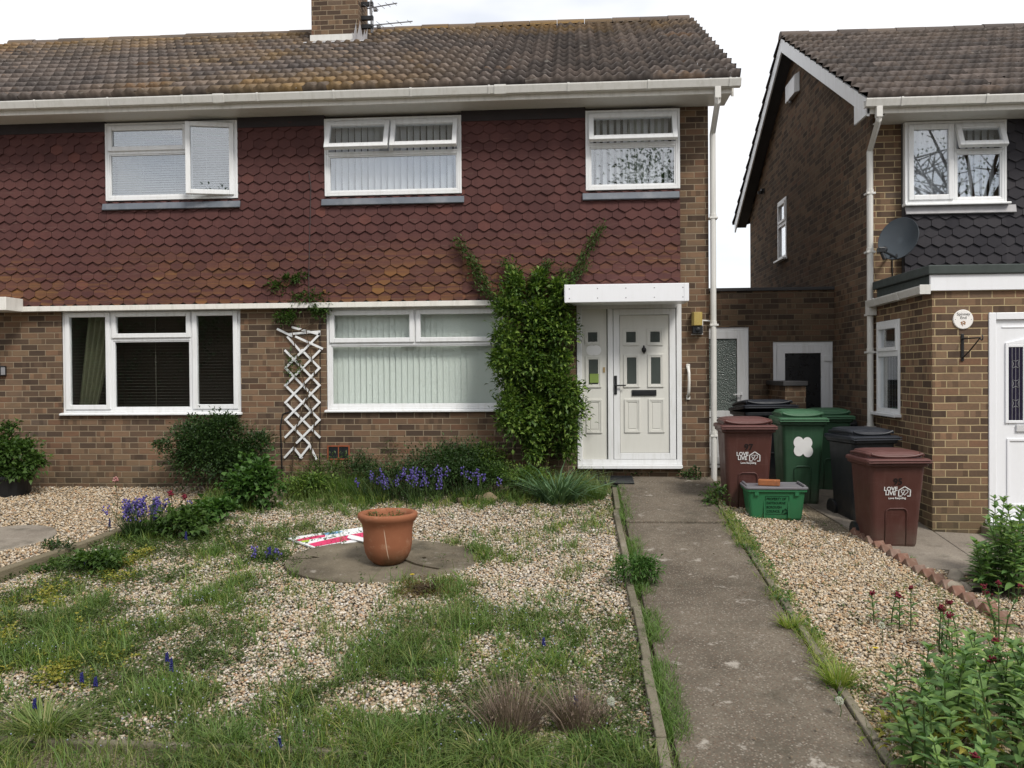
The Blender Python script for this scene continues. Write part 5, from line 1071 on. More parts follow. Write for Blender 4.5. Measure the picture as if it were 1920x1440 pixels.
# recycling box with a brick on it
q = on_g(1457, 976); bx = thing('recycling_box', 'small green recycling box with a grey lid on the shingle', 'recycling box', (q.x, q.y + .17, q.z + .004), R(-2)); ORG[bx.name] = Vector((0, 0, 0))
mb = MB(); loft(mb, [rrect(.50, .30, .03, 0), rrect(.515, .32, .03, .02), rrect(.575, .38, .035, .29), rrect(.61, .415, .035, .292), rrect(.61, .415, .035, .318)])
M['box_green'] = mat_plain('bright_green_plastic', (.022, .135, .055), .4, .45, .1, 5, ((.05, .10, .05), .3)); build('body', mb, M['box_green'], bx, world=False, bevel=.004)
mb = MB(); loft(mb, [rrect(.625, .43, .04, .318), rrect(.63, .435, .04, .325), rrect(.63, .435, .04, .340), rrect(.60, .40, .04, .345), rrect(.56, .36, .04, .337), rrect(.54, .34, .04, .337)])
for sx in (-1, 1): mb.tube([(sx * .285, -.17, .349), (sx * .285, .17, .349)], .014, 8)
build('lid', mb, mat_plain('grey_lid_plastic', (.15, .145, .16), .5, .35, .2, 5, ((.28, .25, .22), .5)), bx, world=False, bevel=.004)
mb = MB()
for x in (-.2, .2): mb.box(x - .02, x + .02, -.205, -.185, .255, .30); mb.box(x * .6 - .006, x * .6 + .006, -.163 - .02, -.15, .02, .20)
build('clip', mb, M['box_green'], bx, world=False)
ftl = math.atan(.03 / .27); fb = lambda x, z, o=.0015: Matrix.Translation((x, -.159 - z * .111 - o, z)) @ Matrix.Rotation(ftl, 4, 'X') @ UPR
M['dk_green_ink'] = mat_plain('dark_green_print', (.004, .030, .014), .6, .2, .05)
for k, tx in enumerate(('PROPERTY OF', 'EASTBOURNE', 'BOROUGH', 'COUNCIL')): link('lettering', text_mesh(tx, .036, fb(-.10, .208 - k * .043), .0006, 'LEFT', .0006, .85), M['dk_green_ink'], bx, world=False)
mb = MB(); fT = fb(.085, .092)
for k in range(3):
    a0 = k * 2.094 + .3; arc = [(a0 + .18 * i) for i in range(9)]
    pts = [fT @ Vector((.021 * math.cos(a), .021 * math.sin(a), .0)) for a in arc]; mb.tube(pts, [.007] * 7 + [.011, .001], 6)
build('recycling_symbol', mb, M['dk_green_ink'], bx, world=False)
mb = MB(); fr = [(-.112, .248), (.122, .248), (.122, .062), (-.112, .062), (-.112, .248)]
for a, b_ in zip(fr, fr[1:]): mb.tube([fb(a[0], a[1]) @ Vector((0, 0, 0)), fb(b_[0], b_[1]) @ Vector((0, 0, 0))], .002, 4)
build('print_border', mb, M['dk_green_ink'], bx, world=False)
mb = MB(); mb.box(-.1075, .1075, -.05, .05, 0, .058); o = build('loose_brick', mb, mat_plain('orange_brick', (.30, .115, .05), .9, .1, .35, 30, ((.12, .07, .05), .6), .4), None, bevel=.006); o.location = (q.x - .05, q.y + .13, q.z + .345); o.rotation_euler = (0, 0, R(-16)); tag(o, 'orange brick lying on the lid of the green recycling box', 'brick')
# terracotta pot
q = on_g(722, 1068, .012); pot = thing('terracotta_pot', 'large terracotta pot on the round paving slab', 'plant pot', tuple(q + Vector((0, .12, .018)))); c0 = q + Vector((0, .12, .018)); k_ = .98
prof = [(.115, 0), (.135, .015), (.175, .055), (.200, .11), (.212, .18), (.214, .26), (.218, .32), (.228, .365), (.250, .395), (.262, .415), (.264, .435), (.255, .452), (.235, .455), (.215, .445), (.205, .42), (.20, .36)]
b_ = NB('terracotta'); p_ = b_.obj(); x_, y_, z_ = b_.xyz(p_)
cc = b_.mix(b_.noise(5, 5, p_), C4(.195, .070, .036), C4(.285, .118, .062)); cc = b_.mix(b_.rng(b_.noise(9, 5, p_, .7), .55, .72, 0, .5), cc, C4(.40, .26, .17))
grn = b_.math('MULTIPLY', b_.rng(z_, .17, .02), b_.rng(b_.noise(7, 4, p_), .35, .6)); cc = b_.mix(b_.math('MULTIPLY', grn, .8), cc, C4(.075, .055, .028))
crk = b_.math('MULTIPLY', b_.rng(b_.math('ABSOLUTE', b_.math('SUBTRACT', x_, b_.math('ADD', b_.math('MULTIPLY', z_, -.12), .055))), .005, .001), b_.rng(z_, .06, .10)); cc = b_.mix(b_.math('MULTIPLY', crk, b_.rng(z_, .34, .30)), cc, C4(.48, .36, .27))
M['terra'] = b_.done(cc, .85, .15, b_.bump(b_.noise(30, 4, p_), .2, .004))
mb = MB(); n = 56; pr_ = [(r_ * k_ * 1.01, z * k_) for r_, z in prof]; mb.lathe(pr_, c0, n); o = build('pot', mb, M['terra'], pot, smooth=True)
mb = MB(); mb.lathe([(0, .372), (.198, .375)], c0, 30); build('compost', mb, mat_soil('compost', (.03, .022, .015), (.07, .055, .035), 80), pot)
rng = nr(); p_, d_ = clumps(c0 + Vector((-.03, .05, .40)), (.14, .10, .03), 260, rng, 9); V, Fc = leafmesh(p_, d_, rng.uniform(.012, .03, 260), rng.uniform(.008, .014, 260), rng); npmesh('seedlings', V, Fc, M['leaf_olive'], pot)
# estate board lying on the slab
A, B_, C_, D_ = on_g(537, 1014, .03), on_g(592, 1034, .03), on_g(705, 1019, .055), on_g(692, 996, .05); sg = thing('sign_board', 'fallen white and pink sign board lying by the pot', 'sign', tuple(A))
def bil(u, v, h=0.0): return A * (1 - u) * v + B_ * (1 - u) * (1 - v) + C_ * u * (1 - v) + D_ * u * v + Vector((0, 0, h))
def patch(mb, uv, h0, h1): mb.prism(None, [bil(u, v, h0) for u, v in uv], [bil(u, v, h1) for u, v in uv])
mb = MB(); patch(mb, [(0, 0), (1, 0), (1, 1), (0, 1)], -.012, 0); build('board', mb, mat_plain('white_board', (.74, .75, .76), .4, .4, .04), sg)
mb = MB(); patch(mb, [(.04, .10), (1, .20), (1, .58), (.55, .50), (.04, .34)], .0005, .002); patch(mb, [(0.02, .62), (.38, .66), (.42, .80), (.30, .84), (.02, .76)], .0005, .0018); build('pink_band', mb, mat_plain('pink_print', (.60, .045, .14), .45, .3, .1), sg)
mb = MB(); patch(mb, [(.42, .80), (.60, .78), (.66, .90), (.5, .96), (.40, .9)], .0005, .002); build('blue_patch', mb, mat_plain('blue_print', (.20, .40, .66), .45, .3, .1), sg)
mb = MB(); patch(mb, [(.03, .50), (.12, .50), (.16, .62), (.04, .62)], .0005, .002); build('lime_patch', mb, mat_plain('lime_print', (.35, .48, .06), .45, .3, .1), sg)
mb = MB(); rg = random.Random(5)
for k in range(46):
    u, v = rg.uniform(.05, .97), rg.choice((rg.uniform(.0, .1), rg.uniform(.42, .64), rg.uniform(.62, .72))); du, dv = rg.uniform(.008, .03), rg.uniform(.015, .06)
    patch(mb, [(u, v), (u + du, v + dv * .3), (u + du, v + dv), (u, v + dv * .7)], .0022, .0032)
build('print_mark', mb, mat_plain('dark_print', (.02, .035, .03), .5, .3, .1), sg)
mb = MB(); p0, p1 = on_g(655, 1019, .06), on_g(725, 1034, .05); mb.tube([p0, p1], .028, 4); mb.tube([bil(.2, -.0, -.02), bil(.75, .02, -.03)], .010, 4); build('post', mb, M['pvc'], sg)
# trellis on the wall
tq = P(567, 740, YW); tr = thing('trellis', 'white expanding lattice trellis, its top bent, on the brick wall', 'trellis', (tq.x, YW - .03, P(567, 862, YW).z))
def TP(zx, zy, y): return P(zx / 3, 480 + zy / 3, y)
mb = MB(); la, lb = 1605, 1797
def lath(a, b_, y, w=.0135):
    A_, Bq = TP(*a, y), TP(*b_, y); d = (Bq - A_).normalized(); s_ = Vector((-d.z, 0, d.x)) * w; dy = Vector((0, .007, 0)); mb.hexa([A_ - s_, Bq - s_, Bq - s_ + dy, A_ - s_ + dy], [A_ + s_, Bq + s_, Bq + s_ + dy, A_ + s_ + dy])
for k in range(-2, 7):
    y0_ = 630 + 97 * k
    for sgn in (0, 1):
        t0 = max(0.0, (530 - y0_) / 194); t1 = min(1.0, (1050 - y0_) / 194)
        if t1 - t0 < .2: continue
        xa, xb = (la, lb) if sgn == 0 else (lb, la); lath((xa + (xb - xa) * (t0 - .02), y0_ + 194 * (t0 - .02)), (xa + (xb - xa) * (t1 + .02), y0_ + 194 * (t1 + .02)), YW - .028 - .009 * sgn)
for a, b_ in (((1558, 410), (1645, 452)), ((1640, 400), (1802, 442)), ((1618, 440), (1802, 424)), ((1660, 452), (1816, 522)), ((1708, 530), (1800, 436)), ((1648, 1082), (1598, 1136)), ((1648, 1074), (1700, 1138)), ((1735, 1050), (1780, 1144)), ((1745, 1060), (1686, 1136)), ((1615, 452), (1700, 548))): lath(a, b_, YW - .028 - .006 * ((a[0] + b_[0]) % 3))
build('laths', mb, M['pvc'], tr)
# brick edging and stones on the right
n_b = 17
for i in range(n_b):
    t = (i + .2) / n_b; p_ = BX0.lerp(BX1, t); p_.z = gz(p_.x, p_.y); mb = MB(); mb.box(-.05, .05, -.10, .10, -.075, .03); rg = random.Random(i)
    if 3 <= i <= 4 and False: continue
    o = build('edging_brick', mb, mat_plain('edging_brick_%d' % (i % 3), ((.19, .105, .078), (.165, .10, .075), (.20, .135, .108))[i % 3], .9, .1, .3, 18, ((.32, .27, .22), .6), .4) if i < 3 else bpy.data.materials['edging_brick_%d' % (i % 3)], None, bevel=.008)
    o.location = (p_.x, p_.y, p_.z - .005 + rg.uniform(-.015, .01)); o.rotation_euler = (R(-38 + rg.uniform(-6, 6)), R(rg.uniform(-5, 5)), math.atan2(BX1.y - BX0.y, BX1.x - BX0.x) + R(90)); tag(o, 'tilted edging brick of the row along the shingle right of the path', 'brick', 'row of tilted edging bricks')
M['stone'] = mat_plain('grey_stone', (.27, .235, .19), .9, .15, .3, 14, ((.12, .10, .07), .6), .5); M['stone_b'] = mat_plain('brown_stone', (.20, .155, .10), .9, .15, .3, 14, ((.09, .08, .05), .6), .5)
def rock(px, py, r_, mat, label, group):
    q = on_g(px, py); rng = nr(); import bmesh
    bm = bmesh.new(); bmesh.ops.create_icosphere(bm, subdivisions=3, radius=1); ph = rng.uniform(0, 6, 6)
    for v in bm.verts: c = v.co; v.co = Vector((c.x * 1.2, c.y * .9, c.z * .7)) * (r_ * (1 + .14 * math.sin(3 * c.x + ph[0]) * math.cos(2.6 * c.y + ph[1]) + .09 * math.sin(5 * c.z + ph[2]) + .05 * math.sin(9 * c.x + ph[3])))
    me = bpy.data.meshes.new('rock'); bm.to_mesh(me); bm.free(); o = link('rock', me, M[mat], None, True); o.location = q + Vector((0, r_ * .5, r_ * .25)); o.rotation_euler = (0, 0, rng.uniform(0, 3)); return tag(o, label, 'stone', group)
for k, (px, py, r_) in enumerate(((868, 944, .075), (893, 941, .08), (915, 941, .10), (648, 941, .07), (598, 944, .06))): rock(px, py, r_, 'stone_b', 'rounded brown stone at the front of the flower bed, ' + ('leftmost of three in a row', 'middle of three in a row', 'largest, at the right of three', 'behind the left of the pot', 'among grass left of the pot')[k], 'stones along the flower bed')
for k, (px, py, r_) in enumerate(((1797, 1090, .085), (1815, 1080, .07), (1842, 1078, .06), (1790, 1108, .075), (1812, 1108, .06), (1832, 1108, .06), (1852, 1117, .055), (1868, 1118, .05))): rock(px, py, r_, 'stone', 'pale stone in the ring round the dark soil, ' + ('tallest at its left', 'at the back left', 'at the back', 'at the front left corner', 'second along the front', 'third along the front', 'fourth along the front', 'last at the right of the front')[k], 'ring of stones round the planting hole')
q0, q1 = on_g(1800, 1098), on_g(1900, 1098); mb = MB(); mb.lathe([(0, .012), (.30, .012), (.34, .0)], ((q0.x + q1.x) / 2, q0.y + .08, q0.z + .0), 24); struct(build('soil_patch', mb, mat_soil('dark_soil', (.02, .016, .012), (.05, .04, .03), 60)))

# ================================================================== PLANTS
# the evergreen trained up the wall by the front door
def cw(px, py, y): return P(px, py, y)
fol = []; rgp = random.Random(4)
for (x0_, x1_, y_, hh, n_) in ((950, 1066, 545, 30, 620), (925, 1072, 590, 34, 1100), (935, 1070, 635, 32, 1000), (938, 1072, 680, 34, 1100), (940, 1084, 725, 34, 1200), (932, 1084, 770, 36, 1400), (944, 1074, 810, 34, 1100), (975, 1068, 846, 24, 420)):
    for j in range(3):
        a = x0_ + (x1_ - x0_) * (j + .5) / 3; Cc = cw(a + rgp.uniform(-8, 8), y_ + rgp.uniform(-8, 8), 10.33 + rgp.uniform(-.05, .05)); fol.append((Cc + Vector((0, -rgp.uniform(-.05, .13), 0)), ((x1_ - x0_) / 6 / 152 * rgp.uniform(.8, 1.25), rgp.uniform(.13, .22), hh / 152 * rgp.uniform(.8, 1.2)), int(n_ * rgp.uniform(.60, .95))))
b0 = cw(1005, 905, 10.4); st_ = [[b0, cw(1000, 860, 10.42), cw(985, 760, 10.45), cw(990, 640, 10.45), cw(1000, 540, 10.45)], [b0 + Vector((.08, 0, 0)), cw(1030, 850, 10.4), cw(1040, 700, 10.45), cw(1035, 560, 10.45)], [b0 + Vector((-.05, 0, 0)), cw(985, 860, 10.35), cw(960, 760, 10.4)]]
t_ = plant('climbing_shrub', 'tall dark evergreen shrub climbing the wall between the wide window and the door', 'shrub', (b0.x, 10.4, gz(b0.x, 10.4)), fol, st_, 'leaf_mid', (.045, .075), .52, sr=.022)
rng = nr(); Vs, Fs, k0 = [], [], 0; mb = MB()
for pts, n_ in (([(935, 585), (905, 520), (885, 490), (858, 452)], 700), ([(930, 560), (905, 545), (890, 515)], 160), ([(985, 545), (965, 515), (946, 490)], 330), ([(1000, 545), (1015, 510), (1030, 492)], 320), ([(1055, 560), (1075, 520), (1100, 470), (1128, 424)], 650), ([(1060, 545), (1085, 515), (1100, 495)], 150), ([(1040, 545), (1045, 520), (1060, 505)], 120)):
    W_ = [P(a, b_, 10.42) for a, b_ in pts]; mb.tube(W_, .006, 5); p_, d_ = along(W_, n_, rng, np.array([.035, .03, .035])); V, Fc = leafmesh(p_, d_ * 1.5 + rng.normal(0, .12, (n_, 3)), rng.uniform(.025, .05, n_), rng.uniform(.012, .022, n_), rng); Vs.append(V); Fs.append(Fc + k0); k0 += len(V)
npmesh('spray', np.concatenate(Vs), np.concatenate(Fs), M['leaf'], t_); build('twig', mb, M['stem'], t_)
p_ = np.concatenate([clumps(f[0], tuple(r_ * 1.05 for r_ in f[1]), 130, rng, 9)[0] for f in fol]); d_ = rng.normal(0, 1, p_.shape) + np.array([0, -.8, .8]); V, Fc = leafmesh(p_, d_, rng.uniform(.03, .055, len(p_)), rng.uniform(.015, .025, len(p_)), rng); npmesh('young_leaves', V, Fc, M['leaf'], t_)
# rose on the trellis
fol = [(P(512, 540, 10.5), (.14, .05, .09), 300), (P(545, 530, 10.5), (.12, .05, .08), 260), (P(562, 522, 10.5), (.08, .05, .08), 160), (P(600, 575, 10.5), (.15, .06, .10), 380), (P(535, 600, 10.52), (.14, .05, .12), 340), (P(600, 590, 10.52), (.09, .05, .11), 200), (P(570, 560, 10.5), (.2, .05, .11), 300), (P(552, 690, 10.53), (.1, .04, .16), 110)]
b0 = P(560, 905, 10.5); plant('climbing_rose', 'thin straggly climber growing up through the white trellis', 'climber', tuple(b0), fol, [[P(578, 905, 10.53), P(590, 790, 10.55), P(555, 660, 10.54), P(545, 610, 10.53), P(520, 545, 10.52)], [P(545, 905, 10.53), P(556, 800, 10.54), P(590, 700, 10.55), P(570, 600, 10.53), P(560, 525, 10.52)], [P(562, 620, 10.53), P(600, 600, 10.53), P(622, 575, 10.5)]], 'leaf', (.03, .055), .45, sr=.009)
# shrubs along the house
def gbase(px, py): q = on_g(px, py); return q
B1 = P(400, 915, 10.1)
plant('bush', 'rounded dark green bush under the dark blinds window', 'bush', (B1.x, 10.1, -.15), [(P(395, 858, 10.12), (.42, .36, .36), 8500), (P(365, 815, 10.15), (.24, .2, .20), 1800), (P(420, 805, 10.15), (.22, .2, .16), 1500), (P(485, 832, 10.1), (.17, .16, .13), 900), (P(300, 838, 10.1), (.15, .12, .10), 260), (P(330, 860, 10.1), (.16, .14, .12), 300), (P(450, 870, 10.05), (.26, .2, .22), 2200), (P(415, 790, 10.18), (.10, .1, .12), 120)], [[(B1.x, 10.1, -.2), P(400, 860, 10.12), P(390, 800, 10.15)], [(B1.x, 10.1, -.2), P(440, 860, 10.12), P(490, 830, 10.1)], [(B1.x, 10.1, -.2), P(350, 860, 10.12), P(295, 838, 10.1)]], 'leaf_dark', (.03, .052), .5, sr=.014)
B2 = P(20, 905, 10.1)
pp = plant('potted_shrub', 'leafy shrub in a black tub at the far left wall', 'shrub', (B2.x, 10.1, -.16), [(P(20, 852, 10.1), (.28, .24, .18), 1700), (P(15, 885, 9.98), (.26, .12, .12), 700), (P(55, 872, 10.05), (.14, .14, .10), 260), (P(10, 815, 10.15), (.10, .1, .20), 130), (P(-20, 840, 10.1), (.3, .25, .22), 500), (P(28, 800, 10.15), (.05, .05, .08), 40)], [[(B2.x, 10.1, .0), P(25, 840, 10.1), P(20, 795, 10.12)], [(B2.x, 10.1, .0), P(10, 840, 10.1), P(5, 785, 10.12)], [(B2.x, 10.1, .0), P(45, 850, 10.08), P(60, 868, 10.05)]], 'leaf', (.04, .075), .6, droop=.4)
mb = MB(); mb.lathe([(.20, -.02), (.25, .24), (.27, .25), (.27, .28), (.24, .28), (.235, .2), (0, .2)], (B2.x, 10.1, -.16), 28); build('tub', mb, M['dark_plastic'], pp)
def leafy(px, py, rpx, hpx, n, label, mat='leaf_bright', leaf=(.05, .08), wr=.85, name='leafy_plant', group=None, dy=.0):
    q = on_g(px, py); s_ = F / (q.y + .1); r_, h_ = rpx / s_, hpx / s_
    return plant(name, label, 'plant', tuple(q), [(q + Vector((0, r_ * .5, h_ * .5)), (r_, r_ * .8, h_ * .5), n), (q + Vector((r_ * .3, r_ * .4, h_ * .75)), (r_ * .5, r_ * .5, h_ * .3), n // 4)], [[q + Vector((0, r_ * .5, -.02)), q + Vector((rg.uniform(-.6, .6) * r_, r_ * .5, h_ * .8))] for _ in range(5)], mat, leaf, wr, group, sr=.005, droop=.35)
leafy(468, 962, 44, 88, 900, 'broad leaved bright green plant right of the dark bush')
leafy(402, 985, 34, 44, 520, 'small bright plant at the end of the timber sleeper')
leafy(338, 1016, 42, 58, 620, 'green leafy plant right of the purple bluebells', 'leaf', (.04, .07))
leafy(170, 1082, 44, 40, 520, 'low blue green plant beside the middle timber sleeper', 'leaf', (.035, .06))
leafy(100, 1048, 34, 32, 200, 'feathery dark plant sprouting over the sleeper by the grey circle', 'leaf_dark', (.03, .05), .4)
leafy(1196, 1106, 36, 62, 900, 'fern leaved green weed leaning over the concrete edging onto the path', 'leaf_bright', (.03, .055), .3, 'fern_weed')
leafy(725, 905, 34, 92, 700, 'wispy grey green shrub under the wide window', 'leaf_olive', (.02, .035), .35, 'wispy_shrub')
leafy(690, 912, 28, 40, 350, 'small grey green shrub left of the wispy one', 'leaf_olive', (.02, .035), .4, 'wispy_shrub')
leafy(835, 925, 88, 84, 5200, 'dark low shrub behind the bluebells under the wide window', 'leaf_dark', (.03, .05), .4, 'low_shrub')
leafy(600, 930, 55, 60, 700, 'untidy green plant below the trellis', 'leaf_olive', (.03, .06), .35, 'leafy_plant')
leafy(660, 922, 50, 66, 1100, 'rounded dark green shrub right of the trellis foot', 'leaf_dark', (.03, .05), .4, 'low_shrub')
leafy(740, 938, 70, 62, 2200, 'dark leafy mass among the bluebells', 'leaf_dark', (.03, .05), .4, 'low_shrub')
leafy(850, 934, 66, 66, 2200, 'dark leafy mass behind the three brown stones', 'leaf_dark', (.03, .05), .4, 'low_shrub')
leafy(985, 934, 46, 56, 1200, 'dark green foliage left of the strap leaved clump', 'leaf_mid', (.03, .05), .4, 'low_shrub')
leafy(570, 938, 60, 44, 1100, 'low green foliage between the bright plant and the bluebells', 'leaf_mid', (.03, .055), .45, 'low_shrub')
leafy(770, 900, 60, 70, 1400, 'olive green shrub directly under the middle of the wide window', 'leaf_olive', (.025, .045), .35, 'low_shrub')
leafy(905, 915, 46, 80, 1200, 'twiggy green shrub at the right end under the wide window', 'leaf_mid', (.03, .05), .4, 'low_shrub')
leafy(930, 928, 38, 52, 600, 'green shrub below the left of the climbing evergreen', 'leaf', (.03, .05), .4, 'low_shrub')
leafy(1300, 905, 22, 22, 160, 'small dark weed at the foot of the brick pier by the door', 'leaf_dark', (.03, .05), .6, 'weed')
leafy(1190, 900, 40, 18, 220, 'low dark weeds under the front door sill', 'leaf_dark', (.03, .05), .6, 'weed')
leafy(1345, 955, 20, 40, 160, 'dark weed beside the left brown bin at the path edge', 'leaf', (.03, .06), .5, 'weed')
leafy(1800, 1440, 120, 60, 200, 'leafy sprout low in the bottom right corner among valerian', 'leaf_yel', (.05, .08), .4, 'weed')
# bluebells
def bell_clump(px, py, rpx, hpx, n_st, n_bl, label, mat='leaf_dark', spread_top=1.0):
    q = on_g(px, py); s_ = F / (q.y + .1); r_, h_ = rpx / s_, hpx / s_; t = thing('bluebell_clump', label, 'flowers', tuple(q), 0, 'bluebells'); rng = nr()
    a = rng.uniform(0, 6.28, n_bl); rr = np.sqrt(rng.random(n_bl)); Bp = np.stack([q.x + np.cos(a) * rr * r_ * .8, q.y + .1 + np.sin(a) * rr * min(r_, .3) * .8, np.full(n_bl, q.z)], 1); V, Fc = blades(Bp, rng.uniform(.6, 1.0, n_bl) * h_, rng.uniform(.006, .011, n_bl), rng.uniform(.2, .9, n_bl), a + rng.normal(0, .5, n_bl), rng); npmesh('foliage', V, Fc, M[mat], t)
    Ps, Ss = [], []; mb = MB()
    for k in range(n_st):
        x = q.x + rng.uniform(-1, 1) * r_ * .9 * spread_top; y = q.y + .1 + rng.uniform(-.6, .6) * min(r_, .3); hh = h_ * rng.uniform(.75, 1.15); lx = rng.normal(0, .06); top = Vector((x + lx, y, q.z + hh)); mb.tube([(x, y, q.z), (x + lx * .5, y, q.z + hh * .6), top], .003, 4)
        for j in range(8): Ps.append(top + Vector((lx * .3 + rng.normal(0, .014), rng.normal(0, .014), -.012 * j + rng.normal(0, .006)))); Ss.append((.010, .010, .014))
    build('stem', mb, M['gstem'], t); blobs(np.array([tuple(p) for p in Ps]), np.array(Ss), rng, 'blossoms', M['purple'], t); return t
bell_clump(258, 1012, 40, 70, 46, 220, 'tall purple bluebell clump in front of the sleeper')
bell_clump(705, 944, 55, 54, 14, 120, 'bluebells at the left of the flower bed under the wide window'); bell_clump(785, 946, 52, 60, 24, 120, 'densest bluebells in the flower bed behind the pot'); bell_clump(872, 944, 40, 58, 8, 100, 'sparse bluebells at the right of the flower bed')
bell_clump(500, 1058, 30, 26, 5, 60, 'small bluebells by the left of the sign board')
# strap leaved clump and grass clumps
def tuft(px, py, rpx, hpx, n, label, mat='strap', w=(.013, .024), lean=(.5, 1.5), name='grass_clump', curl=.9):
    q = on_g(px, py); s_ = F / (q.y + .1); r_, h_ = rpx / s_, hpx / s_; rng = nr(); a = rng.uniform(0, 6.28, n); rr = rng.random(n) ** .7 * r_ * .55
    V, Fc = blades(np.stack([q.x + np.cos(a) * rr, q.y + .12 + np.sin(a) * rr * .7, np.full(n, q.z - .01)], 1), rng.uniform(.55, 1.15, n) * h_, rng.uniform(*w, n), rng.uniform(*lean, n), a + rng.normal(0, .35, n), rng, curl); return tag(npmesh(name, V, Fc, M[mat], None), label, 'grass clump', None)
tuft(1045, 948, 60, 90, 260, 'grey green strap leaved clump at the right end of the flower bed')
tuft(975, 925, 40, 62, 200, 'thin green grass clump under the climbing evergreen', 'grass', (.004, .008), (.2, .8))
tuft(1120, 945, 24, 50, 160, 'grass clump at the top of the concrete edging by the door mat', 'grass_g', (.004, .008), (.2, .9))
tuft(640, 935, 60, 58, 420, 'soft grass clump in the flower bed left of the bluebells', 'grass_g', (.004, .008), (.2, 1.0))
tuft(560, 935, 46, 46, 300, 'grass clump at the foot of the white trellis', 'grass_g', (.004, .008), (.2, 1.0))
tuft(925, 1450, 95, 80, 260, 'wide arching grass clump at the bottom centre below the left lavender', 'grass', (.006, .010), (.7, 1.9))
tuft(60, 1400, 95, 95, 420, 'big arching grass clump in the bottom left corner', 'grass', (.005, .009), (.5, 1.7)); tuft(400, 1420, 60, 60, 220, 'grass clump over the front kerb left of centre', 'grass_g', (.005, .008), (.4, 1.4)); tuft(700, 1432, 80, 70, 260, 'grass clump over the front kerb in the middle', 'grass', (.005, .008), (.4, 1.4)); tuft(1110, 1440, 70, 60, 260, 'grass clump below the right lavender', 'grass_g', (.005, .008), (.4, 1.4))
tuft(1585, 1310, 34, 66, 220, 'bright yellow green grass tuft overhanging the right of the path', 'grass_y', (.005, .009), (.2, 1.0)); tuft(1490, 1195, 26, 44, 160, 'yellowing grass tuft at the right edge of the path beside the fern weed level', 'grass_y', (.005, .009), (.2, 1.0))
tuft(1712, 1062, 12, 20, 60, 'small green tuft growing between the edging bricks', 'grass_g', (.005, .008), (.2, .9))
# lavenders
def lavender(px, py, rpx, hpx, label):
    q = on_g(px, py); s_ = F / (q.y + .1); r_, h_ = rpx / s_, hpx / s_; rng = nr(); n = 460; a = rng.uniform(0, 6.28, n); rr = np.sqrt(rng.random(n)); t = thing('lavender', label, 'shrub', tuple(q), 0)
    Bp = np.stack([q.x + np.cos(a) * rr * r_ * .72, q.y + .16 + np.sin(a) * rr * r_ * .6, np.full(n, q.z)], 1); H = h_ * (1.45 - .5 * rr ** 2) * rng.uniform(.4, 1.15, n) * (.7 + .6 * vnoise(Bp[:, 0], Bp[:, 1], 9, 7)); V, Fc = blades(Bp, H, rng.uniform(.003, .006, n), rr * .8, a + rng.normal(0, .5, n), rng, .1); npmesh('stems', V, Fc, M['lav'], t)
    p_ = Bp[:420] + np.array([0, 0, 1.0]) * (H[:420] * rng.uniform(.3, .9, 420))[:, None]; V, Fc = leafmesh(p_, rng.normal(0, .5, (420, 3)) + np.array([0, 0, 1.0]), rng.uniform(.015, .035, 420), rng.uniform(.004, .008, 420), rng); npmesh('foliage', V, Fc, M['lav'], t); return t
lavender(955, 1402, 68, 88, 'brown dried lavender bush at the bottom centre, left of the pair'); lavender(1090, 1400, 58, 88, 'brown dried lavender bush nearer the path, right of the pair')
# flowers one can pick out
def spike(px, py, h_px, label):
    q = on_g(px, py); s_ = F / (q.y + .1); h_ = h_px / s_; t = thing('grape_hyacinth', label, 'flower', tuple(q), 0, 'grape hyacinths'); rng = nr(); mb = MB(); mb.tube([q, q + Vector((.005, 0, h_))], .003, 5); build('stem', mb, M['gstem'], t)
    n = 34; k = np.arange(n) / n; a = k * 40; rr = .010 * (1 - k * .6); blobs(np.stack([q.x + .005 + rr * np.cos(a), q.y + rr * np.sin(a), q.z + h_ * .55 + k * h_ * .45], 1), np.full((n, 3), .0055), rng, 'blossoms', M['blue'], t); return t
for px, py, h_, lb in ((320, 1290, 58, 'deep blue grape hyacinth spike, tallest of the pair left of centre'), (312, 1262, 40, 'deep blue grape hyacinth spike standing just behind the tallest one'), (178, 1308, 40, 'pale tipped grape hyacinth spike among grass at the left'), (64, 1352, 44, 'grape hyacinth spike by the bottom left grass clump'), (152, 1300, 40, 'grape hyacinth spike left of the pale tipped one'), (522, 1424, 44, 'grape hyacinth spike at the front kerb'), (1018, 1228, 32, 'lone grape hyacinth spike right of the middle of the gravel'), (160, 1075, 30, 'grape hyacinth spike beside the middle timber sleeper'), (205, 1010, 40, 'grape hyacinth spike left of the purple bluebell clump'), (348, 1030, 34, 'grape hyacinth spike right of the purple bluebell clump'), (1078, 1348, 44, 'grape hyacinth spike standing in the right lavender'), (505, 1058, 34, 'grape hyacinth spike at the left edge of the round slab')): spike(px, py, h_, lb)
def dandelion(px, py, gy, label):
    q = on_g(px, gy); top = P(px, py, q.y); t = thing('dandelion_clock', label, 'flower', tuple(q), 0, 'dandelion clocks'); rng = nr(); mb = MB(); mb.tube([q, q.lerp(top, .5) + Vector((.01, 0, 0)), top], .0025, 5); build('stem', mb, M['gstem'], t)
    n = 420; d = rng.normal(0, 1, (n, 3)); d /= np.linalg.norm(d, axis=1, keepdims=True); V, Fc = leafmesh(np.array(tuple(top))[None] + d * .014, d + rng.normal(0, .5, (n, 3)), rng.uniform(.008, .014, n), rng.uniform(.002, .004, n), rng); npmesh('blossoms', V, Fc, M['white_p'], t)
for px, py, gy, lb in ((1146, 1315, 1380, 'white dandelion clock beside the right lavender'), (1653, 1173, 1215, 'white dandelion clock left of the valerian bush'), (1766, 1173, 1225, 'white dandelion clock above the middle of the valerian bush'), (1574, 1314, 1352, 'white dandelion clock in the bright tuft at the path edge')): dandelion(px, py, gy, lb)
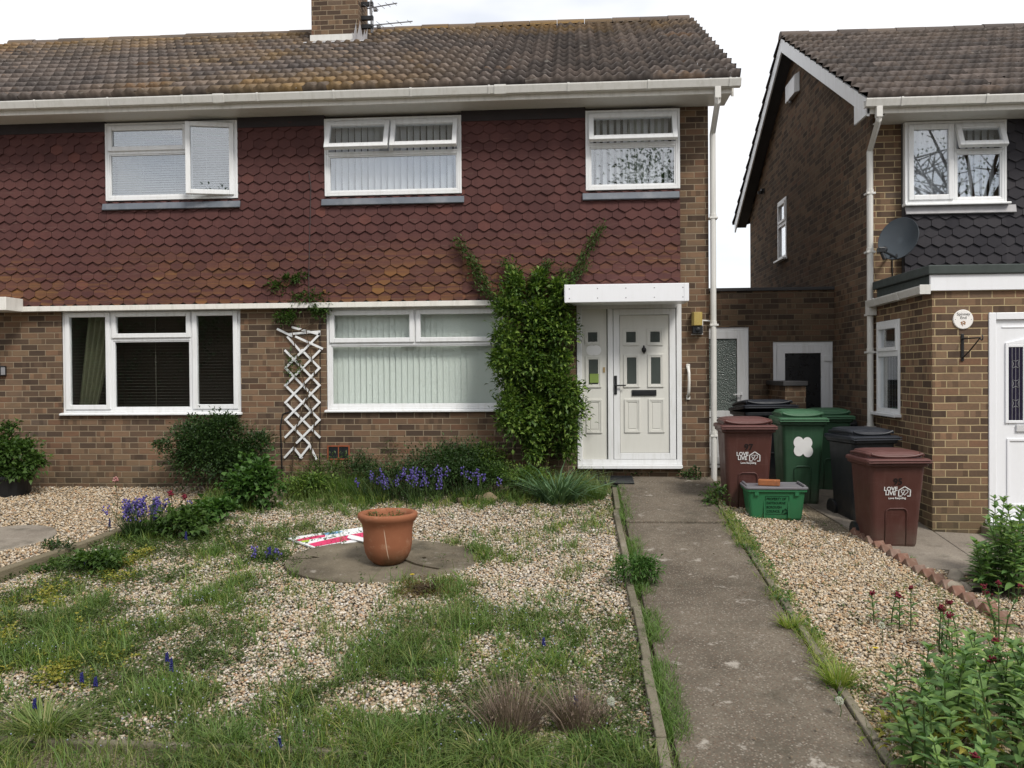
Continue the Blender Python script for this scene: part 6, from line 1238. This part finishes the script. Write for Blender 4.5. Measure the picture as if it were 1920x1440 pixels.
def buttercup(px, py, gy, label):
    q = on_g(px, gy); top = P(px, py, q.y); t = thing('yellow_flower', label, 'flower', tuple(q), 0); rng = nr(); mb = MB(); mb.tube([q, top], .002, 5); build('stem', mb, M['gstem'], t); n = 12; a = np.arange(n) / n * 6.28; V, Fc = leafmesh(np.tile(np.array(tuple(top)), (n, 1)), np.stack([np.cos(a), np.sin(a), np.full(n, .5)], 1), np.full(n, .022), np.full(n, .014), rng); npmesh('petals', V, Fc, M['yellow'], t)
buttercup(773, 1078, 1100, 'single yellow flower in front of the round slab'); buttercup(1642, 1216, 1235, 'yellow flower at the left of the valerian bush')
def wand(px, py, gy, label, bmat='pink'):
    q = on_g(px, gy); top = P(px, py, q.y); t = thing('garden_flower', label, 'flower', tuple(q), 0); rng = nr(); mb = MB(); mid = q.lerp(top, .55) + Vector((.03, 0, 0)); mb.tube([q, mid, top], .004, 5); mb.tube([mid, mid + Vector((.10, 0, .12))], .003, 4); build('stem', mb, M['stem'], t); blobs(np.array(tuple(top))[None] + rng.normal(0, .012, (14, 3)), np.full((14, 3), .012), rng, 'blossoms', M[bmat], t)
    p_, d_ = along([q, mid, top], 30, rng, np.array([.03, .03, .01])); V, Fc = leafmesh(p_, rng.normal(0, 1, (30, 3)), rng.uniform(.02, .04, 30), rng.uniform(.012, .02, 30), rng); npmesh('foliage', V, Fc, M['leaf'], t)
wand(216, 899, 985, 'thin rose stem with one pink bloom in the neighbour gravel'); wand(320, 925, 1000, 'thin brown stem with dark buds right of the bluebells', 'wine'); wand(347, 932, 1000, 'second thin dark budded stem near the sleeper end', 'wine')
# valerian and the tall leafy plant on the right
def stemmy(name, label, cat, spots, leaf, wr, mat, red, seed, nodes=7, top_n=6, lean=.12, big=True):
    """spots = (base, height); upright stems with opposite leaves and some dark red heads"""
    rng = np.random.default_rng(seed); b0 = Vector(spots[0][0]); t = thing(name, label, cat, tuple(b0), 0); mb = MB(); Pp, Dd, Ll = [], [], []; rp = []
    for (bs, h_) in spots:
        bs = Vector(bs); l_ = Vector((rng.normal(0, lean), rng.normal(0, lean), 0)) * h_; top = bs + Vector((0, 0, h_)) + l_; mid = bs.lerp(top, .5) - l_ * .2; mb.tube([bs, mid, top], [.005, .0045, .003], 5); az = rng.uniform(0, 3.14)
        for k in range(nodes):
            f = .22 + .74 * k / (nodes - 1); c_ = bs.lerp(mid, f * 2) if f < .5 else mid.lerp(top, f * 2 - 1); az += 1.57 + rng.normal(0, .2); sz = 1.0 - .55 * max(0, f - .45)
            for s_ in (0, math.pi): Pp.append(tuple(c_)); Dd.append((math.cos(az + s_), math.sin(az + s_), .35 + .7 * f * f + rng.normal(0, .15))); Ll.append(sz * rng.uniform(leaf[0], leaf[1]))
        for k in range(top_n): a = rng.uniform(0, 6.28); Pp.append(tuple(top)); Dd.append((math.cos(a), math.sin(a), 1.3)); Ll.append(rng.uniform(.35, .6) * leaf[0])
        if rng.random() < red: rp.append(top + Vector((0, 0, .012)))
    P0, D, L_ = np.array(Pp), np.array(Dd), np.array(Ll); V, Fc = bigleaf(P0, D, L_, L_ * wr * rng.uniform(.85, 1.15, len(L_)), rng, .3, .18, .12); npmesh('foliage', V, Fc, M[mat], t, smooth=True); build('stem', mb, M['gstem'], t)
    if rp: C_ = np.concatenate([np.array(tuple(p))[None] + rng.normal(0, 1, (26, 3)) * np.array([.010, .010, .007]) for p in rp]); blobs(C_, np.full((len(C_), 3), .0065), rng, 'blossoms', M['wine'], t)
    return t
rg = random.Random(9); sp_ = []
for k in range(215):
    x, y = rg.uniform(1.6, 3.5), rg.uniform(3.3, 5.3)
    e_ = ((x - 2.5) / .98) ** 2 + ((y - 4.12) / 1.2) ** 2
    if e_ > 1: continue
    sp_.append(((x, y, gz(x, y)), (.30 + .26 * (1 - e_)) * rg.uniform(.65, 1.2)))
stemmy('valerian_bush', 'large broad leaved valerian bush with dark red buds in the bottom right corner', 'plant', sp_, (.085, .135), .42, 'leaf_val', .07, 5)
for px, py, h_, n_, lb in ((1655, 1178, .26, 2, 'valerian stems with dark red heads left of the dandelion clock'), (1712, 1190, .28, 2, 'valerian stems with dark red heads in the middle of the right shingle'), (1890, 1215, .40, 4, 'valerian stems with dark red heads near the right edge'), (1790, 1235, .34, 5, 'green valerian shoots behind the main bush')):
    q = on_g(px, py); stemmy('valerian', lb, 'plant', [((q.x + rg.uniform(-.08, .08), q.y + rg.uniform(-.05, .1), q.z), h_ * rg.uniform(.8, 1.1)) for _ in range(n_)], (.05, .08), .42, 'leaf_val', .8, 30 + px)
sp_ = []
for k in range(40):
    px, py = rg.uniform(1836, 1985), rg.uniform(1085, 1130); q = on_g(px, py); sp_.append((tuple(q), rg.uniform(.38, .62) * (1.18 if px > 1865 else .72)))
stemmy('tall_leafy_plant', 'tall upright leafy plant by the porch door at the right edge', 'plant', sp_, (.10, .15), .36, 'leaf_val', .08, 77, 11, 9, .10)
# ------------------------------------------------------------------ grass, weeds and moss
def field(seed, n, x0, x1, y0, y1, dens):
    rng = np.random.default_rng(seed); x = rng.uniform(x0, x1, n); y = rng.uniform(y0, y1, n); k = rng.random(n) < dens(x, y); return x[k], y[k], rng
PATCH = [(870, 1165, .34, .9), (1060, 1140, .30, .9), (240, 1110, .2, .4), (420, 1050, .16, .7), (500, 1062, .2, .7), (850, 1108, .25, .9), (980, 1172, .3, .8), (600, 1110, .22, .8), (430, 1215, .32, 1), (680, 1180, .18, .8), (470, 1190, .3, .9), (760, 1088, .3, .6), (960, 1050, .14, .6), (800, 1240, .4, .9), (350, 1175, .26, .8), (560, 1250, .3, .9), (1090, 1200, .3, .7), (940, 1000, .1, .5), (1040, 1000, .12, .5), (30, 1120, .3, .4)]
PQ = [(PG(a, b_), r_, w_) for a, b_, r_, w_ in PATCH]
def dens_main(x, y):
    d = np.clip((6.5 - y) / 1.5, 0, 1) * (.22 + .78 * np.clip((vnoise(x, y, 1.7, 9) - .36) / .30, 0, 1)) * (.3 + .9 * vnoise(x, y, 4.5, 12))
    d = np.maximum(d, np.clip((-2.35 - x) / .5, 0, 1) * np.clip((8.7 - y) / .8, 0, 1) * (.10 + .75 * np.clip((vnoise(x, y, 3.0, 15) - .5) / .2, 0, 1)))
    for c_, r_, w_ in PQ: d = np.maximum(d, w_ * np.exp(-((x - c_.x) ** 2 + ((y - c_.y) * .8) ** 2) / (r_ * r_ * .55)) * (.4 + .8 * vnoise(x, y, 7, 18)))
    d = np.maximum(d, np.clip((y - 9.15) / .25, 0, 1) * (y < 9.75) * (.25 + .9 * vnoise(x, y, 2.5, 21)) * .9)
    d = np.maximum(d, .045 + .12 * (vnoise(x, y, 3, 22) > .6))
    rim = np.sqrt(((x - pc.x) / prx) ** 2 + ((y - pc.y) / pry) ** 2); d = np.maximum(d, .75 * np.exp(-((rim - 1.04) / .07) ** 2) * np.clip((vnoise(x, y, 4, 160) - .35) / .2, 0, 1))
    bare = vnoise(x + 3.1, y - 1.7, 1.35, 31); d = d * np.where(bare > .55, .2, 1)
    return d * (~left_of_sleeper(x - .1, y)) * (~in_disc(x, y)) * (x < .41)
x, y, rng = field(41, 16500, -5.2, .42, 3.85, 9.75, dens_main); k = rng.integers(6, 26, len(x)); sp_r = np.repeat(rng.uniform(.012, .06, len(x)), k); tid = np.repeat(rng.random(len(x)), k); hsc = np.repeat(rng.uniform(.55, 1.25, len(x)), k); n = len(sp_r)
x = np.repeat(x, k) + rng.normal(0, 1, n) * sp_r; y = np.repeat(y, k) + rng.normal(0, 1, n) * sp_r; ok_ = (x < .40) & (~left_of_sleeper(x - .1, y)); x, y, tid, hsc = x[ok_], y[ok_], tid[ok_], hsc[ok_]; nn_ = vnoise(x, y, 2.2, 55) * .5 + tid * .5
def grass(name, label, x, y, rng, mat, h, w, g=gzv, lean=(.15, 1.2), z=0.0, hs=None):
    n = len(x); V, Fc = blades(np.stack([x, y, g(x, y) + z], 1), rng.uniform(h[0], h[1], n) * (rng.uniform(.6, 1.1, n) if hs is None else hs), rng.uniform(w[0], w[1], n), rng.uniform(lean[0], lean[1], n), rng.uniform(0, 6.28, n), rng, .7); o = npmesh(name, V, Fc, M[mat]); return tag(o, label, 'grass', None, 'stuff')
k0 = nn_ < .42; k1 = (nn_ >= .42) & (nn_ < .62); k2 = nn_ >= .62
grass('grass', 'rough weedy grass tufts in the front garden shingle', x[k0], y[k0], rng, 'grass', (.05, .14), (.0035, .007), hs=hsc[k0]); grass('grass', 'greener grass tufts in the front garden shingle', x[k1], y[k1], rng, 'grass_g', (.06, .18), (.0038, .0075), hs=hsc[k1]); grass('grass', 'yellow green grass tufts in the front garden shingle', x[k2], y[k2], rng, 'grass_y', (.04, .14), (.0035, .007), hs=hsc[k2])
x, y, rng = field(42, 15000, .45, .62, 3.6, 10.0, lambda x, y: (.1 + .9 * (vnoise(x * 0, y, 2.4, 61) > .42)) * np.clip(1.15 - np.abs(x - .50) / .11, 0, 1) * np.clip(1.25 - y / 12, .3, 1)); grass('grass', 'grass growing between the path and its left edging', x, y, rng, 'grass_g', (.04, .14), (.003, .006))
x, y, rng = field(43, 15000, 1.42, 1.66, 3.6, 9.8, lambda x, y: (.12 + .6 * (vnoise(x * 0, y, 2.8, 64) > .5)) * np.clip(1.2 - np.abs(x - 1.54) / .10, 0, 1)); k = rng.random(len(x)) < .65; grass('grass', 'bright grass along the right side of the path', x[k], y[k], rng, 'grass_y', (.04, .13), (.003, .006)); grass('grass', 'dull grass along the right side of the path', x[~k], y[~k], rng, 'grass', (.04, .13), (.003, .006))
x, y, rng = field(44, 34000, 1.6, 3.6, 3.4, 9.6, lambda x, y: (np.clip((5.2 - y) / 1.0, 0, 1) * .55 + .30 * (vnoise(x, y, 1.9, 70) > .64) + .015) * (x < brick_line(y))); grass('grass', 'sparse grass in the shingle right of the path', x, y, rng, 'grass', (.03, .10), (.0028, .005))
x, y, rng = field(45, 20000, -4.6, .4, 9.6, 10.45, lambda x, y: .34 * (vnoise(x, y, 2, 75) > .35) * (~left_of_sleeper(x - .1, y))); grass('grass', 'grass filling the flower bed along the house wall', x, y, rng, 'grass', (.10, .30), (.004, .009))
def weeds(name, label, seed, n, box_, dens, mat, leaf, h=.03, wr=.6):
    x, y, rng = field(seed, n, *box_, dens); m = 7; n = len(x); a = rng.uniform(0, 6.28, (n, m)); r_ = rng.uniform(.0, .022, (n, m)); zz = rng.uniform(.004, h, (n, m)); z0 = gzv(x, y)
    P0 = np.stack([x[:, None] + r_ * np.cos(a), y[:, None] + r_ * np.sin(a), z0[:, None] + zz], -1).reshape(-1, 3); D = np.stack([np.cos(a), np.sin(a), rng.uniform(.1, 1.0, (n, m))], -1).reshape(-1, 3); L_ = rng.uniform(leaf[0], leaf[1], len(P0)); V, Fc = leafmesh(P0, D, L_, L_ * wr, rng); return tag(npmesh(name, V, Fc, M[mat]), label, 'weeds', None, 'stuff')
x, y, rng = field(46, 8000, -4.5, .5, 3.7, 4.35, lambda x, y: .9 * (vnoise(x, y, 2.5, 99) > .3)); grass('grass', 'grass hanging over the front kerb', x, y, rng, 'grass', (.05, .16), (.003, .006))
weeds('weeds', 'small leafy weeds scattered over the front garden shingle', 51, 42000, (-5.2, .42, 3.9, 9.7), lambda x, y: .42 * dens_main(x, y) + .006, 'leaf', (.012, .03), .05)
weeds('weeds', 'dusty olive weeds scattered over the front garden shingle', 56, 36000, (-5.2, .42, 3.9, 9.7), lambda x, y: .35 * dens_main(x, y) + .02 * (vnoise(x, y, 1.5, 80) > .5), 'leaf_olive', (.010, .024), .06, .35)
YP = [(PG(a, b_), r_) for a, b_, r_ in ((70, 1225, .3), (130, 1262, .22), (30, 1190, .3), (220, 1085, .16), (250, 1060, .14), (70, 1125, .22), (195, 1110, .14), (20, 1250, .2), (100, 1150, .2), (265, 1045, .08))]
weeds('ground_cover', 'yellow green creeping ground cover on the left of the garden', 52, 46000, (-5.2, -1, 4.5, 8.5), lambda x, y: 1.5 * np.clip((vnoise(x, y, 5.2, 150) - .42) / .25, 0, 1) * np.max([np.exp(-((x - c_.x) ** 2 + (y - c_.y) ** 2) / (r_ * r_)) for c_, r_ in YP], 0) * .5 * (~left_of_sleeper(x - .1, y)), 'leaf_yel', (.014, .028), .07, .8)
weeds('weeds', 'broad leaved weeds matting the left of the front garden', 61, 12000, (-5.4, -1.6, 4.4, 8.6), lambda x, y: np.clip((-1.9 - .12 * (y - 5) - x) / .8, 0, 1) * (.12 + .75 * np.clip((vnoise(x, y, 2.6, 130) - .38) / .2, 0, 1)) * (~left_of_sleeper(x - .12, y)), 'leaf_olive', (.016, .036), .06, .5)
weeds('weeds', 'olive weeds matting the lower front garden', 62, 26000, (-4.6, .4, 4.1, 6.6), lambda x, y: np.clip((6.5 - y) / 1.5, 0, 1) * .55 * np.clip((vnoise(x, y, 2.1, 133) - .36) / .25, 0, 1), 'leaf_olive', (.014, .032), .07, .4)
weeds('weeds', 'low weeds along the sleeper side of the front garden', 53, 12000, (-5.2, -2, 5.5, 9.7), lambda x, y: .55 * (vnoise(x, y, 2.2, 98) > .45) * (~left_of_sleeper(x - .14, y)) * left_of_sleeper(x - .6, y), 'leaf', (.02, .04), .06)
weeds('weeds', 'small weeds in the shingle right of the path', 54, 5000, (1.58, 3.5, 3.5, 9.4), lambda x, y: (.03 + .3 * np.clip((5.6 - y), 0, 1) * (vnoise(x, y, 2, 90) > .4)) * (x < brick_line(y)), 'leaf_olive', (.015, .03), .04)
weeds('weeds', 'leafy weeds along the right edge of the path', 55, 2600, (1.46, 1.66, 3.6, 9.8), lambda x, y: .13 * (vnoise(x * 0, y, 2.2, 95) > .5), 'leaf_bright', (.015, .035), .05)
weeds('moss', 'rusty brown moss in front of the round slab', 57, 5000, (-1.4, -.3, 6.4, 7.2), lambda x, y: np.exp(-(((x - PG(775, 1108).x) / .34) ** 2 + ((y - PG(775, 1108).y) / .17) ** 2)) * .9, 'moss', (.008, .018), .05, .5)
q = on_g(800, 1113); weeds('moss', 'dark clump of soil and moss in front of the round slab', 58, 1500, (q.x - .2, q.x + .2, q.y - .15, q.y + .2), lambda x, y: np.exp(-(((x - q.x) / .08) ** 2 + ((y - q.y) / .06) ** 2)), 'stem', (.01, .02), .06, .6)

# ------------------------------------------------------------------ across the road: what the window panes mirror
def tree(x, y, h_, cr, n, label, mat, leaf=(.10, .20), bare=False):
    t = thing('tree', label, 'tree', (x, y, gz(x, y)), 0, 'trees across the road'); rng = nr(); z0 = gz(x, y); mb = MB(); rr = random.Random(int(x * 10)); ends = []
    mb.tube([(x, y, z0 - .1), (x + .1, y, z0 + h_ * .3), (x, y + .1, z0 + h_ * .62)], [.20, .15, .07], 9)
    for k in range(12 if not bare else 44):
        b0 = Vector((x, y, z0 + h_ * rr.uniform(.25, .6))); a = rr.uniform(0, 6.28); e_ = b0 + Vector((math.cos(a) * cr * .8, math.sin(a) * cr * .8, h_ * rr.uniform(.12, .38))); m_ = b0.lerp(e_, .5) + Vector((0, 0, .3)); mb.tube([b0, m_, e_], [.09, .06, .02], 5); ends.append(e_)
        if bare:
            for j in range(10): q_ = m_.lerp(e_, rr.random()); mb.tube([q_, q_ + Vector((rr.uniform(-1, 1), rr.uniform(-1, 1), rr.uniform(0, .9)))], [.03, .012], 4)
    build('trunk', mb, M['stem'], t)
    if n:
        p_, d_ = clumps((x, y, z0 + h_ * .62), (cr, cr, h_ * .38), n, rng, 46, .22); L_ = rng.uniform(*leaf, n); V, Fc = leafmesh(p_, d_, L_, L_ * .6, rng); npmesh('crown', V, Fc, M[mat], t)
tree(4.4, -12.5, 12.4, 2.8, 8000, 'leafy tree across the road mirrored in the upstairs windows', 'leaf_dark')
tree(-3.1, -13, 9.2, 1.6, 3600, 'smaller leafy tree across the road mirrored in the upstairs windows', 'leaf_dark')
tree(15.0, -12, 13.5, 4.2, 1500, 'nearly bare tree across the road mirrored in the next door upstairs window', 'leaf_dark', (.1, .18), True)

hd = thing('hedge', 'tall dark hedge across the road, added to darken the ground floor panes', 'hedge', (0, -15, gz(0, -15))); rng = nr(); Pl, Dl = [], []  # unseen hedge, added and sized to darken the ground-floor pane reflections
for k in range(26): p_, d_ = clumps((-30 + k * 2.4, -15 + rng.uniform(-.4, .4), gz(0, -15) + 3.0), (1.8, 1.1, rng.uniform(3.3, 4.0)), 1100, rng, 20, .3); Pl.append(p_); Dl.append(d_)
p_, d_ = np.concatenate(Pl), np.concatenate(Dl); L_ = rng.uniform(.14, .26, len(p_)); V, Fc = leafmesh(p_, d_, L_, L_ * .65, rng); npmesh('foliage', V, Fc, M['leaf_dark'], hd)
mb = MB()
for k in range(26): mb.tube([(-30 + k * 2.4, -15, gz(0, -15) - .1), (-29.8 + k * 2.4, -15.1, gz(0, -15) + 3.4)], [.07, .03], 6)
mb.box(-31, 32, -15.35, -14.65, gz(0, -15) - .1, gz(0, -15) + 5.0); build('stems', mb, M['stem'], hd)
x, y, rng = field(71, 2600, .52, 1.5, 3.6, 10.4, lambda x, y: .04 + .5 * np.clip(1 - np.minimum(x - .52, 1.5 - x) / .12, 0, 1)); n = len(x); L_ = rng.uniform(.012, .035, n); V, Fc = leafmesh(np.stack([x, y, gzv(x, y) + np.where(y > JY, .052, .032) + rng.uniform(0, .006, n)], 1), np.stack([rng.normal(0, 1, n), rng.normal(0, 1, n), rng.uniform(0, .3, n)], 1), L_, L_ * .4, rng); tag(npmesh('leaf_litter', V, Fc, M['dry']), 'dry leaf litter and grit lying on the path', 'litter', None, 'stuff')
x, y, rng = field(72, 5000, -5, 3.4, 3.9, 9.7, lambda x, y: .22 * (vnoise(x, y, 1.6, 120) > .45) * ((x < .4) | (x > 1.6)) * (x < brick_line(y)) * (~left_of_sleeper(x - .1, y))); n = len(x); L_ = rng.uniform(.015, .05, n); V, Fc = leafmesh(np.stack([x, y, gzv(x, y) + .012 + rng.uniform(0, .01, n)], 1), np.stack([rng.normal(0, 1, n), rng.normal(0, 1, n), rng.uniform(0, .3, n)], 1), L_, L_ * .3, rng); tag(npmesh('leaf_litter', V, Fc, M['dry']), 'dry stalks and dead leaves lying on the shingle', 'litter', None, 'stuff')

x, y, rng = field(81, 9000, -4.8, .38, 4.2, 7.6, lambda x, y: .5 * dens_main(x, y) * (vnoise(x, y, 2.3, 140) > .5)); n = len(x)
tag(blobs(np.stack([x, y, gzv(x, y) + rng.uniform(.05, .14, n)], 1), np.full((n, 3), .0045), rng, 'weed_flowers', M['blue_p']), 'specks of tiny pale blue weed flowers over the front garden grass', 'flowers', None, 'stuff')
